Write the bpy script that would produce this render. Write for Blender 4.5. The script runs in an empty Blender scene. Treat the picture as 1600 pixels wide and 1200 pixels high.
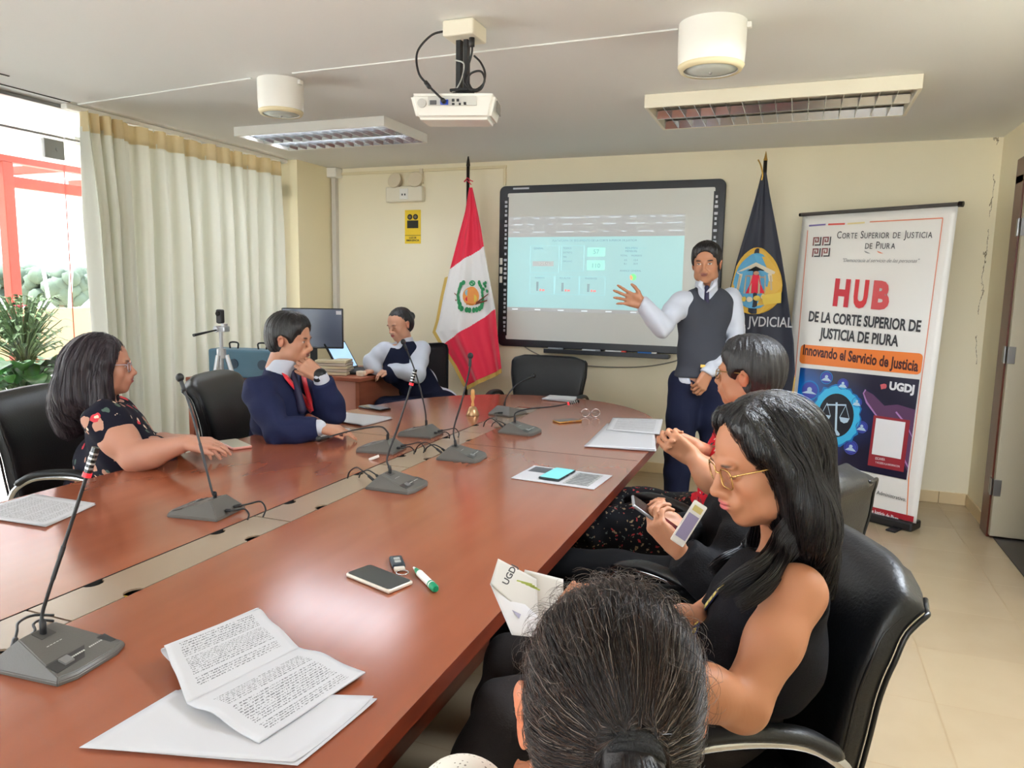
import bpy, bmesh, math, random
import numpy as np
from mathutils import Vector, Matrix, Euler
PI = math.pi
sc = bpy.context.scene
# ---------------------------------------------------------------- camera
YAW, PITCH, ROLL, FPX, CAMH = math.radians(20.978), math.radians(7.555), math.radians(0.985), 1148.0, 1.47
_f = Vector((-math.sin(YAW)*math.cos(PITCH), math.cos(YAW)*math.cos(PITCH), -math.sin(PITCH)))
_r0 = Vector((math.cos(YAW), math.sin(YAW), 0)); _u0 = _r0.cross(_f)
_r = _r0*math.cos(ROLL) + _u0*math.sin(ROLL); _u = _u0*math.cos(ROLL) - _r0*math.sin(ROLL)
cam_d = bpy.data.cameras.new('camera'); cam = bpy.data.objects.new('camera', cam_d)
sc.collection.objects.link(cam); sc.camera = cam
cam.matrix_world = Matrix(((_r.x, _u.x, -_f.x, 0), (_r.y, _u.y, -_f.y, 0), (_r.z, _u.z, -_f.z, CAMH), (0, 0, 0, 1)))
cam_d.sensor_width = 36.0; cam_d.lens = FPX/1600*36.0; cam_d.clip_start = 0.02; cam_d.clip_end = 400
# ---------------------------------------------------------------- world, lights, exposure
sc.view_settings.view_transform = 'Standard'; sc.view_settings.look = 'None'
sc.view_settings.gamma = 1; sc.view_settings.use_curve_mapping = False
sc.view_settings.exposure = 1.6
sc.view_settings.use_white_balance = True; sc.view_settings.white_balance_temperature = 6100
sc.cycles.use_denoising = True
sc.cycles.max_bounces = 10; sc.cycles.diffuse_bounces = 6; sc.cycles.glossy_bounces = 5
sc.cycles.transmission_bounces = 8; sc.cycles.transparent_max_bounces = 12
sc.cycles.sample_clamp_indirect = 4; sc.cycles.blur_glossy = 1.0; sc.cycles.denoising_prefilter = 'ACCURATE'
sc.cycles.caustics_reflective = False; sc.cycles.caustics_refractive = False
W = bpy.data.worlds.new('hazy_sky'); sc.world = W; W.use_nodes = True
_nt = W.node_tree; _bg = _nt.nodes['Background']
_tc = _nt.nodes.new('ShaderNodeTexCoord'); _sx = _nt.nodes.new('ShaderNodeSeparateXYZ'); _cr = _nt.nodes.new('ShaderNodeValToRGB')
_nt.links.new(_tc.outputs['Generated'], _sx.inputs[0]); _nt.links.new(_sx.outputs['Z'], _cr.inputs[0])
_cr.color_ramp.elements[0].position = 0.0; _cr.color_ramp.elements[0].color = (1.0, 0.985, 0.95, 1)
_cr.color_ramp.elements[1].position = 0.7; _cr.color_ramp.elements[1].color = (0.86, 0.93, 1.0, 1)
_nt.links.new(_cr.outputs[0], _bg.inputs[0]); _bg.inputs[1].default_value = 2.1
# openings that let the sky in (sampling guides at the left glass and the added front window)
def portal(loc, rot, sx, sy):
    d = bpy.data.lights.new('window_portal', 'AREA'); d.shape = 'RECTANGLE'; d.size = sx; d.size_y = sy
    d.cycles.is_portal = True
    o = bpy.data.objects.new('window_portal', d); sc.collection.objects.link(o); o.location = loc; o.rotation_euler = rot
    return o
portal((-4.2, -0.15, 1.25), (0, -PI/2, 0), 2.5, 6.9)
portal((-1.5, -3.6, 1.25), (PI/2, 0, 0), 5.0, 2.3)
# a hazy high sun over the terrace
_sd = bpy.data.lights.new('sun', 'SUN'); _sd.energy = 7.0; _sd.angle = math.radians(6); _sd.color = (1.0, 0.95, 0.86)
_so = bpy.data.objects.new('sun', _sd); sc.collection.objects.link(_so); _so.rotation_euler = (math.radians(18), math.radians(-28), 0)
SUN = _so
# ---------------------------------------------------------------- pixel helpers (photo frame 1600x1200, camera at the origin of x, y)
_O = Vector((0, 0, CAMH))
def ray(x, y): return _f + _r*((x-800)/FPX) - _u*((y-600)/FPX)
def onz(x, y, z=0.75): d = ray(x, y); return _O + d*((z-CAMH)/d.z)
def ony(x, y, Y): d = ray(x, y); return _O + d*(Y/d.y)
def onx(x, y, X): d = ray(x, y); return _O + d*(X/d.x)
def at(x, y, D): return _O + ray(x, y)*D
def dep(p): return (Vector(p)-_O).dot(_f)
# ---------------------------------------------------------------- linking and tagging
COL = sc.collection
def tag(o, label=None, cat=None, group=None, kind=None):
    if label: o['label'] = label
    if cat: o['category'] = cat
    if group: o['group'] = group
    if kind: o['kind'] = kind
    return o
def thing(name, label, cat, loc=(0, 0, 0), rz=0, group=None):
    o = bpy.data.objects.new(name, None); COL.objects.link(o); o.empty_display_size = 0.05
    o.location = loc; o.rotation_euler = (0, 0, rz)
    return tag(o, label, cat, group)
def adopt(o, parent):
    # parent a mesh modelled in world coordinates without moving it
    bpy.context.view_layer.update()
    o.parent = parent; o.matrix_parent_inverse = parent.matrix_world.inverted(); return o
def copy_tree(o, parent=None):
    c = o.copy(); COL.objects.link(c)
    if parent is not None: c.parent = parent
    for ch in list(o.children): copy_tree(ch, c)
    return c
# ---------------------------------------------------------------- materials
def srgb(*c):
    if len(c) == 1:
        h = c[0].lstrip('#'); c = [int(h[i:i+2], 16) for i in (0, 2, 4)]
    return tuple(((v/255)/12.92 if v/255 <= 0.04045 else ((v/255+0.055)/1.055)**2.4) for v in c)
MATS = {}
def mat(name, col, rough=0.5, metal=0.0, spec=0.5, coat=0.0, bump=0.0, bscale=40.0, var=0.0, vscale=6.0, emit=None, es=1.0,
        trans=0.0, sheen=0.0, stretch=(1, 1, 1), attr=None, alpha=1.0, sss=0.0, coat_rough=0.05):
    if name in MATS: return MATS[name]
    m = bpy.data.materials.new(name); m.use_nodes = True; nt = m.node_tree; b = nt.nodes['Principled BSDF']
    if isinstance(col, str): col = srgb(col)
    b.inputs['Base Color'].default_value = (*col, 1); b.inputs['Roughness'].default_value = rough
    b.inputs['Metallic'].default_value = metal; b.inputs['Specular IOR Level'].default_value = spec
    b.inputs['Coat Weight'].default_value = coat; b.inputs['Coat Roughness'].default_value = coat_rough
    b.inputs['Transmission Weight'].default_value = trans; b.inputs['Sheen Weight'].default_value = sheen
    b.inputs['Alpha'].default_value = alpha
    if sss:
        b.inputs['Subsurface Weight'].default_value = sss; b.inputs['Subsurface Radius'].default_value = (0.012, 0.005, 0.003)
        b.inputs['Subsurface Scale'].default_value = 1.0
    if emit is not None:
        if isinstance(emit, str): emit = srgb(emit)
        b.inputs['Emission Color'].default_value = (*emit, 1); b.inputs['Emission Strength'].default_value = es
    src = None
    if attr:
        a = nt.nodes.new('ShaderNodeAttribute'); a.attribute_name = attr; src = a.outputs['Color']
        nt.links.new(src, b.inputs['Base Color'])
    if bump or var:
        tc = nt.nodes.new('ShaderNodeTexCoord'); mp = nt.nodes.new('ShaderNodeMapping'); mp.inputs['Scale'].default_value = stretch
        nt.links.new(tc.outputs['Object'], mp.inputs[0])
        if bump:
            n = nt.nodes.new('ShaderNodeTexNoise'); n.inputs['Scale'].default_value = bscale; n.inputs['Detail'].default_value = 4
            nt.links.new(mp.outputs[0], n.inputs['Vector'])
            bp = nt.nodes.new('ShaderNodeBump'); bp.inputs['Strength'].default_value = min(1, bump); bp.inputs['Distance'].default_value = 0.004
            nt.links.new(n.outputs['Fac'], bp.inputs['Height']); nt.links.new(bp.outputs[0], b.inputs['Normal'])
        if var:
            n2 = nt.nodes.new('ShaderNodeTexNoise'); n2.inputs['Scale'].default_value = vscale; n2.inputs['Detail'].default_value = 5
            nt.links.new(mp.outputs[0], n2.inputs['Vector'])
            mx = nt.nodes.new('ShaderNodeMix'); mx.data_type = 'RGBA'; mx.blend_type = 'MULTIPLY'; mx.inputs[0].default_value = 1.0
            rp = nt.nodes.new('ShaderNodeMapRange'); rp.inputs[1].default_value = 0.3; rp.inputs[2].default_value = 0.7
            rp.inputs[3].default_value = 1-var; rp.inputs[4].default_value = 1+var*0.3
            nt.links.new(n2.outputs['Fac'], rp.inputs[0])
            if src: nt.links.new(src, mx.inputs[6])
            else: mx.inputs[6].default_value = (*col, 1)
            nt.links.new(rp.outputs[0], mx.inputs[7]); nt.links.new(mx.outputs[2], b.inputs['Base Color'])
    MATS[name] = m
    return m
def N(m, t, **kw):
    n = m.node_tree.nodes.new(t)
    for k, v in kw.items(): setattr(n, k, v)
    return n
def math_n(m, op, a, b=None, c=None, clamp=False):
    n = N(m, 'ShaderNodeMath', operation=op); n.use_clamp = clamp
    for i, v in enumerate((a, b, c)):
        if v is None: continue
        if isinstance(v, (int, float)): n.inputs[i].default_value = v
        else: m.node_tree.links.new(v, n.inputs[i])
    return n.outputs[0]
def mixc(m, fac, a, b):
    n = N(m, 'ShaderNodeMix', data_type='RGBA')
    for i, v in ((0, fac), (6, a), (7, b)):
        if isinstance(v, (int, float)): n.inputs[i].default_value = v
        elif isinstance(v, tuple): n.inputs[i].default_value = (*v[:3], 1)
        else: m.node_tree.links.new(v, n.inputs[i])
    return n.outputs[2]
def bsdf(m): return m.node_tree.nodes['Principled BSDF']
# ---------------------------------------------------------------- mesh collector
class MB:
    def __init__(s): s.v = []; s.f = []; s.mi = []; s.cur = 0
    def add(s, vs, fs):
        b = len(s.v); s.v += [tuple(v) for v in vs]; s.f += [tuple(i+b for i in f) for f in fs]; s.mi += [s.cur]*len(fs); return s
    def box(s, x0, x1, y0, y1, z0, z1, M=None):
        vs = [Vector(p) for p in ((x0,y0,z0),(x1,y0,z0),(x1,y1,z0),(x0,y1,z0),(x0,y0,z1),(x1,y0,z1),(x1,y1,z1),(x0,y1,z1))]
        if M is not None: vs = [M @ v for v in vs]
        return s.add(vs, [(0,3,2,1),(4,5,6,7),(0,1,5,4),(1,2,6,5),(2,3,7,6),(3,0,4,7)])
    def rbox(s, x0, x1, y0, y1, z0, z1, r=0.005, M=None, seg=2):
        bm = bmesh.new(); bmesh.ops.create_cube(bm, size=1)
        for v in bm.verts: v.co = Vector(((x0+x1)/2+v.co.x*(x1-x0), (y0+y1)/2+v.co.y*(y1-y0), (z0+z1)/2+v.co.z*(z1-z0)))
        bmesh.ops.bevel(bm, geom=list(bm.edges), offset=r, segments=seg, profile=0.5, affect='EDGES')
        return s.from_bm(bm, M)
    def from_bm(s, bm, M=None):
        bm.verts.index_update()
        vs = [(M @ v.co if M is not None else v.co.copy()) for v in bm.verts]
        s.add(vs, [[v.index for v in f.verts] for f in bm.faces]); bm.free(); return s
    def tube(s, pts, r, n=8, caps=True, sx=1.0):
        pts = [Vector(p) for p in pts]; rr = r if isinstance(r, (list, tuple)) else [r]*len(pts)
        rings = []; up = None
        for i, p in enumerate(pts):
            d = (pts[min(i+1, len(pts)-1)] - pts[max(i-1, 0)])
            if d.length < 1e-9: d = Vector((0, 0, 1))
            d.normalize()
            if up is None:
                a = Vector((0, 0, 1)) if abs(d.z) < 0.9 else Vector((1, 0, 0))
                up = (a - d*a.dot(d)).normalized()
            else:
                up = (up - d*up.dot(d))
                up = up.normalized() if up.length > 1e-6 else d.orthogonal().normalized()
            q = d.cross(up)
            rings.append([p + (up*math.cos(2*PI*k/n)*sx + q*math.sin(2*PI*k/n))*rr[i] for k in range(n)])
        vs = [v for rg in rings for v in rg]; fs = []
        for i in range(len(pts)-1):
            for k in range(n):
                a = i*n+k; b = i*n+(k+1) % n; fs.append((a, b, b+n, a+n))
        if caps: fs.append(tuple(reversed(range(n)))); fs.append(tuple(range((len(pts)-1)*n, len(pts)*n)))
        return s.add(vs, fs)
    def lathe(s, prof, n=24, M=None, caps=True):
        vs = []; fs = []
        for (r, z) in prof:
            for k in range(n):
                v = Vector((r*math.cos(2*PI*k/n), r*math.sin(2*PI*k/n), z)); vs.append(M @ v if M is not None else v)
        for i in range(len(prof)-1):
            for k in range(n):
                a = i*n+k; b = i*n+(k+1) % n; fs.append((a, b, b+n, a+n))
        if caps: fs.append(tuple(reversed(range(n)))); fs.append(tuple(range((len(prof)-1)*n, len(prof)*n)))
        return s.add(vs, fs)
    def prism(s, poly, z0, z1, M=None):
        n = len(poly); vs = [Vector((p[0], p[1], z0)) for p in poly] + [Vector((p[0], p[1], z1)) for p in poly]
        if M is not None: vs = [M @ v for v in vs]
        return s.add(vs, [tuple(reversed(range(n))), tuple(range(n, 2*n))] + [(i, (i+1) % n, n+(i+1) % n, n+i) for i in range(n)])
    def grid(s, nu, nv, fn):
        vs = [fn(i/(nu-1), j/(nv-1)) for j in range(nv) for i in range(nu)]
        return s.add(vs, [(j*nu+i, j*nu+i+1, (j+1)*nu+i+1, (j+1)*nu+i) for j in range(nv-1) for i in range(nu-1)])
    def sphere(s, c, r, n=16, m=10, M=None):
        c = Vector(c); r = r if isinstance(r, (tuple, list)) else (r, r, r)
        bm = bmesh.new(); bmesh.ops.create_uvsphere(bm, u_segments=n, v_segments=m, radius=1)
        for v in bm.verts: v.co = Vector((c.x+v.co.x*r[0], c.y+v.co.y*r[1], c.z+v.co.z*r[2]))
        return s.from_bm(bm, M)
    def build(s, name, m=None, parent=None, smooth=None, world=False, solid=0, bevel=0):
        me = bpy.data.meshes.new(name); me.from_pydata(s.v, [], s.f); me.validate()
        ms = m if isinstance(m, (list, tuple)) else [m]
        for q in ms:
            if q is not None: me.materials.append(q)
        if len(ms) > 1 and len(me.polygons) == len(s.mi): me.polygons.foreach_set('material_index', s.mi)
        if smooth: me.polygons.foreach_set('use_smooth', [True]*len(me.polygons)); 
        if smooth and smooth is not True: me.set_sharp_from_angle(angle=math.radians(smooth))
        me.update()
        o = bpy.data.objects.new(name, me); COL.objects.link(o)
        if parent is not None:
            if world: adopt(o, parent)
            else: o.parent = parent
        if bevel:
            b = o.modifiers.new('b', 'BEVEL'); b.width = bevel; b.segments = 2; b.limit_method = 'ANGLE'; b.angle_limit = math.radians(35)
        if solid:
            d = o.modifiers.new('s', 'SOLIDIFY'); d.thickness = solid; d.offset = 0
        return o
def struct(name, mb, m, parent=None, **kw):
    o = mb.build(name, m, parent, **kw)
    if parent is None: o['kind'] = 'structure'
    return o
def text_mesh(body, size, align='CENTER', extrude=0.0006, bold=0.0, shear=0.0, space=1.0, xscale=1.0, serif=False):
    # Blender's own font turned into a mesh lying in the XY plane
    cu = bpy.data.curves.new('t', 'FONT'); cu.body = body; cu.size = size; cu.align_x = align; cu.align_y = 'CENTER'
    cu.extrude = extrude; cu.offset = bold; cu.shear = shear; cu.space_character = space; cu.resolution_u = 3
    o = bpy.data.objects.new('t', cu); COL.objects.link(o)
    dg = bpy.context.evaluated_depsgraph_get(); dg.update()
    me = bpy.data.meshes.new_from_object(o.evaluated_get(dg)); bpy.data.objects.remove(o); bpy.data.curves.remove(cu)
    vs = [Vector((v.co.x*xscale, v.co.y, v.co.z)) for v in me.vertices]; fs = [tuple(p.vertices) for p in me.polygons]
    bpy.data.meshes.remove(me)
    return vs, fs
def catmull(pts, n=8):
    P = [Vector(p) for p in pts]; P = [P[0]*2-P[1]] + P + [P[-1]*2-P[-2]]; out = []
    for i in range(1, len(P)-2):
        for k in range(n):
            t = k/n; a, b, c, d = P[i-1], P[i], P[i+1], P[i+2]
            out.append(0.5*((2*b)+(c-a)*t+(2*a-5*b+4*c-d)*t*t+(3*b-a-3*c+d)*t**3))
    out.append(P[-2]); return out
def RZ(a): return Matrix.Rotation(a, 4, 'Z')
def RX(a): return Matrix.Rotation(a, 4, 'X')
def RY(a): return Matrix.Rotation(a, 4, 'Y')
def T(*p): return Matrix.Translation(Vector(p if len(p) == 3 else p[0]))
# ================================================================ the setting
WY, WX, LX, CZ, FY = 5.824, 1.20, -4.20, 2.50, -3.6     # back wall, right wall, left glass line, ceiling, wall behind the camera
m_wall = mat('wall_paint', srgb(242, 233, 206), 0.75, bump=0.25, bscale=90, var=0.05, vscale=1.6)
m_ceil = mat('ceiling_paint', srgb(228, 229, 227), 0.85, bump=0.15, bscale=60)
m_white = mat('white_enamel', srgb(236, 235, 230), 0.35)
m_trim = mat('skirting_tile', srgb(222, 200, 158), 0.35, var=0.05)
m_blk = mat('matt_black', srgb(22, 23, 26), 0.5)
m_blkgloss = mat('gloss_black', srgb(14, 15, 18), 0.18)
m_chrome = mat('chrome', srgb(210, 212, 216), 0.12, metal=1.0)
m_steel = mat('brushed_steel', srgb(165, 165, 165), 0.35, metal=1.0)
# tiled floor, 45 cm tiles
m_floor = mat('floor_tile', srgb(208, 194, 170), 0.22, spec=0.5)
def _floor():
    m = m_floor; nt = m.node_tree; L = nt.links.new
    tc = N(m, 'ShaderNodeTexCoord'); s = N(m, 'ShaderNodeSeparateXYZ'); L(tc.outputs['Object'], s.inputs[0])
    def edge(o, off):
        f = math_n(m, 'FRACT', math_n(m, 'DIVIDE', math_n(m, 'SUBTRACT', o, off), 0.46))
        return math_n(m, 'LESS_THAN', math_n(m, 'MINIMUM', f, math_n(m, 'SUBTRACT', 1.0, f)), 0.0065)
    e = math_n(m, 'MAXIMUM', edge(s.outputs['X'], 0.56), edge(s.outputs['Y'], 2.88))
    ns = N(m, 'ShaderNodeTexNoise'); ns.inputs['Scale'].default_value = 5; ns.inputs['Detail'].default_value = 8; L(tc.outputs['Object'], ns.inputs['Vector'])
    base = mixc(m, ns.outputs['Fac'], srgb(166, 146, 116), srgb(180, 162, 134))
    vo = N(m, 'ShaderNodeTexWhiteNoise', noise_dimensions='2D')
    cx = math_n(m, 'FLOOR', math_n(m, 'DIVIDE', math_n(m, 'SUBTRACT', s.outputs['X'], 0.56), 0.46)); cy = math_n(m, 'FLOOR', math_n(m, 'DIVIDE', math_n(m, 'SUBTRACT', s.outputs['Y'], 2.88), 0.46))
    cb = N(m, 'ShaderNodeCombineXYZ'); L(cx, cb.inputs[0]); L(cy, cb.inputs[1]); L(cb.outputs[0], vo.inputs['Vector'])
    base = mixc(m, math_n(m, 'MULTIPLY', vo.outputs['Value'], 0.25), base, srgb(198, 180, 148))
    col = mixc(m, e, base, srgb(160, 138, 105)); L(col, bsdf(m).inputs['Base Color'])
    L(math_n(m, 'ADD', math_n(m, 'MULTIPLY', e, 0.5), 0.2), bsdf(m).inputs['Roughness'])
    b = N(m, 'ShaderNodeBump'); b.inputs['Strength'].default_value = 0.5; b.inputs['Distance'].default_value = 0.002; b.invert = True
    L(e, b.inputs['Height']); L(b.outputs[0], bsdf(m).inputs['Normal'])
_floor()
struct('floor', MB().box(LX, WX+0.25, FY, WY+0.2, -0.1, 0), m_floor)
struct('ceiling', MB().box(LX-0.05, WX+0.25, FY-0.1, WY+0.2, CZ, CZ+0.2), m_ceil)
# back wall with peeling paint in the right corner
m_wb = mat('back_wall_paint', srgb(236, 221, 176), 0.75, bump=0.2, bscale=90)
def _wb():
    m = m_wb; L = m.node_tree.links.new
    tc = N(m, 'ShaderNodeTexCoord'); s = N(m, 'ShaderNodeSeparateXYZ'); L(tc.outputs['Object'], s.inputs[0])
    n = N(m, 'ShaderNodeTexNoise'); n.inputs['Scale'].default_value = 9; n.inputs['Detail'].default_value = 8; n.inputs['Roughness'].default_value = 0.7
    mp = N(m, 'ShaderNodeMapping'); mp.inputs['Scale'].default_value = (1, 1, 0.35); L(tc.outputs['Object'], mp.inputs[0]); L(mp.outputs[0], n.inputs['Vector'])
    # a ragged band following the corner, 3-9 cm from it
    d = math_n(m, 'SUBTRACT', 1.2, s.outputs['X'])
    wob = math_n(m, 'MULTIPLY', math_n(m, 'SUBTRACT', n.outputs['Fac'], 0.5), 0.16)
    band = math_n(m, 'LESS_THAN', math_n(m, 'ABSOLUTE', math_n(m, 'SUBTRACT', math_n(m, 'ADD', d, wob), 0.035)), 0.0022)
    n2 = N(m, 'ShaderNodeTexNoise'); n2.inputs['Scale'].default_value = 3.5; n2.inputs['Detail'].default_value = 3; L(tc.outputs['Object'], n2.inputs['Vector'])
    gate = math_n(m, 'GREATER_THAN', n2.outputs['Fac'], 0.5)
    up = math_n(m, 'GREATER_THAN', s.outputs['Z'], 0.9)
    f = math_n(m, 'MULTIPLY', math_n(m, 'MULTIPLY', band, gate), up)
    n3 = N(m, 'ShaderNodeTexNoise'); n3.inputs['Scale'].default_value = 1.3; L(tc.outputs['Object'], n3.inputs['Vector'])
    base = mixc(m, n3.outputs['Fac'], srgb(241, 232, 204), srgb(245, 237, 213))
    L(mixc(m, f, base, srgb(112, 98, 70)), bsdf(m).inputs['Base Color'])
_wb()
struct('wall_back', MB().box(LX-0.25, WX+0.25, WY, WY+0.2, 0, CZ), m_wb)
# right wall with the doorway near the back corner
D0, D1, DH = 4.24, 5.13, 2.12
struct('wall_right', MB().box(WX, WX+0.2, D1, WY, 0, CZ).box(WX, WX+0.2, FY, D0, 0, CZ).box(WX, WX+0.2, D0, D1, DH, CZ), m_wall)
struct('wall_front', MB().box(LX-0.25, LX+.15, FY-0.2, FY, 0, CZ).box(1.05, WX+0.25, FY-0.2, FY, 0, CZ).box(LX+.15, 1.05, FY-0.2, FY, 2.42, CZ).box(LX+.15, 1.05, FY-0.2, FY, 0, .08), m_wall)  # left open for the added fill window
struct('wall_left', MB().box(LX-0.25, LX+0.19, 5.30, WY, 0, CZ), mat('pier_paint', srgb(240, 230, 196), 0.75, bump=0.2, bscale=90))
struct('baseboard_back', MB().rbox(LX+0.19, WX-0.012, WY-0.012, WY-0.0005, 0.0, 0.085, 0.003), m_trim)
struct('baseboard_right', MB().rbox(WX-0.012, WX-0.0005, D1+0.16, WY-0.013, 0.0, 0.085, 0.003), m_trim)
gl = MB()
for x in (1.02, 0.57, 0.12, -0.33): gl.box(x, x+0.004, WY-0.0135, WY-0.0119, 0.003, 0.084)
gl.build('tile_joint', mat('dark_grout', srgb(140, 118, 84), 0.9), bpy.data.objects['baseboard_back'])
# corridor behind the doorway
struct('wall_corridor', MB().box(2.6, 2.7, 2.5, 7.2, 0, CZ).box(WX+0.2, 2.7, 7.2, 7.3, 0, CZ).box(WX+0.2, 2.7, 2.4, 2.5, 0, CZ).box(WX+0.2, 2.7, 2.4, 7.3, CZ, CZ+0.1), m_wall)
struct('floor_corridor', MB().box(WX+0.25, 2.7, 2.4, 7.3, -0.1, -0.001), mat('corridor_floor', srgb(120, 112, 100), 0.4))
m_door = mat('door_frame_wood', srgb(92, 40, 28), 0.3, bump=0.15, bscale=30, stretch=(1, 1, 0.1), var=0.15)
fr = MB().rbox(WX-0.03, WX+0.22, D1-0.02, D1+0.15, 0, DH+0.05, 0.004).rbox(WX-0.03, WX+0.22, D0-0.12, D0+0.02, 0, DH+0.05, 0.004).rbox(WX-0.03, WX+0.22, D0-0.12, D1+0.15, DH, DH+0.15, 0.004)
do = struct('door_1', fr, m_door)
leaf = MB().rbox(WX-0.022, WX+0.84, D1-0.066, D1-0.024, 0.02, DH-0.01, 0.003)
leaf.build('leaf', mat('door_leaf_grey', srgb(176, 168, 146), 0.45), do)
for z in (0.32, 1.12, 1.86):
    MB().rbox(WX-0.028, WX+0.012, D1-0.071, D1-0.0655, z-0.05, z+0.05, 0.002).tube([(WX-0.036, D1-0.045, z-0.05), (WX-0.036, D1-0.045, z+0.05)], 0.008).rbox(WX-0.036, WX-0.0295, D1-0.04, D1+.01, z-0.05, z+0.05, 0.002).build('hinge', m_steel, do)
MB().box(WX+0.005, WX+0.25, D0+0.02, D1-0.02, -0.02, 0.006).build('threshold', mat('threshold_stone', srgb(74, 70, 66), 0.5), do)
# ---------------------------------------------------------------- left side: frameless glass, track, curtain
m_glass = bpy.data.materials.new('clear_glass'); m_glass.use_nodes = True
def _glass(m, tint=(1, 1, 1), refl=1.0):
    nt = m.node_tree; nt.nodes.remove(nt.nodes['Principled BSDF']); out = nt.nodes['Material Output']
    t = nt.nodes.new('ShaderNodeBsdfTransparent'); t.inputs[0].default_value = (*tint, 1); g = nt.nodes.new('ShaderNodeBsdfGlossy'); g.inputs['Roughness'].default_value = 0.0
    fr = nt.nodes.new('ShaderNodeFresnel'); fr.inputs[0].default_value = 1.45; mx = nt.nodes.new('ShaderNodeMixShader')
    q = nt.nodes.new('ShaderNodeMath'); q.operation = 'MULTIPLY'; q.inputs[1].default_value = refl; nt.links.new(fr.outputs[0], q.inputs[0])
    nt.links.new(q.outputs[0], mx.inputs[0]); nt.links.new(t.outputs[0], mx.inputs[1]); nt.links.new(g.outputs[0], mx.inputs[2]); nt.links.new(mx.outputs[0], out.inputs[0])
_glass(m_glass, (0.97, 0.985, 0.975))
wy = [(FY+0.05, -1.2), (-1.19, 1.1), (1.11, 3.30), (3.31, 5.29)]
for i, (a, b) in enumerate(wy):
    w = struct('window_%d' % (i+1), MB().box(LX-0.005, LX+0.005, a, b, 0.02, 2.30), m_glass)
    fitc = MB()
    for zz in (2.235, 0.07):
        fitc.rbox(LX-0.018, LX+0.018, b-0.13, b-0.004, zz-0.055, zz+0.055, 0.003)
        fitc.tube([(LX+0.017, b-0.05, zz), (LX+0.024, b-0.05, zz)], 0.012, 12)
    fitc.build('patch_fitting', m_steel, w)
    w2 = MB().box(LX-0.005, LX+0.005, a, b, 2.32, CZ-0.02).build('upper_pane', m_glass, w)
    MB().box(LX-0.012, LX+0.012, a, b, 2.305, 2.317).build('rail', m_steel, w)
w = struct('window_5', MB().box(LX+.15, 1.05, FY-.105, FY-.095, .08, 2.42), m_glass)  # unseen window behind the camera, added for soft frontal fill
for xx in (-4.03, -2.8, -1.5, -.25, 1.03): MB().box(xx-.02, xx+.02, FY-.13, FY-.07, .08, 2.42).build('window_frame', m_steel, w)
struct('trim_1', MB().rbox(LX-0.03, LX+0.03, FY, 5.29, CZ-0.022, CZ, 0.003).box(LX-0.02, LX+0.02, FY, 5.29, -0.001, 0.012), m_steel)
# slot of the folding-door track in the ceiling
struct('trim_2', MB().box(-3.86, -3.848, FY, 2.75, CZ-0.004, CZ+0.01).box(-4.06, -4.05, FY, 3.25, CZ-0.004, CZ+0.01), mat('slot_shadow_gap', srgb(70, 68, 64), 0.9))
rt = struct('trim_3', MB().rbox(-4.135, -4.085, 3.25, 5.28, CZ-0.032, CZ-0.001, 0.006), m_white)
# curtain
m_cur = mat('curtain_cloth', srgb(240, 232, 196), 0.9)
def _cur(m, col, tcol, tr):
    nt = m.node_tree; b = bsdf(m); out = nt.nodes['Material Output']
    b.inputs['Base Color'].default_value = (*col, 1)
    t = nt.nodes.new('ShaderNodeBsdfTranslucent'); t.inputs[0].default_value = (*tcol, 1)
    mx = nt.nodes.new('ShaderNodeMixShader'); mx.inputs[0].default_value = tr
    nt.links.new(b.outputs[0], mx.inputs[1]); nt.links.new(t.outputs[0], mx.inputs[2]); nt.links.new(mx.outputs[0], out.inputs[0])
_cur(m_cur, srgb(226, 226, 216), srgb(226, 226, 208), 0.19)
m_band = mat('curtain_heading', srgb(206, 182, 134), 0.9); _cur(m_band, srgb(222, 206, 166), srgb(220, 196, 146), 0.16)
cur = thing('curtain', 'long cream pleated curtain drawn across the glass wall at the left', 'curtain', (-4.08, 4.3, 0))
_yk = []
y = 3.30; i = 0
while y < 5.22:
    _yk.append(y); y += 0.042 if y < 3.62 else (0.075 + 0.012*math.sin(i*2.1)); i += 1
def cpos(u, z):     # u runs along the heading; pleat folds deepen away from the rail
    k = u*(len(_yk)-1); i0 = min(int(k), len(_yk)-2); fr_ = k-i0; yy = _yk[i0]*(1-fr_)+_yk[i0+1]*fr_
    h = (2.46-z)/2.4; am = (0.030 + 0.030*min(1, h*4)) * (0.8+0.3*math.sin(i0*1.7+3)); 
    if yy < 3.62: am *= 1.7
    x = -0.0 + am*math.cos(2*PI*k/2) + 0.012*math.sin(k*0.9+z*1.4)
    yy2 = yy + 0.012*math.sin(2*PI*k/1+0.4) + 0.025*h*math.sin(k*0.37+1)
    if yy < 3.7: x += 0.05*(3.7-yy)/0.4
    return Vector((x, yy2-4.3, z))
nu = len(_yk)*7
cl = MB().grid(nu, 40, lambda u, v: cpos(u, 0.04+v*(2.375-0.04))).build('cloth', m_cur, cur, smooth=True)
MB().grid(nu, 5, lambda u, v: cpos(u, 2.345+v*0.115)+Vector((0.004, 0, 0))).build('heading', m_band, cur, smooth=True)
hk = MB()
for q in range(18): hk.tube([(0, 3.34+q*0.107-4.3, 2.45), (0, 3.34+q*0.107-4.3, 2.472)], 0.004, 6)
hk.build('hook', m_white, cur)
# cable joints on the ceiling
cb = MB().tube([at(112, 163, 1)*0+Vector((-4.05, 3.30, 2.497)), (-2.66, 3.16, 2.497)], 0.004).tube([(-2.40, 3.15, 2.497), (-1.45, 3.13, 2.497), (-0.51, 3.11, 2.497)], 0.004)
tag(cb.build('ceiling_cable', m_ceil), 'thin white cable run across the ceiling between the round speakers', 'cable')
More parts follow.
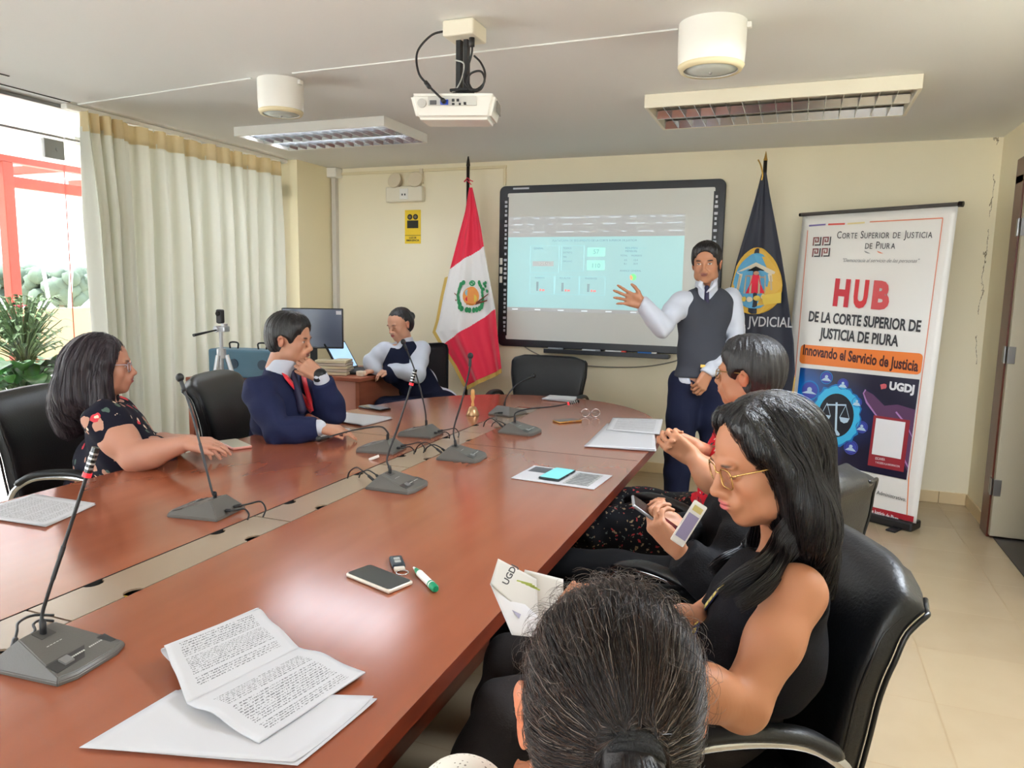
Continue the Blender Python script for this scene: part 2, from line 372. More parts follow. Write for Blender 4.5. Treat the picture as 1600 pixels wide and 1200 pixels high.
# trunking on the back wall
tr = MB().rbox(LX+0.20, LX+0.245, WY-0.05, WY-0.001, 0.085, CZ-0.001, 0.004)
struct('trim_4', tr, mat('conduit_grey', srgb(208, 204, 196), 0.5))
struct('trim_5', MB().rbox(LX+0.16, LX+0.29, WY-0.10, WY-0.001, CZ-0.085, CZ-0.002, 0.006), m_white)
struct('trim_6', MB().rbox(LX+0.29, -2.31, WY-0.022, WY-0.001, CZ-0.06, CZ-0.038, 0.003).rbox(-2.335, -2.313, WY-0.021, WY-0.001, 2.30, CZ-0.06, 0.003), mat('cream_duct', srgb(232, 220, 184), 0.5))
# ---------------------------------------------------------------- outside
m_terr = mat('terrace_tile', srgb(236, 234, 230), 0.5, var=0.03)
struct('ground_terrace', MB().box(-11.2, LX, -16, 16, -0.12, -0.005).box(LX, 8, -16, FY-.2, -.12, -.005), m_terr)  # second slab lies unseen behind the camera, added to bounce light up
struct('ground_far', MB().box(-260, -11.2, -150, 260, -4.2, -4.0), mat('far_ground', srgb(206, 196, 172), 0.9, var=0.2, vscale=0.2))
struct('wall_parapet', MB().box(-11.2, -11.0, -16, 16, -0.1, 1.0).box(-11.2, LX-0.3, 15.8, 16, -0.1, 1.0), mat('parapet_paint', srgb(164, 138, 100), 0.8))
struct('roof_overhang', MB().box(-6.3, LX-0.05, -6, 16, CZ, CZ+0.25), m_ceil)
m_perg = mat('pergola_wood', srgb(142, 44, 22), 0.5, bump=0.2, bscale=20, stretch=(1, 1, .2), var=0.15)
pg = thing('pergola', 'orange red painted wooden pergola over the bright terrace outside', 'pergola', (-7.5, 5.3, 0))
for yy in (-0.06, 4.2, -4.6): MB().rbox(-0.055, 0.055, yy-0.055, yy+0.055, -0.005, 2.62, 0.006).build('post', m_perg, pg)
MB().rbox(-0.05, 0.05, -6, 8, 2.62, 2.76, 0.006).build('beam', m_perg, pg)
MB().rbox(-2.05, -1.95, -6, 8, 2.62, 2.76, 0.006).build('beam', m_perg, pg)
for k in range(12):
    MB().rbox(-2.3, 1.15, -5.6+k*1.15, -5.54+k*1.15, 2.76, 2.86, 0.004).build('rafter', m_perg, pg)
def leafmesh(mb, base, d, L, w, droop=0.3, n=5):
    # one curved pointed leaf blade
    d = Vector(d).normalized(); sd = d.cross(Vector((0, 0, 1)));  sd = sd.normalized() if sd.length > 1e-3 else Vector((1, 0, 0)); up = sd.cross(d)
    vs = []
    for i in range(n+1):
        t = i/n; c = Vector(base)+d*L*t - Vector((0, 0, 1))*droop*L*t*t; ww = w*math.sin(PI*min(1, t*0.92+0.06))**0.8
        if i == n: ww = 0.001
        vs += [c-sd*ww+up*ww*0.35, c, c+sd*ww+up*ww*0.35]
    fs = []
    for i in range(n): a = i*3; fs += [(a, a+1, a+4, a+3), (a+1, a+2, a+5, a+4)]
    mb.add(vs, fs)
m_leaf = mat('broad_leaf', srgb(62, 118, 46), 0.4, var=0.3, vscale=12)
m_leaf2 = mat('grey_leaf', srgb(84, 108, 68), 0.6, var=0.3, vscale=14)
m_terra = mat('terracotta', srgb(200, 104, 62), 0.8, var=0.1)
rnd = random.Random(4)
def potted(name, label, loc, h, r, n, L, w, ml, pot=True, potr=0.2, poth=0.32, seed=1):
    rr = random.Random(seed); t = thing(name, label, 'plant', loc)
    if pot:
        MB().lathe([(potr*.7, 0), (potr*.95, poth*.85), (potr*1.08, poth*.86), (potr*1.08, poth), (potr*.92, poth), (potr*.9, poth*.9), (0.01, poth*.9)], 24).build('pot', m_terra, t, smooth=40)
    fo = MB(); st = MB()
    for i in range(n):
        a = rr.uniform(0, 2*PI); e = rr.uniform(0.15, 1.2); z0 = poth*.9 if pot else 0
        rad = r*rr.uniform(.1, .75); p1 = Vector((rad*math.cos(a), rad*math.sin(a), z0+h*rr.uniform(.25, .85)))
        st.tube(catmull([(0.03*math.cos(a), .03*math.sin(a), z0), (p1.x*.4, p1.y*.4, z0+(p1.z-z0)*.6), p1], 4), 0.005, 5)
        leafmesh(fo, p1, (math.cos(a), math.sin(a), e-.3), L*rr.uniform(.6, 1.1), w*rr.uniform(.7, 1.1), rr.uniform(.2, .6))
    fo.build('foliage', ml, t, smooth=True); st.build('stem', m_leaf2, t)
    return t
potted('potted_plant', 'large broad-leaved green plant in terracotta pot beside terrace glass', (-5.2, 3.66, 0), .48, .42, 90, .32, .075, m_leaf, seed=3, potr=.2, poth=.52)
potted('potted_plant', 'low green plant in terracotta pot at the very left of terrace', (-6.35, 3.86, 0), .5, .35, 60, .28, .05, m_leaf2, seed=7, potr=.22, poth=.42)
fb = potted('flowering_plant', 'grey-green bushy plant with a pink bloom by orange post', (-6.3, 4.46, 0), .75, .42, 330, .10, .022, m_leaf2, seed=9, potr=.16, poth=.75)
fl = MB()
for k in range(9): leafmesh(fl, (.16, -.12, 1.22), (math.cos(k*.7), math.sin(k*.7), .5), .06, .022, .1)
fl.build('bloom', mat('pink_bloom', srgb(230, 90, 110), 0.6), fb)
# distant trees and pale masts
m_tree = mat('far_foliage', srgb(84, 98, 84), 0.9, var=0.25, vscale=0.6)
m_trunk = mat('bark', srgb(110, 96, 80), 0.9)
for i, (px_, D, hh, rw) in enumerate([(-75, 62, 5.0, 3.0), (15, 68, 5.2, 3.0), (92, 62, 4.6, 2.6)]):
    c = at(px_, 445, D); t = thing('tree', ['grey-green rounded tree behind orange post in the distance', 'tall hazy tree just right of orange post', 'hazy tree next to the curtain edge', 'hazy tree hidden behind the cream curtain'][i], 'tree', (c.x, c.y, -4.0), group='trees beyond the terrace')
    fo = MB(); rr = random.Random(i+30)
    for k in range(110):
        bm = bmesh.new(); bmesh.ops.create_icosphere(bm, subdivisions=2, radius=rr.uniform(.35, .85))
        o_ = Vector((rr.uniform(-1, 1)*rw*.95, rr.uniform(-1, 1)*rw*.7, 3.2+hh*.55*rr.uniform(.1, 1)))
        for v in bm.verts: v.co = v.co*(1+rr.uniform(-.22, .22)) + o_
        fo.from_bm(bm)
    fo.build('crown', m_tree, t, smooth=True); MB().tube([(0, 0, 0), (.2, 0, 3.5)], [.3, .2]).build('trunk', m_trunk, t)
for i, (xa, ya, xb, yb, lab) in enumerate([(28, 395, 26, 470, 'pale thin mast beside the orange post'), (64, 400, 77, 463, 'leaning pale mast in front of distant trees'), (112, 408, 108, 462, 'upright pale mast near the curtain edge')]):
    a, b = at(xa, ya, 40), at(xb, yb, 40); b.z = min(b.z, 0); 
    tag(MB().tube([(b.x, b.y, -4.0), b, a], .09).build('mast', m_white), lab, 'mast', 'masts beyond the terrace')
tt = MB(); 
for i, px_ in enumerate((0, 70, 140)):
    c = at(px_, 470, 34); pr = [(4.5, -3.9+3.2), (2.2, .1-.5), (0.05, .75)]
    tag(MB().lathe([(.92, -.3), (.5, .1), (.03, .55)], 10, T(c.x, c.y, 0)).lathe([(.9, -4.0), (.92, -.3)], 10, T(c.x, c.y, 0)).build('canopy_tent', m_white, smooth=False), ['white peaked tent roof behind orange post', 'white peaked tent roof right of orange post', 'white peaked tent roof beside curtain'][i], 'tent', 'tents beyond the parapet')
ol = thing('reflected_fixture_box', 'plain grey box on the overhang standing for a ceiling light mirrored in the glass', 'reflection stand-in', (-5.4, 4.3, CZ))  # box stands for the ceiling light's reflection in the glass
MB().rbox(-.42, .4, -.27, .27, -.055, 0, .005).build('housing', m_white, ol)
# ================================================================ conference table
TZ = 0.75; TXC = -1.47; THW = 0.895; TY0 = -1.35; TY1 = 3.30; TEND = 1.31
def tab_outline(ins=0.0, n=48):
    pts = [(TXC-THW+ins, TY0+ins), (TXC+THW-ins, TY0+ins), (TXC+THW-ins, TY1)]
    for k in range(1, n):
        a = PI*k/n; e = 2/2.25; c, s_ = math.cos(a), math.sin(a)
        pts.append((TXC+(THW-ins)*math.copysign(abs(c)**e, c), TY1+(TEND-ins)*abs(s_)**e))
    pts.append((TXC-THW+ins, TY1)); return pts
m_wood = mat('cherry_veneer', srgb(158, 78, 44), 0.17, spec=0.75)
def _wood(m, c1, c2, c3, dirs=(4.5, .6, 4.5)):
    L = m.node_tree.links.new; tc = N(m, 'ShaderNodeTexCoord'); mp = N(m, 'ShaderNodeMapping'); mp.inputs['Scale'].default_value = dirs
    L(tc.outputs['Object'], mp.inputs[0])
    n = N(m, 'ShaderNodeTexNoise'); n.inputs['Scale'].default_value = 2.2; n.inputs['Detail'].default_value = 2; L(mp.outputs[0], n.inputs['Vector'])
    n2 = N(m, 'ShaderNodeTexNoise'); n2.inputs['Scale'].default_value = 1.5; n2.inputs['Detail'].default_value = 4; L(tc.outputs['Object'], n2.inputs['Vector'])
    c = mixc(m, math_n(m, 'MULTIPLY', math_n(m, 'SUBTRACT', n.outputs['Fac'], 0.3), 2.2, clamp=True), c1, c2)
    c = mixc(m, math_n(m, 'MULTIPLY', n2.outputs['Fac'], 0.35), c, c3); L(c, bsdf(m).inputs['Base Color'])
_wood(m_wood, srgb(140, 74, 48), srgb(152, 85, 57), srgb(160, 96, 68))
m_wedge = mat('cherry_edge', srgb(112, 48, 30), 0.3, coat=0.3); _wood(m_wedge, srgb(100, 42, 26), srgb(128, 56, 34), srgb(120, 52, 30), (2, 2, 14))
m_gap = mat('table_gap', srgb(16, 14, 13), 0.8)
tb = thing('conference_table', 'long reddish brown conference table with rounded far end', 'table', (TXC, 1.5, 0))
def tloc(p): return (p[0]-TXC, p[1]-1.5)
SX0, SX1 = -1.535, -1.392       # raceway strip
S_END = 4.12
# two veneered halves plus the far cross piece, cut around the strip
ol_ = [tloc(p) for p in tab_outline()]
# right half and left half polygons
sxa, sxb = SX0-TXC, SX1-TXC; e0, e1 = TY0-1.5, S_END-1.5
R_ = [p for p in ol_ if p[0] >= 0]; 
right = [(sxb, e0)] + [p for p in ol_ if p[0] > 0.001] + [(0.0, TY1+TEND-1.5), (0.0, e1), (sxb, e1)]
left = [(0.0, e1), (0.0, TY1+TEND-1.5)] + [p for p in ol_[3:] if p[0] < -0.001] + [ol_[0], (sxa, e0), (sxa, e1)]
def slab(poly, name):
    bm = bmesh.new(); vs = [bm.verts.new((x, y, TZ-0.038)) for x, y in poly]; f = bm.faces.new(vs)
    r = bmesh.ops.extrude_face_region(bm, geom=[f]); 
    for v in r['geom']:
        if isinstance(v, bmesh.types.BMVert): v.co.z = TZ
    bmesh.ops.recalc_face_normals(bm, faces=bm.faces)
    mb = MB(); mb.from_bm(bm)
    return mb
for nm, poly in (('tabletop_panel', right), ('tabletop_panel', left)):
    mb = slab(poly, nm)
    mi = []
    for f in mb.f:
        mi.append(0 if len(f) > 4 else 1)
    mb.mi = mi; mb.build(nm, [m_wood, m_wedge], tb)
# fine joint across the far part of the top
MB().box(SX1-TXC+0.01, THW-0.012, 3.02-1.5, 3.0225-1.5, TZ-0.001, TZ+0.0004).box(-THW+.012, SX0-TXC-.01, 3.02-1.5, 3.0225-1.5, TZ-.001, TZ+.0004).build('joint_line', m_gap, tb)
# raceway
ww = SX1-SX0
MB().box(sxa+.001, sxb-.001, e0, e1, TZ-0.10, TZ-0.03).box(sxa+.0002, sxa+.0012, e0, e1, TZ-.10, TZ-.0006).box(sxb-.0012, sxb-.0002, e0, e1, TZ-.10, TZ-.0006).build('raceway', m_gap, tb)
m_plate = mat('raceway_plate', srgb(150, 128, 108), 0.22, spec=0.6, coat=0.3, coat_rough=.15)
ycuts = [-1.32, -0.38, 0.34, 1.05, 1.78, 2.52, 3.28, 4.10]
for a, b in zip(ycuts[:-1], ycuts[1:]):
    # lift-out cover with finger notches on both long sides
    def edge(xs, sgn, yy0, yy1, rev):
        pts = []; notch = [yy0+(yy1-yy0)*q for q in (0.22, 0.78)]; rN = 0.026
        pts.append((xs, yy0))
        for c in notch:
            for k in range(9):
                an = PI*k/8; pts.append((xs+sgn*0.85*rN*math.sin(an), c-rN*math.cos(an)))
        pts.append((xs, yy1)); return pts[::-1] if rev else pts
    g = 0.003
    p = edge(SX1-.007, -1, a+g, b-g, False) + edge(SX0+g, 1, a+g, b-g, True)
    poly = [(x-TXC, y-1.5) for x, y in p]
    bm = bmesh.new(); vs = [bm.verts.new((x, y, TZ-0.006)) for x, y in poly]; f = bm.faces.new(vs)
    r = bmesh.ops.extrude_face_region(bm, geom=[f])
    for v in r['geom']:
        if isinstance(v, bmesh.types.BMVert): v.co.z = TZ-0.0015
    bmesh.ops.recalc_face_normals(bm, faces=bm.faces)
    MB().from_bm(bm).build('cover_plate', m_plate, tb)
MB().rbox(SX1-.035-TXC, SX1-.008-TXC, 1.17-1.5, 1.21-1.5, TZ-.02, TZ-.012, .002).build('yellow_tag', mat('yellow_plastic', srgb(220, 180, 50), .5), tb)
# carcass
MB().rbox(-THW+.06, THW-.06, TY0-1.5+.05, TY1-1.5+.1, TZ-.075, TZ-.0385, .003).build('underframe', m_wedge, tb)
def leg_panel(x, y, w, h0=0.0):
    # curved pedestal panel, wider at the top
    pr = []
    for k in range(9):
        t = k/8; pr.append((-w*(.34+.2*(t-.45)**2*2+.12*t), h0+t*(TZ-.075)))
    poly = pr + [(-a, b) for a, b in reversed(pr)]
    M = T(x, y, 0) @ RX(PI/2); MB().prism(poly, -.02, .02, M).build('leg', m_wedge, tb)
for yy in (-2.3, -0.3, 1.55): 
    leg_panel(-.45, yy, .55); leg_panel(.45, yy, .55)
MB().rbox(.42, .46, -2.3, 1.55, .08, TZ-.09, .003).rbox(-.46, -.42, -2.3, 1.55, .08, TZ-.09, .003).build('modesty_panel', m_wedge, tb)
MB().lathe([(.02, 0), (.42, 0), (.42, .05), (.26, .07), (.26, TZ-.08), (.5, TZ-.075), (.5, TZ-.0385), (.02, TZ-.0385)], 32, T(0, 2.35, 0)).build('pedestal', m_wedge, tb, smooth=30)
# ---------------------------------------------------------------- microphones
m_mic = mat('mic_plastic', srgb(92, 90, 86), 0.42, bump=0.1, bscale=300)
m_mic2 = mat('mic_side_facet', srgb(150, 152, 152), 0.35, metal=0.3)
m_red = mat('red_ring', srgb(220, 40, 50), 0.4, emit=srgb(220, 30, 40), es=0.25)
m_cable = mat('cable_black', srgb(24, 24, 26), 0.5)
def mic_base(t):
    # local: front (button side) towards +Y, back (cable side) towards -Y
    w2, l2 = 0.079, 0.094
    B = [(-w2, l2*.86), (-w2*.6, l2), (w2*.6, l2), (w2, l2*.86), (w2*.93, -l2*.96), (-w2*.93, -l2*.96)]     # foot print
    z0, z1 = 0.0, 0.008
    Tt = [(-w2*.93, l2*.83, .015), (-w2*.56, l2*.95, .015), (w2*.56, l2*.95, .015), (w2*.93, l2*.83, .015), (w2*.5, -l2*.5, .052), (-w2*.5, -l2*.5, .052)]
    vs = [(x, y, z0) for x, y in B] + [(x, y, z1) for x, y in B] + Tt; n = 6
    fs = [tuple(reversed(range(6)))]
    for lv in (0, 6):
        for i in range(6): fs.append((lv+i, lv+(i+1) % 6, lv+6+(i+1) % 6, lv+6+i))
    fs.append((12, 13, 14, 15, 16, 17))
    bm = bmesh.new(); bv = [bm.verts.new(v) for v in vs]
    for f in fs:
        try: bm.faces.new([bv[i] for i in f])
        except ValueError: pass
    bmesh.ops.recalc_face_normals(bm, faces=bm.faces)
    bmesh.ops.bevel(bm, geom=list(bm.edges), offset=0.0018, segments=2, affect='EDGES')
    MB().from_bm(bm).build('base', m_mic, t, smooth=25)
    sl = (.052-.015)/(l2*.83+l2*.5)          # slope of the top
    zt = lambda y: .015+(l2*.83-y)*sl+.0006
    q = MB()
    def plate(mb, x0, x1, y0, y1, h):
        vs = [(x0, y0, zt(y0)-.001), (x1, y0, zt(y0)-.001), (x1, y1, zt(y1)-.001), (x0, y1, zt(y1)-.001)]
        mb.add(vs+[(a, b, c+h) for a, b, c in vs], [(4, 5, 6, 7), (0, 1, 5, 4), (1, 2, 6, 5), (2, 3, 7, 6), (3, 0, 4, 7)])
    p2 = MB(); plate(p2, -w2*.86, w2*.84, l2*.46, l2*.74, .0018); p2.build('front_panel', mat('mic_panel', srgb(54, 54, 54), .35), t)
    p3 = MB(); plate(p3, w2*.30, w2*.55, l2*.50, l2*.68, .0055); p3.build('talk_button', mat('mic_button', srgb(120, 120, 120), .3), t)
    p4 = MB(); plate(p4, -w2*.8, w2*.78, l2*.425, l2*.435, .0012); plate(p4, -.016, .016, -l2*.45, -l2*.20, .0015); p4.build('collar_plate', mat('mic_seam', srgb(70, 69, 66), .4), t)
    # rows of small pale markings on the sloping top
    lg = MB()
    for (bx, by, s_) in ((-w2*.62, l2*.58, .9), (-w2*.1, l2*.58, .7)):
        for k in range(7): plate(lg, bx+k*.0045, bx+k*.0045+.003, by-.0012, by+.0016, .0026)
    for k in range(5): plate(lg, -w2*.1+k*.007, -w2*.1+k*.007+.005, l2*.02, l2*.035, .0009)
    lg.build('marking', mat('mic_marking', srgb(190, 190, 186), .5), t)
def microphone(label, pos, rz, neck, ring=True, cable=None, group='conference microphones on the table', foam=False):
    """pos: base centre; neck: list of world points from the base up to the capsule tip"""
    t = thing('gooseneck_microphone', label, 'microphone', (pos[0], pos[1], TZ), rz, group)
    mic_base(t)
    bpy.context.view_layer.update(); Mi = t.matrix_world.inverted()
    P = [Vector((0, -.094*.34, .046)), Vector((0, -.094*.34, .066))] + [Mi @ Vector(p) for p in neck]
    C = catmull(P, 8); n = len(C)
    # lengths
    L = [0]
    for a, b in zip(C[:-1], C[1:]): L.append(L[-1]+(b-a).length)
    tot = L[-1]
    def sub(l0, l1):
        out = []
        for i in range(n):
            if l0 <= L[i] <= l1: out.append(C[i])
        def pt(l):
            for i in range(n-1):
                if L[i] <= l <= L[i+1]+1e-9: f_ = (l-L[i])/max(1e-9, L[i+1]-L[i]); return C[i].lerp(C[i+1], f_)
            return C[-1]
        return [pt(l0)] + [p for p in out if (p-pt(l0)).length > 1e-4 and (p-pt(l1)).length > 1e-4] + [pt(l1)]
    MB().tube(sub(0, tot-.03), .0036, 8).tube(sub(.0, .028), .0062, 10).tube(sub(tot*.42, tot*.48), .0046, 8).tube(sub(tot*.30, tot*.42), .0043, 8).build('gooseneck', m_blk, t, smooth=40)
    if foam:
        e = C[-1]; MB().sphere(e, (.0125, .0125, .014), 16, 12).tube(sub(tot-.045, tot-.008), .0065, 10).build('capsule', m_blk, t, smooth=True)
    else:
        MB().tube(sub(tot-.052, tot), [.0072]*len(sub(tot-.052, tot)), 12).build('capsule', m_blkgloss, t, smooth=30)
        gm = sub(tot-.046, tot-.006)
        g = MB()
        for q in range(4):
            MB_ = sub(tot-.044+q*.010, tot-.040+q*.010); g.tube(MB_, .0078, 12)
        g.build('grille', m_steel, t, smooth=30)
    if ring: MB().tube(sub(tot-.060, tot-.051), .0082, 14).build('light_ring', m_red, t, smooth=30)
    if cable:
        cc = catmull([Vector((.02, -.094*.9, .02))]+[Vector(c) for c in cable], 8)
        MB().tube(cc, .0028, 6).tube(cc[:5], .0055, 8).build('cord', m_cable, t, smooth=True)
        if len(cable) > 3:
            c2 = catmull([Vector((-.02, -.094*.9, .02))]+[Vector((c[0]*.6-.035, c[1]*.8-.01, c[2]*.7+.001)) for c in cable], 8)
            MB().tube(c2, .0028, 6).tube(c2[:5], .0055, 8).build('cord', m_cable, t, smooth=True)
    return t
def D_(p): return dep(p)
def neckpts(pos, zz, pix, dd=None):
    D = dep((pos[0], pos[1], TZ+zz)); dd = dd or [0]*len(pix)
    return [at(x, y, D+e) for (x, y), e in zip(pix, dd)]
cabA = [(.03, -.13, .03), (.05, -.16, .035), (.03, -.19, .02), (.0, -.2, .004)]
cabB = [(.02, -.13, .05), (.0, -.17, .055), (-.02, -.21, .03), (-.03, -.225, .002)]
microphone('nearest gooseneck microphone with red ring, tall on the front left of table', (-1.272, .925, 0), math.radians(-84), neckpts((-1.32, .93), .05, [(66, 960), (76, 925), (104, 840), (136, 742), (150, 699)]), cable=[(-.02, -.12, .03), (-.05, -.15, .03), (-.1, -.17, .02), (-.14, -.16, .004)])
microphone('foam-tipped gooseneck microphone in front of woman in floral dress', (-1.69, 1.745, 0), math.radians(97), neckpts((-1.65, 1.74), .05, [(332, 770), (318, 715), (298, 640), (281, 590)]), ring=False, foam=True, cable=cabA)
microphone('long gooseneck microphone with silver tip and red ring, middle of table', (-1.295, 2.25, 0), math.radians(-88), neckpts((-1.34, 2.25), .05, [(605, 715), (620, 672), (637, 620), (649, 577)]), cable=cabB)
microphone('foam-tipped gooseneck microphone standing upright right of raceway', (-1.275, 2.755, 0), math.radians(-84), neckpts((-1.32, 2.76), .05, [(709, 670), (722, 625), (733, 580), (735, 556)]), ring=False, foam=True, cable=cabB)
microphone('gooseneck microphone bent down over white papers of man in suit', (-1.66, 2.74, 0), math.radians(96), neckpts((-1.62, 2.74), .05, [(606, 676), (596, 667), (575, 668), (545, 674), (515, 682), (498, 686)]), ring=False, foam=True, cable=cabA)
microphone('gooseneck microphone curving up in front of desk woman', (-1.665, 3.11, 0), math.radians(92), neckpts((-1.62, 3.11), .05, [(664, 640), (656, 605), (645, 570), (630, 534)]), ring=False, foam=True, cable=cabA)
microphone('low gooseneck microphone lying forward with red ring near the table head', (-1.245, 3.375, 0), math.radians(-95), neckpts((-1.28, 3.38), .05, [(806, 645), (826, 639), (866, 635), (905, 627)]), cable=cabB)
microphone('small gooseneck microphone facing empty chair at table head', (-1.50, 3.85, 0), math.radians(-12), neckpts((-1.50, 3.82), .05, [(793, 618), (806, 602), (820, 594), (834, 587)], [0, .02, .05, .08]), ring=False, foam=True, cable=[(.0, -.13, .02), (.03, -.16, .01), (.06, -.2, .003)])
# a curled cable end standing out of the raceway and a small white adapter
tag(MB().rbox(-.022, .022, -.006, .006, 0, .01, .002, RZ(.5)@RY(-.35)).build('usb_adapter', m_white), 'small white plastic adapter lying at the raceway edge', 'adapter')
bpy.data.objects['usb_adapter'].location = onz(585, 717, TZ+.004)
# ================================================================ ceiling fixtures
m_cream = mat('cream_plastic', srgb(232, 226, 208), 0.45)
m_lam = mat('louvre_aluminium', srgb(214, 218, 222), 0.2, metal=0.9)
m_tube = mat('lit_tube', srgb(255, 255, 255), 0.5, emit=(0.95, 0.98, 1.0), es=22.0)
m_tubeoff = mat('unlit_tube', srgb(240, 240, 236), 0.4)
def ceiling_light(label, x0, x1, y0, y1, h, on, cells, power=0, group='fluorescent ceiling fixtures'):
    t = thing('ceiling_light', label, 'light', ((x0+x1)/2, (y0+y1)/2, CZ), 0, group)
    a, b = (x1-x0)/2, (y1-y0)/2; w = 0.018
    hs = MB().rbox(-a, a, -b, -b+w, -h, -.001, .003).rbox(-a, a, b-w, b, -h, -.001, .003).rbox(-a, -a+w, -b+w, b-w, -h, -.001, .003).rbox(a-w, a, -b+w, b-w, -h, -.001, .003).box(-a+w, a-w, -b+w, b-w, -.02, -.002)
    hs.build('housing', m_cream if not on else m_white, t)
    lv = MB(); n = cells
    for k in range(1, n):
        x = -a+w+(2*a-2*w)*k/n; lv.box(x-.0015, x+.0015, -b+w+.002, b-w-.002, -h+.001, -h+.042)
    lv.box(-a+w, a-w, -.004, .004, -h+.001, -h+.042)
    for s_ in (-1, 1):      # parabolic side reflectors
        for q in (0, 1):
            y0_ = s_*(b-w-.002) if q else s_*.006; y1_ = s_*(b-w-.035) if q else s_*.03
            lv.add([(-a+w, y0_, -h+.002), (a-w, y0_, -h+.002), (a-w, y1_, -h+.04), (-a+w, y1_, -h+.04)], [(0, 1, 2, 3)])
    lv.build('louvre', m_lam, t)
    for s_ in (-1, 1):
        MB().tube([(-a+.03, s_*b*.5, -h+.052), (a-.03, s_*b*.5, -h+.052)], .013, 12).build('lamp_tube', m_tube if on else m_tubeoff, t)
    if power:
        d = bpy.data.lights.new('lamp_glow', 'AREA'); d.shape = 'RECTANGLE'; d.size = 2*a-.1; d.size_y = 2*b-.08; d.energy = power; d.color = (0.90, 0.95, 1.0)
        o = bpy.data.objects.new('lamp_glow', d); COL.objects.link(o); o.parent = t; o.location = (0, 0, -h-.004)
    return t
m_tube.cycles.emission_sampling = 'NONE'
ceiling_light('lit white ceiling light left of the projector, its grille glowing', -3.60, -2.44, 4.09, 4.66, .062, True, 14, 3)
ceiling_light('unlit cream ceiling light with dark grille right of the projector', -0.83, 0.49, 4.07, 4.66, .07, False, 16)
for (x, y, _w, _p) in ((.75, 2.42, 'at the door side, just ahead of the photographer', 24), (-3.2, -.9, 'at the glass side, behind the photographer', 4), (-.9, -1.6, 'at the door side, behind the photographer', 4)):  # unseen fixtures added to fill the room with light
    ceiling_light('added unseen fill light on the ceiling '+_w, x-.6, x+.6, y-.29, y+.29, .075, True, 14, _p, 'added fill lights out of the picture')
def round_speaker(label, x, y, r, h):
    t = thing('ceiling_speaker', label, 'speaker', (x, y, CZ), 0, 'round ceiling speakers')
    MB().lathe([(.001, -.001), (r, -.001), (r*1.0, -h*.55), (r*.97, -h*.93), (r*.9, -h), (r*.80, -h*1.0), (r*.79, -h*.97), (.001, -h*.97)], 48).build('shell', m_white, t, smooth=40)
    MB().lathe([(r*.965, -h*.90), (r*.985, -h*.91), (r*.91, -h*1.012), (r*.80, -h*1.012)], 48, caps=False).build('trim_ring', mat('yellowed_plastic', srgb(226, 214, 176), .5), t, smooth=True)
    MB().lathe([(r*.79, -h*.985), (r*.4, -h*1.03), (.012, -h*1.045), (.001, -h*1.045)], 40).build('grille', mat('speaker_grille', srgb(206, 212, 206), .5, bump=.6, bscale=600), t, smooth=True)
    MB().sphere((0, 0, -h*1.045), .007).build('centre_stud', m_steel, t)
    MB().rbox(r*.92, r+.016, -.012, .012, -.03, -.008, .003).build('cable_gland', m_white, t)
round_speaker('white round ceiling speaker on left, near the curtain side', -2.55, 3.25, .115, .168)
round_speaker('white round ceiling speaker right of projector above the whiteboard', -0.375, 3.10, .130, .175)
# ---------------------------------------------------------------- projector
pj = thing('ceiling_projector', 'white projector hanging from ceiling on a black mount with cables', 'projector', (-1.30, 2.80, CZ))
MB().rbox(-.066, .066, -.07, .07, -.062, -.001, .008).build('ceiling_box', m_cream, pj)
MB().rbox(-.033, -.012, -.014, .014, -.25, -.06, .002).rbox(.0, .018, -.014, .014, -.25, -.06, .002).rbox(-.05, .03, -.035, .035, -.262, -.25, .003).tube([(-.01,0,-.26),(-.01,0,-.29)],.022,12).build('mount_arm', m_blk, pj)
PM = T(-.03, .0, -.33) @ RZ(math.radians(16)) @ RX(math.radians(4))
bm = bmesh.new(); bmesh.ops.create_cube(bm, size=1)
for v in bm.verts:
    v.co = Vector((v.co.x*.34*(1.0 if v.co.z > 0 else .86), v.co.y*.25*(1.0 if v.co.z > 0 else .88), v.co.z*.095))
bmesh.ops.bevel(bm, geom=list(bm.edges), offset=.014, segments=3, affect='EDGES')
MB().from_bm(bm, PM).build('projector_body', mat('projector_plastic', srgb(226, 224, 216), .4), pj, smooth=30)
def onface(x, z, w, h, d=.004): return (x-w/2, x+w/2, -.125-d, -.1195, z-h/2, z+h/2)
MB().rbox(*onface(.0, .018, .19, .034, .001), .001, PM).build('port_panel', mat('port_panel_grey', srgb(200, 199, 193), .5), pj)
for (x, z, w, h, m_) in ((-.075, .012, .026, .016, 'g'), (-.030, .012, .03, .018, 'b'), (.004, .02, .01, .01, 'k'), (.022, .02, .01, .01, 'k'), (.004, .006, .01, .008, 'k'), (.03, .006, .008, .008, 'k'), (.05, .008, .01, .01, 'k')):
    MB().rbox(*onface(x, z, w, h, .012 if m_ == 'b' else .004), .001, PM).build('port', {'g': mat('port_grey', srgb(90, 92, 96), .5), 'b': mat('vga_blue', srgb(30, 70, 190), .4), 'k': m_blk}[m_], pj)
vt = MB()
for k in range(6): vt.rbox(.166, .1705, -.07+k*.022, -.06+k*.022, -.015, .028, .001, PM)
vt.build('vent', mat('vent_dark', srgb(120, 118, 112), .6), pj)
MB().tube([PM @ Vector((-.12, -.122, .01)), PM @ Vector((-.12, -.128, .01))], .017, 20).build('sensor_window', mat('sensor_grey', srgb(196, 195, 190), .6), pj)
MB().tube([PM @ Vector((.05, .118, 0)), PM @ Vector((.05, .146, 0))], .036, 24).build('lens', m_blkgloss, pj, smooth=30)
cv = MB().tube(catmull([(-.06, -.05, -.035), (-.12, -.06, -.05), (-.175, -.07, -.11), (-.165, -.08, -.19), (-.115, -.10, -.245), tuple(PM @ Vector((-.03, -.16, .015)))], 10), .0045, 8)
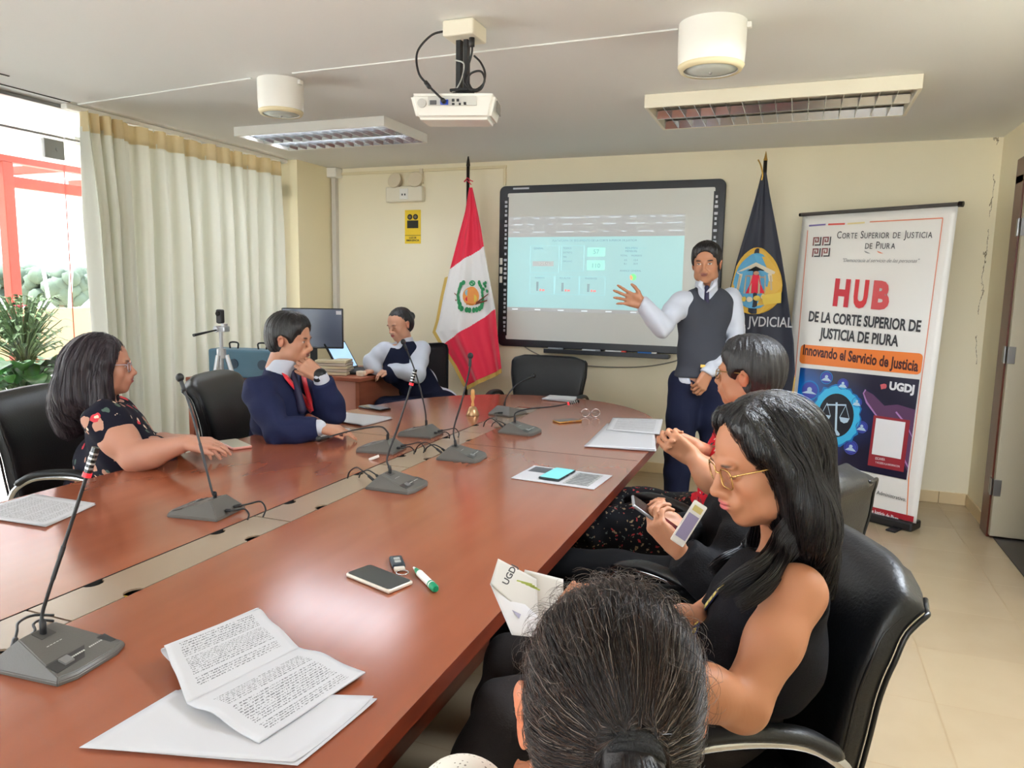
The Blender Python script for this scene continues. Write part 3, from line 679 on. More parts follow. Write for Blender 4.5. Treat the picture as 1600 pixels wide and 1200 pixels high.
cv.tube([(-.125, -.095, -.235), (-.10, -.11, -.26)], .0085, 8).tube([PM @ Vector((-.03, -.165, .014)), PM @ Vector((-.03, -.13, .012))], .009, 8).build('video_cable', m_cable, pj, smooth=True)
loop = [(.04, -.02, -.07), (.04, -.02, -.12), (.02, -.02, -.18), (.015, -.03, -.23), (.06, -.03, -.262), (.10, -.03, -.235), (.085, -.03, -.195), (.04, -.03, -.2), (.025, -.03, -.24), (.055, -.035, -.268), (.09, -.035, -.26), (.105, -.035, -.21), (.08, -.02, -.16), (.05, -.02, -.13)]
MB().tube(catmull(loop, 8), .0042, 8).tube([(.04, -.02, -.06), (.04, -.02, -.095)], .011, 10).tube(catmull([(.03, -.03, -.235), (.05, -.035, -.262), (.085, -.05, -.268), (.1, -.08, -.272)], 6), .006, 8).build('power_cable', m_cable, pj, smooth=True)
MB().tube(catmull([(-.03, -.025, -.14), (.01, -.03, -.16), (.0, -.025, -.21), (-.02, -.03, -.25), (-.04, -.03, -.262), (-.005, -.03, -.255)], 8), .003, 6).build('tie_wire', mat('grey_wire', srgb(180, 180, 176), .4), pj, smooth=True)
# ---------------------------------------------------------------- emergency light and sign
el = thing('emergency_light', 'cream twin-head emergency light with plug socket on back wall', 'emergency light', (-3.235, WY-.001, 2.24))
MB().rbox(-.19, .17, -.07, 0, -.055, .075, .012).build('case', m_cream, el)
MB().rbox(-.045, .035, -.078, -.066, -.035, .055, .003).build('socket', m_white, el)
MB().rbox(-.022, -.013, -.082, -.076, -.004, .012, .001).rbox(.005, .014, -.082, -.076, -.004, .012, .001).build('socket_slots', m_blk, el)
m_lh = mat('lamp_head_cream', srgb(224, 212, 188), .45)
for sx, an in ((-.10, -.35), (.10, .3)):
    M = T(sx, -.045, .125) @ RY(an) @ RX(math.radians(74))
    MB().lathe([(.03, -.05), (.05, -.03), (.066, .01), (.066, .024), (.056, .026), (.001, .02)], 24, M).build('lamp_head', m_lh, el, smooth=40)
    MB().tube([(sx*.9, -.035, .07), (sx, -.04, .105)], .012, 10).build('swivel', m_lh, el)
    if sx > 0: MB().rbox(sx+.02, sx+.055, -.03, -.004, .1, .225, .004).build('bracket', m_lh, el)
sg = thing('safety_sign', 'yellow emergency light sign with dark pictogram on back wall', 'sign', (-3.19, WY-.001, 1.975))
MB().box(-.078, .078, -.004, 0, -.145, .145).build('plate', mat('sign_yellow', srgb(240, 205, 40), .5), sg)
md = mat('sign_black', srgb(40, 38, 30), .6); my2 = mat('sign_grey', srgb(120, 112, 90), .6)
MF = RX(PI/2)
pg_ = MB().box(-.055, .055, -.0055, -.004, -.012, .055)
pg_.build('pictogram', md, sg)
for s_ in (-1, 1):
    MB().tube([(s_*.028, -.004, .085), (s_*.028, -.0065, .085)], .024, 18).build('pictogram', md, sg); MB().tube([(s_*.028, -.0055, .085), (s_*.028, -.0078, .085)], .013, 18).build('pictogram', my2, sg)
for q in (('LUZ DE', -.095), ('EMERGENCIA', -.118)):
    v, f = text_mesh(q[0], .021, extrude=.0004, bold=.0006); MB().add([T(0, -.0048, q[1]) @ MF @ p for p in v], f).build('lettering', md, sg)
MB().box(-.078, .078, -.0046, -.004, -.076, -.072).build('rule', md, sg)
# ================================================================ interactive whiteboard
bd = thing('interactive_whiteboard', 'large black-framed whiteboard with projected dashboard on back wall', 'whiteboard', (-1.45, WY, 1.63))
bw, bh = .905, .66
m_bf = mat('board_frame_black', srgb(30, 31, 38), .35); m_bs = mat('board_white', srgb(226, 228, 224), .3, spec=.4)
def rrect(w, h, r, n=6):
    pts = []
    for cx, cy, a0 in ((w-r, h-r, 0), (-w+r, h-r, PI/2), (-w+r, -h+r, PI), (w-r, -h+r, 1.5*PI)):
        for k in range(n+1): pts.append((cx+r*math.cos(a0+k*PI/2/n), cy+r*math.sin(a0+k*PI/2/n)))
    return pts
MB().prism(rrect(bw, bh, .05), .001, .045, MF).build('frame', m_bf, bd, bevel=.006)
MB().prism(rrect(bw-.075, bh-.06, .012), .0452, .047, MF).build('writing_surface', m_bs, bd)
m_ic = mat('board_icons', srgb(200, 204, 214), .5)
for s_ in (-1, 1):
    MB().prism([(s_*(bw-.062)-.022, -bh+.09), (s_*(bw-.062)+.022, -bh+.09), (s_*(bw-.062)+.022, bh-.09), (s_*(bw-.062)-.022, bh-.09)], .0475, .0485, MF).build('icon_strip', mat('icon_strip_black', srgb(18, 19, 24), .4), bd)
    rr = random.Random(5+s_); ic = MB(); z = bh-.13
    while z > -bh+.1:
        x = s_*(bw-.062); q = rr.choice((0, 0, 1)); w_ = rr.choice((.008, .011, .013))
        ic.box(x-w_, x+w_, -.0498, -.0486, z-.010, z+.010)
        if q: ic.box(x-w_+.004, x+w_-.004, -.0506, -.0497, z-.004, z+.004)
        z -= rr.choice((.034, .038, .05))
    ic.build('icons', m_ic, bd)
for k in range(3): MB().rbox(-bw+.012, -bw+.036, -.05, -.044, .02-k*.075, .075-k*.075, .003).build('side_button', m_white, bd)
MB().box(-bw+.12, -bw+.26, -.0462, -.0452, bh-.030, bh-.016).build('maker_plate', m_ic, bd)
# projected picture: the projector's light painted as faintly glowing sheets on the board
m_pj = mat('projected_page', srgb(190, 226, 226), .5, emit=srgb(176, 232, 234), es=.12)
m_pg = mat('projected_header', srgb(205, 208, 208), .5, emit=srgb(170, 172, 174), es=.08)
def scr(px_, py_): p = ony(px_, py_, WY-.047); return (p.x+1.45, p.z-1.63)
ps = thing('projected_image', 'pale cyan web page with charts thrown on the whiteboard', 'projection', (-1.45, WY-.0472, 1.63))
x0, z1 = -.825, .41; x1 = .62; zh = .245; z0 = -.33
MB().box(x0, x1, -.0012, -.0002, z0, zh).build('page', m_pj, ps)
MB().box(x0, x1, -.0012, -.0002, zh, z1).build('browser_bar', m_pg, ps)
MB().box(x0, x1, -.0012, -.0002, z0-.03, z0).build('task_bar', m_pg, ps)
def pr_(name, bx, col, em=.3, h=.0022):
    m_ = mat('proj_'+col.strip('#'), srgb(col), .5, emit=srgb(col), es=em)
    mb = MB()
    for (a, b, c, d) in bx: mb.box(a, b, -h, -.0011, c, d)
    return mb.build(name, m_, ps)
def sx_(u): return x0+(x1-x0)*u
def sz_(v): return zh-(zh-z0)*v
def R4(u0, u1, v0, v1): return (sx_(u0), sx_(u1), sz_(v1), sz_(v0))
pr_('card', [R4(.70-.005, .80, .16, .16+.004)], '#9ccfd0')
pr_('card', [R4(.475, .575, .15, .27)], '#9fe0c8'); pr_('card', [R4(.475, .575, .325, .46)], '#9fe0c8')
pr_('card', [R4(.155, .28, .34, .41)], '#a8aba8')
fr_ = []
for (a, b, c, d) in ((.14, .31, .12, .50), (.325, .455, .12, .47), (.14, .285, .55, .80), (.29, .43, .55, .80), (.435, .58, .55, .80)):
    for q in ((a, b, c, c+.003), (a, b, d, d+.003), (a, a+.0015, c, d), (b, b+.0015, c, d)): fr_.append(R4(*q))
pr_('card_outline', fr_, '#a9d9dc')
for (tx, u, v, s_, al) in (('PLATAFORMA DE SEGUIMIENTO DE LA CORTE SUPERIOR DE JUSTICIA', .51, .055, .022, 'CENTER'), ('GENERAL', .16, .16, .02, 'LEFT'), ('TOTAL', .19, .375, .03, 'LEFT'), ('TODOS', .335, .16, .02, 'LEFT'), ('DISTRITO', .335, .22, .018, 'LEFT'), ('MES', .335, .28, .018, 'LEFT'), ('ORGANO', .335, .34, .018, 'LEFT'), ('57', .525, .21, .05, 'CENTER'), ('110', .525, .40, .05, 'CENTER'), ('RESUMEN', .72, .16, .022, 'CENTER'), ('MENSUAL', .72, .20, .022, 'CENTER'), ('TOTAL      INGRESOS', .72, .26, .018, 'CENTER'), ('3.5         12.4', .72, .32, .02, 'CENTER'), ('8.1         20.9', .72, .37, .02, 'CENTER'), ('AVANCE GENERAL', .72, .465, .02, 'CENTER'), ('INGRESOS', .2, .575, .018, 'CENTER'), ('RESUELTOS', .35, .575, .018, 'CENTER'), ('PENDIENTES', .5, .575, .018, 'CENTER')):
    v_, f_ = text_mesh(tx, s_, align=al, extrude=.0002)
    dk = tx in ('TOTAL',)
    MB().add([T(sx_(u), -.0024, sz_(v)) @ MF @ p for p in v_], f_).build('lettering', mat('proj_text', srgb(120, 160, 170), .5, emit=srgb(110, 160, 170), es=.25) if not dk else m_white, ps)
for k, u in enumerate((.18, .33, .48)):
    pr_('bar_chart', [R4(u, u+.013, .63+.01*k, .76)], '#83979a'); pr_('bar_chart', [R4(u+.02, u+.03, .73, .76), R4(u+.034, u+.05, .735, .76)], '#e08a84')
pc = MB(); cx, cz = sx_(.735), sz_(.55)
def wedge(a0, a1, col, name='pie_slice'):
    p = [(cx, cz)]+[(cx+.026*math.cos(a0+(a1-a0)*k/12), cz+.026*math.sin(a0+(a1-a0)*k/12)) for k in range(13)]
    MB().prism(p, .0012, .0022, MF).build(name, mat('proj_'+col[1:], srgb(col), .5, emit=srgb(col), es=.3), ps)
wedge(-PI*.6, PI*.75, '#7ee08c'); wedge(PI*.75, PI*1.4, '#f0a878')
rr = random.Random(8); bx = []
for v_ in (.395, .345, .285):
    u = x0+.05
    while u < x1-.06:
        w_ = rr.uniform(.03, .16); bx.append((u, min(u+w_, x1-.02), v_-.004, v_+.004)); u += w_+rr.uniform(.03, .12)
pr_('browser_text', bx, '#b9bec0', .3); bx = []
for k in range(7): bx.append((x0+.05+k*.2, x0+.10+k*.2, z0-.02, z0-.012))
pr_('task_icons', bx, '#dfe6e8', .3)
# marker tray and pens
ty = thing('pen_tray', 'black pen tray fixed under the whiteboard frame', 'tray', (-1.40, WY-.03, .955))
MB().rbox(-.52, .50, -.075, .018, -.022, .004, .004).rbox(-.52, .50, -.078, -.070, -.02, .014, .002).build('tray', m_bf, ty)
for i, (x, L_, c, cc, lb) in enumerate(((-.42, .13, '#8f949c', '#7a8088', 'grey whiteboard pen lying leftmost in the black pen tray'), (-.12, .15, '#c8ccd2', '#8a8f96', 'pale grey whiteboard pen in the middle of the pen tray'), (.08, .17, '#dcdcdc', '#d03a2c', 'white whiteboard marker with red cap in the pen tray'), (.33, .15, '#2f6fc0', '#e8e8e8', 'blue whiteboard marker with white cap rightmost in tray'))):
    t = thing('whiteboard_marker', lb, 'marker', (-1.40+x, WY-.088, .971), 0, 'markers in the pen tray')
    MB().tube([(-L_/2, 0, 0), (L_/2-.04, 0, 0)], .0085, 12).build('barrel', mat('pen_'+c[1:], srgb(c), .35), t, smooth=30)
    MB().tube([(L_/2-.04, 0, 0), (L_/2, 0, 0)], .0095, 12).build('cap', mat('pen_'+cc[1:], srgb(cc), .35), t, smooth=30)
MBc = MB().tube(catmull([(-2.12, WY-.02, .97), (-2.02, WY-.02, .92), (-1.85, WY-.015, .86), (-1.5, WY-.012, .835), (-1.15, WY-.012, .85), (-.9, WY-.012, .90), (-.75, WY-.012, .965)], 10), .005, 6)
tag(MBc.build('board_cable', mat('cable_grey', srgb(140, 136, 124), .6), smooth=True), 'thin grey cable sagging under the whiteboard along back wall', 'cable')
# ================================================================ flags on poles
m_pole = mat('dark_pole', srgb(30, 24, 20), .35); m_gold = mat('gold_fringe', srgb(206, 172, 84), .5, bump=.6, bscale=220); m_goldm = mat('gold_metal', srgb(200, 160, 80), .3, metal=.9)
# the hanging cloth: rows from the tip down; each row gives left and right edge in local x, with folds running down
def flag_surface(rows, folds, amp):
    def fn(u, v):
        k = (1-v)*(len(rows)-1); i = min(int(k), len(rows)-2); f = k-i; f = f*f*(3-2*f) if False else f
        zl, xl, xr, zr = [rows[i][q]*(1-f)+rows[i+1][q]*f for q in range(4)]
        x = xl+(xr-xl)*u; z = zl+(zr-zl)*u; h = (1-v)
        y = amp*(h**.7)*(math.sin(u*folds*PI+.6)+.35*math.sin(u*folds*2.3*PI+2*h)) + .02*math.sin(h*4)
        return Vector((x, y, z))
    return fn
def flag_mat(name, cols):
    """cols: list of (v limit, colour) measured by the uv map"""
    return None
def cloth(name, rows, folds, amp, mats, pick, parent, nu=70, nv=110, depth=.012):
    fn = flag_surface(rows, folds, amp); mb = MB()
    vs = [fn(i/(nu-1), j/(nv-1)) for j in range(nv) for i in range(nu)]; fs = []
    mb.add(vs, [(j*nu+i, j*nu+i+1, (j+1)*nu+i+1, (j+1)*nu+i) for j in range(nv-1) for i in range(nu-1)])
    mb.mi = [pick((i+.5)/(nu-1), (j+.5)/(nv-1)) for j in range(nv-1) for i in range(nu-1)]
    o = mb.build(name, mats, parent, smooth=True, solid=.006); return o, fn
def pole(t, h, tipz, x=0, y=.05, lean=0):
    MB().tube([(x, y, .05), (x+lean, y, h)], .013, 12).build('pole', m_pole, t, smooth=True)
    MB().lathe([(.16, 0), (.16, .02), (.06, .05), (.02, .09), (.001, .09)], 28, T(x, y, 0)).build('base', mat('pole_base', srgb(60, 40, 28), .4), t, smooth=40)
# Peruvian flag.  rows: (z left, x left, x right, z right)
pf = thing('national_flag', 'red and white flag with coat of arms on dark pole', 'flag', (-2.60, 5.50, 0))
fy = 5.50
def frow(pl, pr): a, b = ony(*pl, fy), ony(*pr, fy); return (a.z, a.x+2.60, b.x+2.60, b.z)
rows = [frow((733, 293), (738, 293)), frow((726, 330), (745, 326)), frow((715, 368), (751, 355)), frow((706, 400), (756, 386)), frow((697, 432), (762, 418)), frow((690, 462), (768, 450)), frow((683, 500), (775, 484)), frow((678, 518), (778, 510)), frow((694, 545), (781, 532)), frow((712, 572), (784, 552)), frow((728, 603), (787, 575))]
m_r = mat('flag_red', srgb(224, 16, 62), .6, sheen=.3); m_w = mat('flag_white', srgb(232, 230, 230), .6, sheen=.3)
_pf = flag_surface(rows, 3.2, .035)
def _ln(p, q): a, b = ony(*p, fy), ony(*q, fy); return (a.x+2.60, a.z, (b.z-a.z)/(b.x-a.x))
_l1, _l2 = _ln((703, 418), (754, 386)), _ln((695, 535), (773, 484))
def pick(u, v):
    p = _pf(u, v)
    if p.z > _l1[1]+(p.x-_l1[0])*_l1[2]: return 0
    return 1 if p.z > _l2[1]+(p.x-_l2[0])*_l2[2] else 0
fo, ffn = cloth('cloth', rows, 3.2, .035, [m_r, m_w], pick, pf, 110, 300)
pole(pf, 2.42, 0, x=.062)
MB().lathe([(.001, .09), (.012, .03), (.016, .0), (.008, -.02)][::-1], 12, T(.062, .05, 2.43)).build('finial', m_pole, pf)
MB().tube(catmull([(.045, .05, 2.315), (.065, .03, 2.33), (.09, .03, 2.31), (.115, .03, 2.30)], 5), .004, 6).tube(catmull([(.05, .045, 2.315), (.075, .03, 2.30), (.10, .03, 2.275)], 5), .004, 6).tube([(.035, .035, 2.30), (.05, .045, 2.32), (.08, .05, 2.315)], .006, 6).build('tie_ribbon', m_r, pf)
# fringe follows the lower edge
fr = MB()
def fringe(mb, path, w, out):
    P = [Vector(p) for p in path]; vs = []; 
    for p in P: vs += [p, p+Vector(out)*w]
    mb.add(vs, [(2*i, 2*i+2, 2*i+3, 2*i+1) for i in range(len(P)-1)])
left = [ffn(0, 1-k/40) for k in range(16, 41)]; bot = [ffn(k/30, 0) for k in range(31)]
fringe(fr, left, .032, (-.9, -.02, -.3)); fringe(fr, bot, .034, (.12, -.02, -1))
fr.build('fringe', m_gold, pf, solid=.004)
# coat of arms in the white band, set on the cloth surface
def oncloth(fn, u, v, off=.008):
    p = fn(u, v); a = fn(u+.01, v)-p; b = fn(u, min(1, v+.01))-p; n = a.cross(b).normalized()
    if n.y > 0: n = -n
    return p+n*off
def emblem(fn, uc, vc, poly, m_, name, parent, off, sx=1, sz=1):
    # poly in metres around the centre; mapped onto the folds by local size
    p0 = fn(uc, vc); du = (fn(uc+.05, vc)-fn(uc-.05, vc)); dv = (fn(uc, vc+.03)-fn(uc, vc-.03))
    M2 = ((du.x/.1, dv.x/.06), (du.z/.1, dv.z/.06)); det = M2[0][0]*M2[1][1]-M2[0][1]*M2[1][0]
    vs = []
    for x, z in poly:
        a, b = x*sx, z*sz; u = (a*M2[1][1]-b*M2[0][1])/det; v = (b*M2[0][0]-a*M2[1][0])/det
        q = oncloth(fn, min(.99, max(.01, uc+u)), min(.99, max(.01, vc+v)), off); vs.append(q)
    return MB().add(vs, [tuple(range(len(vs)))]).build(name, m_, parent, solid=.0025)
def circ(r, cx=0, cz=0, n=20, ry=None): return [(cx+r*math.cos(2*PI*k/n), cz+(ry or r)*math.sin(2*PI*k/n)) for k in range(n)]
mg = mat('emblem_green', srgb(40, 140, 84), .6); mo = mat('emblem_orange', srgb(232, 150, 70), .6); my = mat('emblem_yellow', srgb(226, 196, 80), .6); mlb = mat('emblem_blue', srgb(150, 200, 220), .6); mdr = mat('emblem_brown', srgb(120, 60, 40), .6)
uc, vc = .5, .5
for _it in range(30):
    _p = ffn(uc, vc); _t = ony(735, 456, fy); _du = (ffn(uc+.01, vc)-_p)/.01; _dv = (ffn(uc, vc+.005)-_p)/.005; _det = _du.x*_dv.z-_dv.x*_du.z; _ex, _ez = _t.x+2.60-_p.x, _t.z-_p.z
    uc += .7*(_ex*_dv.z-_ez*_dv.x)/_det; vc += .7*(_du.x*_ez-_du.z*_ex)/_det
emblem(ffn, uc, vc, circ(.062, 0, -.03, 18, .075), mo, 'shield', pf, .007)
emblem(ffn, uc, vc, circ(.03, -.02, -.005, 14), mlb, 'shield_field', pf, .011)
emblem(ffn, uc, vc, circ(.032, .015, -.05, 14), my, 'shield_field', pf, .011)
emblem(ffn, uc, vc, circ(.022, -.022, -.055, 12), m_r, 'shield_field', pf, .011)
emblem(ffn, uc, vc, circ(.03, .005, .075, 16, .026), mg, 'laurel_crown', pf, .009)
emblem(ffn, uc, vc, circ(.017, .005, .075, 12, .014), m_w, 'laurel_crown', pf, .012)
rr = random.Random(2)
for s_ in (-1, 1):
    for k in range(13):
        a = -1.9+k*.26; 
        cx, cz = s_*.10*math.cos(a*.72)*1.0, -.02+.12*math.sin(a*.8)
        emblem(ffn, uc, vc, circ(.013, cx+rr.uniform(-.008, .008), cz, 8, .022), mg, 'laurel_leaf', pf, .009+.0004*k)
for s_ in (-1, 1):
    for k in range(2):
        emblem(ffn, uc, vc, [(s_*.03, -.10), (s_*(.15-.02*k), -.02-.05*k), (s_*(.155-.02*k), -.01-.05*k), (s_*.035, -.08)], mdr, 'banner_staff', pf, .006)
for k, (dx, dz) in enumerate(((.10, -.005), (.125, .02), (.14, -.02), (.135, .05), (.11, .04))):
    emblem(ffn, uc, vc, circ(.014, dx+.01, dz+.03, 8), mg, 'laurel_leaf', pf, .01)
# court flag
jf = thing('court_flag', 'navy blue flag with round golden emblem and silver lettering', 'flag', (-.31, 5.45, 0))
fy2 = 5.45
def frow2(pl, pr): a, b = ony(*pl, fy2), ony(*pr, fy2); return (a.z, a.x+.31, b.x+.31, b.z)
rows2 = [frow2((1191, 268), (1197, 268)), frow2((1180, 310), (1203, 306)), frow2((1165, 360), (1212, 352)), frow2((1150, 410), (1221, 400)), frow2((1140, 450), (1228, 444)), frow2((1131, 500), (1234, 492)), frow2((1124, 540), (1240, 535)), frow2((1120, 590), (1242, 580)), frow2((1135, 640), (1238, 610)), frow2((1150, 690), (1225, 600+38))]
m_navy = mat('flag_navy', srgb(22, 27, 48), .55, sheen=.25)
jo, jfn = cloth('cloth', rows2, 3.0, .022, [m_navy], lambda u, v: 0, jf, 60, 110)
pole(jf, 2.36, 0, x=.045)
MB().lathe([(.008, 0), (.014, .015), (.01, .03), (.001, .075)], 12, T(.045, .05, 2.35)).build('finial', m_goldm, jf)
MB().tube(catmull([(.0, .0, 2.36), (.02, -.02, 2.32), (.035, -.02, 2.26), (.03, -.02, 2.22)], 5), .005, 6).build('gold_cord', m_goldm, jf)
fr2 = MB(); fringe(fr2, [jfn(1, 1-k/30) for k in range(24, 31)], .03, (.3, -.02, -.9)); fringe(fr2, [jfn(k/20, 0) for k in range(21)], .03, (.2, -.02, -1)); fr2.build('fringe', m_gold, jf, solid=.004)
def jinv(px_, py_):      # the u, v of a photo point on the court flag
    best = None
    P = ony(px_, py_, fy2); tx, tz = P.x+.31, P.z
    u, v = .5, .5
    for it in range(40):
        p = jfn(u, v); du = (jfn(u+.01, v)-p)/.01; dv = (jfn(u, v+.005)-p)/.005
        det = du.x*dv.z-dv.x*du.z; ex, ez = tx-p.x, tz-p.z
        u += .7*(ex*dv.z-ez*dv.x)/det; v += .7*(du.x*ez-du.z*ex)/det; u = min(.98, max(.02, u)); v = min(.97, max(.02, v))
    return u, v
uc, vc = jinv(1180, 437)
E_ = lambda poly, m_, nm, off: emblem(jfn, uc, vc, poly, m_, nm, jf, off)
eR = .178
E_(circ(eR, n=40, ry=.212), mat('emblem_gold', srgb(222, 178, 62), .5), 'emblem_ring', .010)
E_(circ(eR*.84, n=40, ry=.178), mat('emblem_sky', srgb(96, 170, 214), .6), 'emblem_field', .013)
mcr = mat('emblem_cream', srgb(228, 218, 196), .6)
E_([(-.125, .04), (.125, .04), (.135, .055), (.0, .12), (-.135, .055)], mcr, 'temple_pediment', .016)
E_([(-.06, .062), (.06, .062), (0, .092)], m_blk, 'temple_pediment', .019)
E_([(-.11, .04), (.11, .04), (.115, -.10), (-.115, -.10)], mcr, 'temple_wall', .0155)
for k in range(6): E_([(-.108+k*.041, .03), (-.098+k*.041, .03), (-.098+k*.041, -.09), (-.108+k*.041, -.09)], mat('emblem_tan', srgb(196, 178, 148), .6), 'temple_column', .0185)
E_([(-.012, .035), (.018, .03), (.028, -.03), (.055, -.085), (-.05, -.09), (-.02, -.02)], m_r, 'figure_robe', .021)
E_(circ(.014, .004, .045, 12), mat('emblem_skin', srgb(200, 150, 120), .6), 'figure_head', .021)
E_([(-.05, .03), (.05, .02), (.05, .012), (-.05, .022)], mat('emblem_skin', srgb(200, 150, 120), .6), 'figure_arm', .023)
E_([(-.12, -.085), (.10, -.095), (.09, -.125), (-.09, -.13)], m_w, 'emblem_scroll', .020)
for k in range(8): E_(circ(.016, -.09+k*.034, -.115-.01*math.sin(k), 10), my if k % 2 else mcr, 'emblem_scroll', .023)
E_([(.03, -.10), (.17, -.075), (.16, -.14), (.05, -.155)], my, 'emblem_ribbon', .022)
# lettering across the lower cloth
vv, ff = text_mesh('PODER JVDICIAL', .098, extrude=.0008, bold=.0012)
ut, vt = jinv(1174, 503)
lx = [v.x for v in vv]
nv = []; _ts = .54/(max(lx)-min(lx))
for v in vv:
    xx, zz = v.x*_ts, v.y*1.0
    p0 = ony(1174, 503, fy2); tx, tz = p0.x+.31+xx, p0.z+zz+.0
    # the surface point straight behind
    u, w = ut, vt
    for it in range(8):
        p = jfn(u, w); du = (jfn(u+.01, w)-p)/.01; dv = (jfn(u, w+.005)-p)/.005
        det = du.x*dv.z-dv.x*du.z; ex, ez = tx-p.x, tz-p.z
        u += (ex*dv.z-ez*dv.x)/det; w += (du.x*ez-du.z*ex)/det; u = min(1.02, max(-.02, u)); w = min(.97, max(.02, w))
    q = jfn(u, w); nv.append(Vector((q.x, q.y-.007-v.z, q.z)))
MB().add(nv, ff).build('lettering', mat('silver_lettering', srgb(196, 198, 204), .4), jf)
# ================================================================ roll-up banner
bn = thing('rollup_banner', 'tall white roll-up banner reading HUB beside the door corner', 'banner', (.36, 5.26, 0))
bTL, bTR, bBL, bBR = Vector((.0, 5.625, 1.995)), Vector((.862, 5.14, 1.995)), Vector((-.075, 5.50, .055)), Vector((.775, 5.02, .055))
bO = Vector((.36, 5.26, 0)); bN = (bTR-bTL).cross(bBL-bTL).normalized()
if bN.y > 0: bN = -bN
def bP(u, v, off=0.0):   # u left to right, v top to bottom
    return bTL*(1-u)*(1-v)+bTR*u*(1-v)+bBL*(1-u)*v+bBR*u*v + bN*off - bO
def buv(x, y):
    d = ray(x, y); t = (bTL-_O).dot(bN)/d.dot(bN); p = _O+d*t
    u, v = .5, .5
    for _ in range(12):
        q = bP(u, v)+bO; a = (bTR-bTL)*(1-v)+(bBR-bBL)*v; b = (bBL-bTL)*(1-u)+(bBR-bTR)*u; e = p-q
        aa, bb, ab = a.dot(a), b.dot(b), a.dot(b); det = aa*bb-ab*ab; ea, eb = e.dot(a), e.dot(b)
        u += (ea*bb-eb*ab)/det; v += (eb*aa-ea*ab)/det
    return u, v
m_vin = mat('banner_vinyl', srgb(234, 232, 228), .28, spec=.4)
mb = MB().grid(24, 40, lambda u, v: bP(u, v, .004*math.sin(u*PI)*math.sin(v*PI)+.0025*math.sin(u*9)*(1-v)))
mb.build('print', m_vin, bn, smooth=True, solid=.001)
def patch(name, uvs, m_, off=.0075, solid=.0008, sub=0):
    return MB().add([bP(u, v, off) for u, v in uvs], [tuple(range(len(uvs)))]).build(name, m_, bn, solid=solid)
def quad(u0, u1, v0, v1): return [(u0, v0), (u1, v0), (u1, v1), (u0, v1)]
BW, BHt = .985, 1.95
def btext(body, pl, pr, hgt, m_, bold=.0, name='lettering', off=.0095, shear=0, small=None):
    (u0, v0), (u1, v1) = buv(*pl), buv(*pr)
    if small:     # small capitals: first letters larger
        parts = []; x = 0
        for w_ in body.split(' '):
            for i, ch in enumerate(w_):
                sz = hgt if (i == 0 and w_ not in small) else hgt*.78
                vs_, fs_ = text_mesh(ch, sz, 'LEFT', .0003, bold); mx = max(v.x for v in vs_); mn = min(v.x for v in vs_)
                parts.append(([Vector((v.x-mn+x, v.y-(hgt-sz)*.36, v.z)) for v in vs_], fs_)); x += mx-mn+hgt*.12
            x += hgt*.35
        vs, fs = [], []
        for a, b in parts: n0 = len(vs); vs += a; fs += [tuple(i+n0 for i in f) for f in b]
    else: vs, fs = text_mesh(body, hgt, 'LEFT', .0003, bold, shear)
    xs = [v.x for v in vs]; a, b = min(xs), max(xs); mk = MB()
    mk.add([bP(u0+(u1-u0)*(v.x-a)/(b-a), v0+(v1-v0)*(v.x-a)/(b-a)-v.y/BHt, off+v.z) for v in vs], fs)
    return mk.build(name, m_, bn)
M_ = lambda n, *c, **k: mat(n, srgb(*c), .4, **k)
mbl = M_('print_black', 52, 52, 56); mrd = M_('print_red', 200, 32, 52); mrd2 = M_('print_red_light', 212, 84, 88); mor = M_('print_orange', 238, 130, 52); mln = M_('print_salmon', 226, 140, 110); mgr = M_('print_grey', 150, 150, 152); mbr = M_('print_brown', 140, 72, 72)
def line(p0, p1, w, m_, name='rule'):
    (u0, v0), (u1, v1) = buv(*p0), buv(*p1); dx, dy = (u1-u0)*BW, (v1-v0)*BHt; l = math.hypot(dx, dy); nx, ny = -dy/l*w/2/BW, dx/l*w/2/BHt
    patch(name, [(u0+nx, v0+ny), (u1+nx, v1+ny), (u1-nx, v1-ny), (u0-nx, v0-ny)], m_, .0085)
line((1265, 353), (1291, 351), .011, M_('print_violet', 128, 116, 176)); line((1295, 351), (1321, 350), .011, M_('print_red2', 226, 90, 80)); line((1325, 350), (1352, 348), .011, M_('print_sand', 230, 214, 160))
line((1360, 347), (1474, 341), .007, mln); line((1474, 341), (1421, 745), .005, mln); line((1263, 360), (1239, 640), .005, mln); line((1421, 745), (1418, 805), .005, mor)
# court logo: four P/J meanders
def logo(px_, py_, s_):
    u, v = buv(px_, py_); q = s_/BW; r = s_/BHt; t = .14
    for (a, b, c, d) in ((0, t, 0, 1), (0, .72, 0, t), (.58, .72, 0, .62), (.26, .72, .5, .62), (.26, .38, .26, .62), (.86, 1, 0, 1), (.26, 1, .86, 1), (.0, .14, .8, 1)):
        patch('logo', quad(u+a*q, u+b*q, v+c*r, v+d*r), mbr if (a+c) < .8 else mbl, .0085)
for (x, y) in ((1272, 371), (1287, 370.5), (1271, 388.5), (1285.5, 388)): logo(x, y, .058)
btext('CORTE SUPERIOR DE JUSTICIA', (1309, 368), (1458, 366.5), .068, mbl, 0, small=('DE',))
btext('DE PIURA', (1353, 384), (1400, 384), .066, mbl, 0, small=('DE',))
for k, x in enumerate((1351, 1371)):
    (u, v) = buv(x, 392); patch('flourish', [(u, v), (u+.02, v+.004), (u+.045, v+.010), (u+.025, v+.009), (u+.01, v+.006)], mgr if k == 0 else mln, .0085)
btext('"Democracia al servicio de las personas"', (1318, 407), (1438, 408), .034, mgr, 0, shear=.4)
btext('H', (1304, 459), (1328, 461), .235, mrd, .013); btext('U', (1335, 461), (1357, 462.5), .235, M_('print_red3', 212, 50, 58), .013); btext('B', (1364, 463), (1391, 465), .235, mrd2, .013)
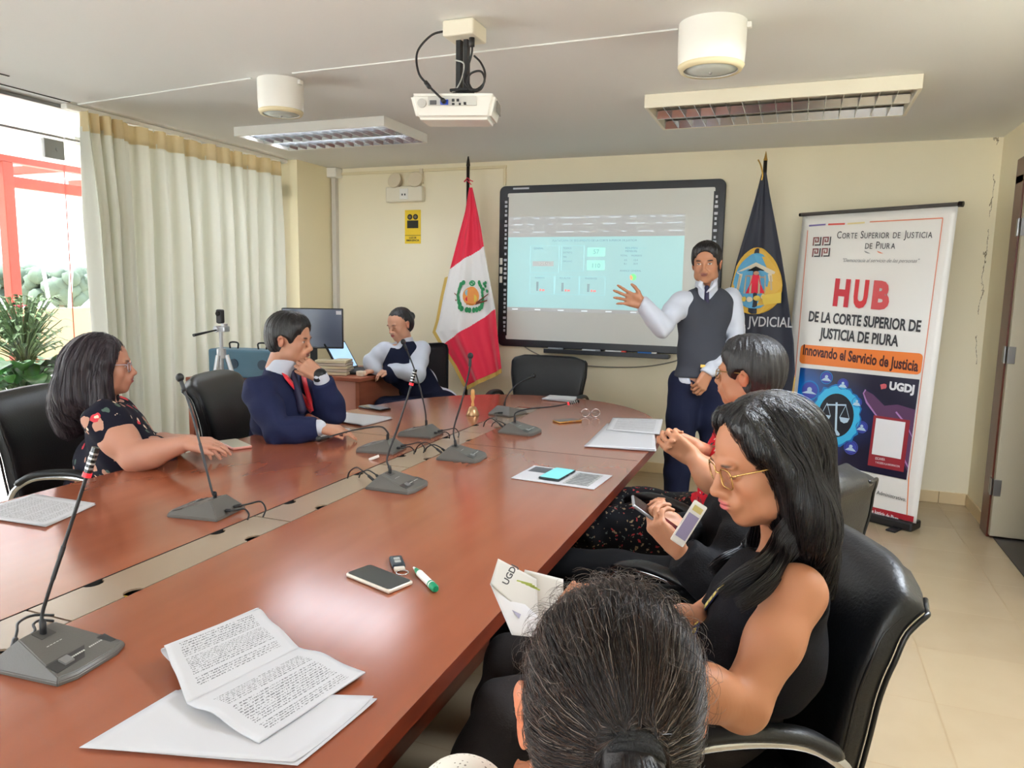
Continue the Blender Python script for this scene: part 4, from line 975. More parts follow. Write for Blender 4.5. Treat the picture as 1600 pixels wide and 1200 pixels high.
btext('DE LA CORTE SUPERIOR DE', (1265, 495), (1440, 511), .098, mbl, .0030)
btext('JUSTICIA DE PIURA', (1282, 521), (1405, 534), .098, mbl, .0030)
pu0, pv0 = buv(1252, 537+9); pu1, pv1 = buv(1440, 575)
vv_ = (buv(1252, 546)[1]+buv(1440, 572)[1])/2; hp = .038*1.35/BHt*BHt
def pill(u0, u1, v, h, m_):
    p = []; r = h*.4
    for cx, cy, a0 in ((u1-r/BW, v+(h-r)/BHt, 0), (u0+r/BW, v+(h-r)/BHt, PI/2), (u0+r/BW, v-(h-r)/BHt, PI), (u1-r/BW, v-(h-r)/BHt, 1.5*PI)):
        for k in range(6): a = a0+k*PI/10; p.append((cx+r*math.cos(a)/BW, cy+r*math.sin(a)/BHt))
    patch('orange_pill', p, m_, .0085)
c0 = buv(1346, 561)
pill(buv(1252, 546)[0], buv(1441, 573)[0], c0[1], .066, mor)
btext('Innovando el Servicio de Justicia', (1256, 547), (1436, 573), .098, M_('print_darkbrown', 74, 26, 24), .003)
# illustration panel: night-blue picture with scales of justice
q0, q1, q2 = buv(1252, 569), buv(1437, 599), buv(1420, 750)
iu0, iu1, iv0, iv1 = q0[0], q1[0], (q0[1]+q1[1])/2, q2[1]
m_il = mat('illustration', srgb(20, 22, 44), .3)
def _il(m):
    L = m.node_tree.links.new; uvn = N(m, 'ShaderNodeAttribute'); uvn.attribute_name = 'Pos'; s = N(m, 'ShaderNodeSeparateXYZ'); L(uvn.outputs['Vector'], s.inputs[0])
    n = N(m, 'ShaderNodeTexNoise'); n.inputs['Scale'].default_value = 3.0; n.inputs['Detail'].default_value = 5; L(uvn.outputs['Vector'], n.inputs['Vector'])
    def blob(cx, cy, r, k=1.0):
        dx = math_n(m, 'SUBTRACT', s.outputs['X'], cx); dy = math_n(m, 'SUBTRACT', s.outputs['Y'], cy)
        d = math_n(m, 'SQRT', math_n(m, 'ADD', math_n(m, 'MULTIPLY', dx, dx), math_n(m, 'MULTIPLY', dy, dy)))
        return math_n(m, 'MULTIPLY', math_n(m, 'SUBTRACT', 1.0, math_n(m, 'DIVIDE', d, r), clamp=True), k, clamp=True)
    c = mixc(m, n.outputs['Fac'], srgb(12, 14, 34), srgb(36, 30, 62))
    c = mixc(m, blob(.0, .25, .34, 1.1), c, srgb(20, 110, 210)); c = mixc(m, blob(.15, .85, .34, .9), c, srgb(54, 60, 160))
    c = mixc(m, blob(.40, .46, .40, .6), c, srgb(14, 60, 140)); L(c, bsdf(m).inputs['Base Color'])
_il(m_il)
ip = lambda x, y: (iu0+(iu1-iu0)*x, iv0+(iv1-iv0)*y)
mb = MB().add([bP(*ip(x, y), .0085) for y in (0, 1) for x in (0, 1)], [(0, 1, 3, 2)]); io = mb.build('illustration', m_il, bn)
at_ = io.data.attributes.new('Pos', 'FLOAT_VECTOR', 'POINT'); at_.data.foreach_set('vector', [0, 0, 0, 1, 0, 0, 0, 1, 0, 1, 1, 0])
IW, IH = (iu1-iu0)*BW, (iv1-iv0)*BHt
def iring(cx, cy, r0, r1, m_, n=40, off=.0095, wob=0, name='glow_ring', sq=1.0):
    vs = []; 
    for k in range(n):
        a = 2*PI*k/n; w_ = 1+wob*math.sin(k*2.7)+wob*.6*math.sin(k*5.1)
        for r in (r0, r1*w_): vs.append(bP(*ip(cx+sq*r*math.cos(a)/IW, cy+r*math.sin(a)/IH), off))
    MB().add(vs, [(2*k, 2*k+1, (2*k+3) % (2*n), (2*k+2) % (2*n)) for k in range(n)]).build(name, m_, bn)
def ipoly(pts, m_, off=.0102, name='motif'): MB().add([bP(*ip(x, y), off) for x, y in pts], [tuple(range(len(pts)))]).build(name, m_, bn)
mcy = M_('print_cyan', 70, 190, 240); mcy2 = M_('print_deepcyan', 24, 120, 200); mdk = M_('print_night', 10, 14, 30); mpb = M_('print_paleblue', 190, 214, 234); mind = M_('print_indigo', 62, 74, 178)
iring(.37, .47, .0, .155, mdk, off=.0090, name='dark_disc', sq=.82); iring(.37, .47, .148, .200, mcy, wob=.03, sq=.82); iring(.37, .47, .198, .212, mcy2, wob=.05, sq=.82)
def il(a, b, w, m_, off=.0105):
    dx, dy = (b[0]-a[0])*IW, (b[1]-a[1])*IH; l = math.hypot(dx, dy); nx, ny = -dy/l*w/2/IW, dx/l*w/2/IH
    ipoly([(a[0]+nx, a[1]+ny), (b[0]+nx, b[1]+ny), (b[0]-nx, b[1]-ny), (a[0]-nx, a[1]-ny)], m_, off, 'motif')
il((.365, .33), (.385, .62), .014, mpb); il((.28, .37), (.45, .345), .010, mpb); ipoly([(.35, .66), (.385, .61), (.425, .66), (.42, .68), (.35, .68)], mpb)
for s_ in (-1, 1):
    cx = .365+s_*.082; 
    ipoly([(cx-.045, .48), (cx+.045, .48), (cx+.03, .525), (cx, .54), (cx-.03, .525)], mpb); il((cx, .35), (cx-.04, .48), .0035, mpb); il((cx, .35), (cx+.04, .48), .0035, mpb)
for (x, y, r) in ((.11, .24, .070), (.25, .08, .045), (.40, .13, .038), (.535, .30, .034), (.60, .55, .040), (.53, .78, .048), (.33, .86, .050)):
    iring(x, y, 0, r*.8, mind if x > .1 else mcy2, 20, .0092, name='icon_disc'); iring(x, y, r*.86, r, mcy2 if x < .3 else mind, 20)
    iring(x, y-.01, 0, r*.25, mpb, 12, .0104, name='icon_glyph'); ipoly([(x-.03*r/.03, y+.035), (x+.03*r/.03, y+.035), (x+.018, y+.005), (x-.018, y+.005)], mpb, .0101)
m_hd = M_('print_hand', 92, 58, 96); m_hl = M_('print_handline', 176, 130, 190)
ipoly([(1, .30), (.86, .27), (.76, .30), (.66, .20), (.60, .17), (.585, .20), (.62, .28), (.75, .46), (.85, .62), (.95, .82), (1, .92)], m_hd, .0088, 'pointing_hand')
ipoly([(.60, .165), (.585, .2), (.62, .28), (.75, .46), (.745, .47), (.61, .295), (.575, .2), (.59, .155)], m_hl, .0094, 'pointing_hand'); ipoly([(.86, .34), (.95, .45), (1, .56), (1, .575), (.94, .46), (.85, .35)], m_hl, .0094, 'pointing_hand'); ipoly([(.88, .62), (.95, .76), (1, .86), (1, .88), (.94, .78), (.87, .64)], m_hl, .0094, 'pointing_hand')
btext('UGDJ', (1391, 603), (1430, 609), .068, M_('print_white', 236, 236, 240), .0035, off=.0115)
iring(.735, .105, 0, .020, M_('print_pink', 206, 96, 104), 9, .0105, wob=.2, name='small_emblem')
patch('card', quad(*[buv(1366, 652)[0], buv(1423, 660)[0]], buv(1390, 652)[1], buv(1390, 733)[1]), M_('print_maroon', 150, 40, 52), .0098)
patch('card', quad(*[buv(1370, 655)[0], buv(1416, 661)[0]], buv(1390, 656)[1], buv(1390, 714)[1]), M_('print_white', 236, 236, 240), .0108)
btext('ESCANEA', (1369, 716), (1384, 718), .024, M_('print_white', 236, 236, 240), off=.0112); btext('Y ACCEDE A LA INFORMACION', (1369, 722), (1407, 729), .018, M_('print_white', 236, 236, 240), off=.0112)
btext('Administrativo.', (1371, 769), (1417, 781), .034, mbl); btext('Modulo de', (1262, 738), (1290, 742), .034, mbl)
fv0, fv1 = buv(1425, 806)[1], 1.0
patch('red_foot_band', quad(.0, .985, fv0, fv1-.003), M_('print_crimson', 166, 32, 46), .0085)
btext('Corte Superior de Justicia de Piura', (1325, 786), (1405, 811), .036, M_('print_white', 236, 236, 240), .0006, off=.0105)
# hardware
mb = MB(); a, b = bP(-.012, -.004), bP(1.012, -.004)
MB().tube([a, b], .013, 12).build('top_bar', mat('bar_grey', srgb(96, 94, 92), .35, metal=.4), bn, smooth=30)
MB().tube([bP(1.0, -.004), bP(1.026, -.003)], .017, 12).tube([bP(-.026, -.004), bP(-.008, -.004)], .012, 12).build('end_cap', m_blkgloss, bn, smooth=30)
ang = math.atan2(bBR.y-bBL.y, bBR.x-bBL.x); Mb = T(.5*(bBL.x+bBR.x)-bO.x, .5*(bBL.y+bBR.y)-bO.y+.04, 0) @ RZ(ang)
MB().rbox(-.50, .50, -.07, .07, .002, .058, .012, Mb).build('cassette', mat('banner_base', srgb(34, 34, 36), .4), bn)
MB().rbox(-.44, -.38, -.16, .12, 0, .012, .004, Mb).rbox(.38, .44, -.16, .12, 0, .012, .004, Mb).build('foot', m_blk, bn)
MB().tube([bP(.5, 1.0, -.05), bP(.5, 0, -.02)], .009, 8).build('support_pole', m_steel, bn)
# ================================================================ chairs
m_lea = mat('black_leather', srgb(20, 21, 24), .4, spec=.5, bump=.22, bscale=160)
m_leaback = mat('black_leather_back', srgb(18, 19, 21), .34, spec=.5, bump=.15, bscale=160)
m_pipe = mat('leather_piping', srgb(18, 18, 20), .3)
def back_profile(H=.66):
    # side profile (y back, z up) of the front face of the back rest: rises, leans back and rolls over at the top
    return [(-.02, .0), (.0, .08), (.012, .18), (.012, .30), (.03, .42), (.07, .52), (.125, .60), (.165, .635)]
def conf_chair(label, loc, rz, seat_z=.47, H=1.0, width=.54, group='black leather conference chairs', roll=1.0, arms=True, flat=False, lean=0.0, flare=1.0):
    """origin on the floor under the seat; the chair faces local -Y ... back towards +Y"""
    t = thing('conference_chair', label, 'chair', (loc[0], loc[1], 0), rz, group)
    w = width/2
    ML = RX(-lean)
    # backrest: lofted sections, wide shoulders, rolled top
    prof = [(.195, seat_z-.02), (.205, seat_z+.08), (.215, seat_z+.18), (.222, seat_z+.27), (.238, seat_z+.35), (.265, seat_z+.42), (.305, seat_z+.475), (.345, seat_z+.50)] if not flat else \
           [(.20, seat_z-.02), (.215, seat_z+.08), (.23, seat_z+.18), (.24, seat_z+.27), (.25, seat_z+.35), (.262, seat_z+.42), (.272, seat_z+.46), (.28, seat_z+.485)]
    prof = [(y if y < .235 else .235+(y-.235)*flare, seat_z+(z-seat_z)*(H if flare == 1 else H*(1+.12*(z-seat_z)))) for y, z in prof]
    C = catmull([(0, y, z) for y, z in prof], 4); n = len(C)
    def half(k): f = k/(n-1); return w*(.80+.20*min(1, f*1.7)) - ((0 if f < .82 else (.055 if not flat else .02)*((f-.82)/.18)**2) if flare == 1 else (0 if f < .62 else .15*((f-.62)/.38)**2.2))
    bm = bmesh.new(); rings = []
    for k, c in enumerate(C):
        d = (C[min(k+1, n-1)]-C[max(k-1, 0)]).normalized(); nrm = Vector((0, d.z, -d.y))      # towards the rear
        f = k/(n-1); th = .075 - .022*f if not flat else .06-.015*f
        if not flat and f > .7: th += .035*(f-.7)/.3*roll
        hw = half(k); ring = []
        # rounded rectangle cross-section in (x, nrm); front slightly dished
        for i in range(28):
            a = 2*PI*i/28; ca, sa = math.cos(a), math.sin(a)
            x = hw*math.copysign(abs(ca)**.28, ca); q = th/2*math.copysign(abs(sa)**.6, sa)
            dish = .014*(x/hw)**2 if sa < 0 else 0
            ring.append(bm.verts.new(ML @ Vector((x, c.y+nrm.y*(q+th/2)-dish, c.z+nrm.z*(q+th/2)))))
        rings.append(ring)
    for a, b in zip(rings[:-1], rings[1:]):
        for i in range(28): bm.faces.new((a[i], a[(i+1) % 28], b[(i+1) % 28], b[i]))
    def cap(ring, cc, rev):
        ctr = sum((v.co for v in ring), Vector())/28; inner = [bm.verts.new(v.co.lerp(ctr, .25)+cc) for v in ring]
        for i in range(28):
            f = (ring[i], ring[(i+1) % 28], inner[(i+1) % 28], inner[i]); bm.faces.new(f[::-1] if rev else f)
        bm.faces.new(inner if not rev else inner[::-1])
    dtop = (C[-1]-C[-2]).normalized()
    cap(rings[-1], dtop*.022, False); cap(rings[0], Vector((0, 0, -.01)), True)
    bmesh.ops.recalc_face_normals(bm, faces=bm.faces)
    MB().from_bm(bm).build('backrest', m_lea, t, smooth=True)
    # piping loops and front panel seams
    for s_ in (-1, 1):
        pts = []
        for k, c in enumerate(C):
            d = (C[min(k+1, n-1)]-C[max(k-1, 0)]).normalized(); nrm = Vector((0, d.z, -d.y)); f = k/(n-1); th = .075-.022*f if not flat else .06-.015*f
            if not flat and f > .7: th += .035*(f-.7)/.3*roll
            pts.append(ML @ (Vector((s_*(half(k)+.001), c.y, c.z))+nrm*th*.82))
        MB().tube(pts, .005, 8).build('back_piping', m_pipe, t, smooth=True)
        p2 = [p+Vector((-s_*.004, -.045, 0)) for p in pts[3:-2]]
        MB().tube(p2, .0035, 6).build('side_seam', m_pipe, t, smooth=True)
    if flat:
        MB().tube([ML @ Vector((-w*.93, prof[-1][0]-.004, prof[-1][1]-.03)), ML @ Vector((w*.93, prof[-1][0]-.004, prof[-1][1]-.03))], .003, 6).build('stitched_seam', m_pipe, t)
    # seat
    bm = bmesh.new(); rings = []; m = 20
    for k in range(9):
        z = -.05+.10*k/8; s_ = [.88, .95, .985, 1, 1, 1, .985, .94, .84][k]
        rings.append([bm.verts.new((w*.98*s_*math.copysign(abs(math.cos(2*PI*i/40))**.45, math.cos(2*PI*i/40)), -.02+.245*s_*math.copysign(abs(math.sin(2*PI*i/40))**.45, math.sin(2*PI*i/40)), seat_z-.05+z+(.012 if k > 5 else 0))) for i in range(40)])
    for a, b in zip(rings[:-1], rings[1:]):
        for i in range(40): bm.faces.new((a[i], a[(i+1) % 40], b[(i+1) % 40], b[i]))
    bm.faces.new(rings[-1]); bm.faces.new(rings[0][::-1])
    MB().from_bm(bm).build('seat', m_lea, t, smooth=50)
    if arms:
        for s_ in (-1, 1):
            arc = catmull([(s_*(w+.015), .20, seat_z-.03), (s_*(w+.035), .20, seat_z+.12), (s_*(w+.04), .10, seat_z+.205), (s_*(w+.04), -.08, seat_z+.215), (s_*(w+.035), -.20, seat_z+.17), (s_*(w+.02), -.21, seat_z+.03), (s_*(w-.02), -.14, seat_z-.04)], 6)
            MB().tube(arc, .013, 10).build('arm_frame', m_chrome, t, smooth=True)
            pad = catmull([(s_*(w+.04), .17, seat_z+.18), (s_*(w+.04), .08, seat_z+.225), (s_*(w+.04), -.08, seat_z+.235), (s_*(w+.038), -.20, seat_z+.195)], 6)
            MB().tube(pad, [.012]+[.024]*(len(pad)-2)+[.014], 12, sx=.62).build('armrest', m_lea, t, smooth=True)
    MB().tube([(0, 0, .10), (0, 0, seat_z-.09)], .026, 16).tube([(0, 0, .09), (0, 0, .26)], .036, 16).build('gas_column', m_blkgloss, t, smooth=40)
    MB().rbox(-.10, .10, -.10, .16, seat_z-.115, seat_z-.09, .006).build('tilt_plate', m_blk, t)
    MB().rbox(-.04, .04, .10, .25, seat_z-.11, seat_z-.085, .005).rbox(-.04, .04, .232, .258, seat_z-.11, seat_z+.12, .005).build('back_bracket', m_blk, t)
    bs = MB()
    for k in range(5):
        a = 2*PI*k/5+.3; bs.tube([(0, 0, .10), (.15*math.cos(a), .15*math.sin(a), .095), (.29*math.cos(a), .29*math.sin(a), .062)], [.03, .022, .016], 8)
    bs.build('star_base', m_chrome, t, smooth=True)
    for k in range(5):
        a = 2*PI*k/5+.3; x, y = .29*math.cos(a), .29*math.sin(a)
        MB().tube([(x-.024*math.sin(a), y+.024*math.cos(a), .027), (x+.024*math.sin(a), y-.024*math.cos(a), .027)], .027, 14).tube([(x, y, .03), (x, y, .062)], .006, 8).build('caster', m_blk, t, smooth=40)
    return t
# right-hand row: they face the table (towards -X), backs towards the camera side of the room
H90 = math.radians(-90)
CH2 = conf_chair('nearest black leather chair with rolled top, holding woman in glasses', (-.17, 1.56), math.radians(-62), seat_z=.46, H=.98, lean=.0)
CH3 = conf_chair('black leather chair behind woman in glasses, its rolled back before red banner foot', (-.14, 2.22), math.radians(-118), seat_z=.46, H=1.02, width=.52, flare=.4)
CH4 = conf_chair('black leather chair of person in red, farthest of the right-hand row', (-.26, 2.93), math.radians(-118), seat_z=.46, H=1.04, width=.52, flare=.4)
CH1 = conf_chair('black leather chair under the ponytailed person at bottom edge', (-.13, .62), math.radians(-18), seat_z=.44, H=.62)
# left-hand row: they face +X
CH6 = conf_chair('black leather chair holding woman in floral dress by the window', (-2.84, 2.34), math.radians(108), seat_z=.46, H=1.06, width=.56)
CH7 = conf_chair('black leather chair holding man in navy suit beside curtain', (-2.56, 3.14), math.radians(106), seat_z=.46, H=1.06, width=.54)
# head of the table: faces the camera
CH8 = conf_chair('empty black leather chair at table head under whiteboard', (-1.73, 5.03), math.radians(2), seat_z=.46, H=.98, width=.585, flat=True)
# desk chair of the secretary
dc = thing('office_chair', 'black fabric office chair at corner desk beside the red flag', 'chair', (-2.47, 4.98, 0), math.radians(68))
m_fab = mat('black_fabric', srgb(20, 21, 28), .8, bump=.4, bscale=400)
MB().rbox(-.23, .23, .19, .25, .60, 1.02, .055).build('backrest', m_fab, dc, smooth=50); MB().rbox(-.24, .24, -.24, .22, .42, .49, .03).build('seat', m_fab, dc, smooth=50)
MB().rbox(-.03, .03, .23, .262, .36, .72, .006).rbox(-.03, .03, 0, .25, .36, .40, .005).tube([(0, 0, .08), (0, 0, .42)], .028, 12).build('support_column', m_blk, dc)
bs = MB()
for k in range(5): a = 2*PI*k/5; bs.tube([(0, 0, .09), (.27*math.cos(a), .27*math.sin(a), .055)], [.03, .016], 8)
bs.build('star_base', m_blk, dc)
for k in range(5):
    a = 2*PI*k/5; x, y = .27*math.cos(a), .27*math.sin(a); MB().tube([(x-.02, y, .026), (x+.02, y, .026)], .026, 12).tube([(x, y, .03), (x, y, .055)], .006, 6).build('caster', m_blk, dc)
# ================================================================ smooth bodies: distance fields turned into one surface
F32 = np.float32
def nv(v): return np.array([v[0], v[1], v[2]], dtype=np.float64)
def nrm(v): v = nv(v); return v/np.linalg.norm(v)
class Field:
    def __init__(s): s.ops = []; s.paint = []
    def _add(s, fn, lo, hi, k, mode): s.ops.append((fn, nv(lo), nv(hi), k, mode)); return s
    def cone(s, a, b, ra, rb, k=.02, mode='u'):
        a, b = nv(a), nv(b); ba = b-a; L2 = max(1e-9, float(ba@ba)); r = max(ra, rb)
        def fn(X, Y, Z):
            px, py, pz = X-a[0], Y-a[1], Z-a[2]
            t = np.clip((px*ba[0]+py*ba[1]+pz*ba[2])/L2, 0, 1)
            return np.sqrt((px-ba[0]*t)**2+(py-ba[1]*t)**2+(pz-ba[2]*t)**2)-(ra+(rb-ra)*t)
        return s._add(fn, np.minimum(a, b)-r, np.maximum(a, b)+r, k, mode)
    def chain(s, pts, rs, k=.02, mode='u'):
        for (a, b, ra, rb) in zip(pts[:-1], pts[1:], rs[:-1], rs[1:]): s.cone(a, b, ra, rb, k, mode)
        return s
    def ell(s, c, r, R=None, k=.02, mode='u'):
        c = nv(c); r = nv(r); R = np.eye(3) if R is None else np.array(R, dtype=float); m = max(r); rm = min(r)
        def fn(X, Y, Z):
            px, py, pz = X-c[0], Y-c[1], Z-c[2]
            q = [px*R[0, i]+py*R[1, i]+pz*R[2, i] for i in range(3)]
            k0 = np.sqrt((q[0]/r[0])**2+(q[1]/r[1])**2+(q[2]/r[2])**2)
            k1 = np.sqrt((q[0]/r[0]**2)**2+(q[1]/r[1]**2)**2+(q[2]/r[2]**2)**2)
            return k0*(k0-1)/np.maximum(k1, 1e-6)
        ext = np.sqrt(((R*r)**2).sum(1)); return s._add(fn, c-ext, c+ext, k, mode)
    def cut(s, p, n, k=.004):       # keep the side where (x-p).n < 0
        p = nv(p); n = nrm(n)
        return s._add(lambda X, Y, Z: (X-p[0])*n[0]+(Y-p[1])*n[1]+(Z-p[2])*n[2], (-99,)*3, (99,)*3, k, 'i')
    def disp(s, fn): return s._add(fn, (-99,)*3, (99,)*3, 0, 'd')
    def color(s, kind, rgb, soft=.003, **kw):
        g = Field(); getattr(g, kind)(**kw); s.paint.append((g.ops[0][0], rgb, soft)); return s
    def bounds(s):
        lo = np.min([o[1] for o in s.ops if o[4] == 'u'], 0); hi = np.max([o[2] for o in s.ops if o[4] == 'u'], 0); return lo, hi
    def mesh(s, res=.008, focus=(), base=None, pad=.02):
        lo, hi = s.bounds(); lo = lo-pad-.5*res; hi = hi+pad
        ax = []
        for d in range(3):
            v = lo[d]; o = [v]
            fs = [(c[d]-r, c[d]+r, q) for (c, r, q) in focus]
            while v < hi[d]:
                st = res
                for (a, b, q) in fs:
                    if a <= v <= b: st = min(st, q)
                    elif v < a < v+st: st = min(st, max(q, a-v+1e-4))
                v += st; o.append(v)
            ax.append(np.array(o))
        nx, ny, nz = map(len, ax)
        Fd = np.full((nx, ny, nz), 1.0, dtype=F32); A32 = [a.astype(F32) for a in ax]
        for fn, l, h, k, mode in s.ops:
            m = k+.022
            i0 = [max(0, int(np.searchsorted(ax[d], l[d]-m))-1) for d in range(3)]; i1 = [min(len(ax[d]), int(np.searchsorted(ax[d], h[d]+m))+1) for d in range(3)]
            if any(a >= b for a, b in zip(i0, i1)): continue
            sl = tuple(slice(a, b) for a, b in zip(i0, i1))
            X = A32[0][sl[0]][:, None, None]; Y = A32[1][sl[1]][None, :, None]; Z = A32[2][sl[2]][None, None, :]
            v = fn(X, Y, Z).astype(F32); f = Fd[sl]
            if mode == 'u':
                if k > 0: hh = np.maximum(k-np.abs(f-v), 0)/k; Fd[sl] = np.minimum(f, v)-hh*hh*k*.25
                else: Fd[sl] = np.minimum(f, v)
            elif mode == 's':
                v = -v; hh = np.maximum(k-np.abs(f-v), 0)/max(k, 1e-6); Fd[sl] = np.maximum(f, v)+hh*hh*k*.25
            elif mode == 'i':
                hh = np.maximum(k-np.abs(f-v), 0)/max(k, 1e-6); Fd[sl] = np.maximum(f, v)+hh*hh*k*.25
            else: Fd[sl] = f+v
        Fd[0] = Fd[-1] = 1; Fd[:, 0] = Fd[:, -1] = 1; Fd[:, :, 0] = Fd[:, :, -1] = 1
        return surface_nets(Fd, ax)
def surface_nets(F, ax):
    S = F < 0
    c = S[:-1, :-1, :-1].astype(np.int8)
    for dx in (0, 1):
        for dy in (0, 1):
            for dz in (0, 1):
                if dx or dy or dz: c = c + S[dx:S.shape[0]-1+dx, dy:S.shape[1]-1+dy, dz:S.shape[2]-1+dz]
    I, J, K = np.nonzero((c > 0) & (c < 8)); n = len(I)
    acc = np.zeros((n, 3)); cnt = np.zeros(n)
    co = [(x, y, z) for x in (0, 1) for y in (0, 1) for z in (0, 1)]
    val = {q: F[I+q[0], J+q[1], K+q[2]].astype(np.float64) for q in co}
    for a in co:
        for d in range(3):
            if a[d]: continue
            b = list(a); b[d] = 1; b = tuple(b); fa, fb = val[a], val[b]; m = (fa < 0) != (fb < 0)
            t = np.where(m, fa/np.where(m, fa-fb, 1), 0); p = np.zeros((n, 3))
            for e in range(3): p[:, e] = a[e]
            p[:, d] += t; acc += p*m[:, None]; cnt += m
    acc /= cnt[:, None]
    P = np.empty((n, 3))
    for e, idx in enumerate((I, J, K)): P[:, e] = ax[e][idx]+acc[:, e]*(ax[e][idx+1]-ax[e][idx])
    idg = np.full(c.shape, -1, dtype=np.int64); idg[I, J, K] = np.arange(n); Q = []
    for d in range(3):
        e1, e2 = [e for e in range(3) if e != d]
        sa = [slice(None)]*3; sb = [slice(None)]*3; sa[d] = slice(0, -1); sb[d] = slice(1, None)
        A, B = S[tuple(sa)], S[tuple(sb)]; E = np.argwhere(A != B)
        E = E[(E[:, e1] > 0) & (E[:, e2] > 0) & (E[:, e1] < c.shape[e1]) & (E[:, e2] < c.shape[e2])]
        if not len(E): continue
        fl = A[E[:, 0], E[:, 1], E[:, 2]]
        def g(o1, o2): q = E.copy(); q[:, e1] -= o1; q[:, e2] -= o2; return idg[q[:, 0], q[:, 1], q[:, 2]]
        q = np.stack([g(1, 1), g(0, 1), g(0, 0), g(1, 0)], 1)
        if d == 1: fl = ~fl
        q[~fl] = q[~fl][:, ::-1]; Q.append(q)
    Q = np.concatenate(Q); Q = Q[(Q >= 0).all(1)]
    return P, Q
def np_mesh(name, P, Q, m, parent=None, cols=None, world=True):
    me = bpy.data.meshes.new(name); nq = len(Q)
    me.vertices.add(len(P)); me.vertices.foreach_set('co', P.astype(F32).ravel())
    me.loops.add(nq*4); me.loops.foreach_set('vertex_index', Q.astype(np.int32).ravel())
    me.polygons.add(nq); me.polygons.foreach_set('loop_start', np.arange(0, nq*4, 4, dtype=np.int32))
    try: me.polygons.foreach_set('loop_total', np.full(nq, 4, dtype=np.int32))
    except Exception: pass
    me.update(calc_edges=True); me.validate(); me.polygons.foreach_set('use_smooth', np.ones(len(me.polygons), dtype=bool)); me.materials.append(m)
    if cols is not None:
        a = me.attributes.new('Col', 'FLOAT_COLOR', 'POINT'); a.data.foreach_set('color', np.concatenate([cols, np.ones((len(cols), 1))], 1).astype(F32).ravel())
    me.update(); o = bpy.data.objects.new(name, me); COL.objects.link(o)
    if parent is not None: adopt(o, parent)
    return o
def field_obj(name, fld, m, parent, res=.008, focus=(), basecol=None):
    P, Q = fld.mesh(res, focus)
    # light smoothing keeps the steps of the grid away
    for _ in range(2):
        s_ = np.zeros_like(P); n_ = np.zeros(len(P))
        for a, b in ((0, 1), (1, 2), (2, 3), (3, 0)):
            for u, v in ((Q[:, a], Q[:, b]), (Q[:, b], Q[:, a])):
                for e in range(3): s_[:, e] += np.bincount(u, P[v, e], len(P))
                n_ += np.bincount(u, minlength=len(P))
        P = P*.5+.5*s_/np.maximum(n_, 1)[:, None]
    cols = None
    if basecol is not None:
        cols = np.tile(np.array(basecol, dtype=float), (len(P), 1))
        for fn, rgb, soft in fld.paint:
            w = np.clip(.5-fn(P[:, 0], P[:, 1], P[:, 2])/(2*soft), 0, 1)[:, None]; cols = cols*(1-w)+np.array(rgb)*w
    return np_mesh(name, P, Q, m, parent, cols)
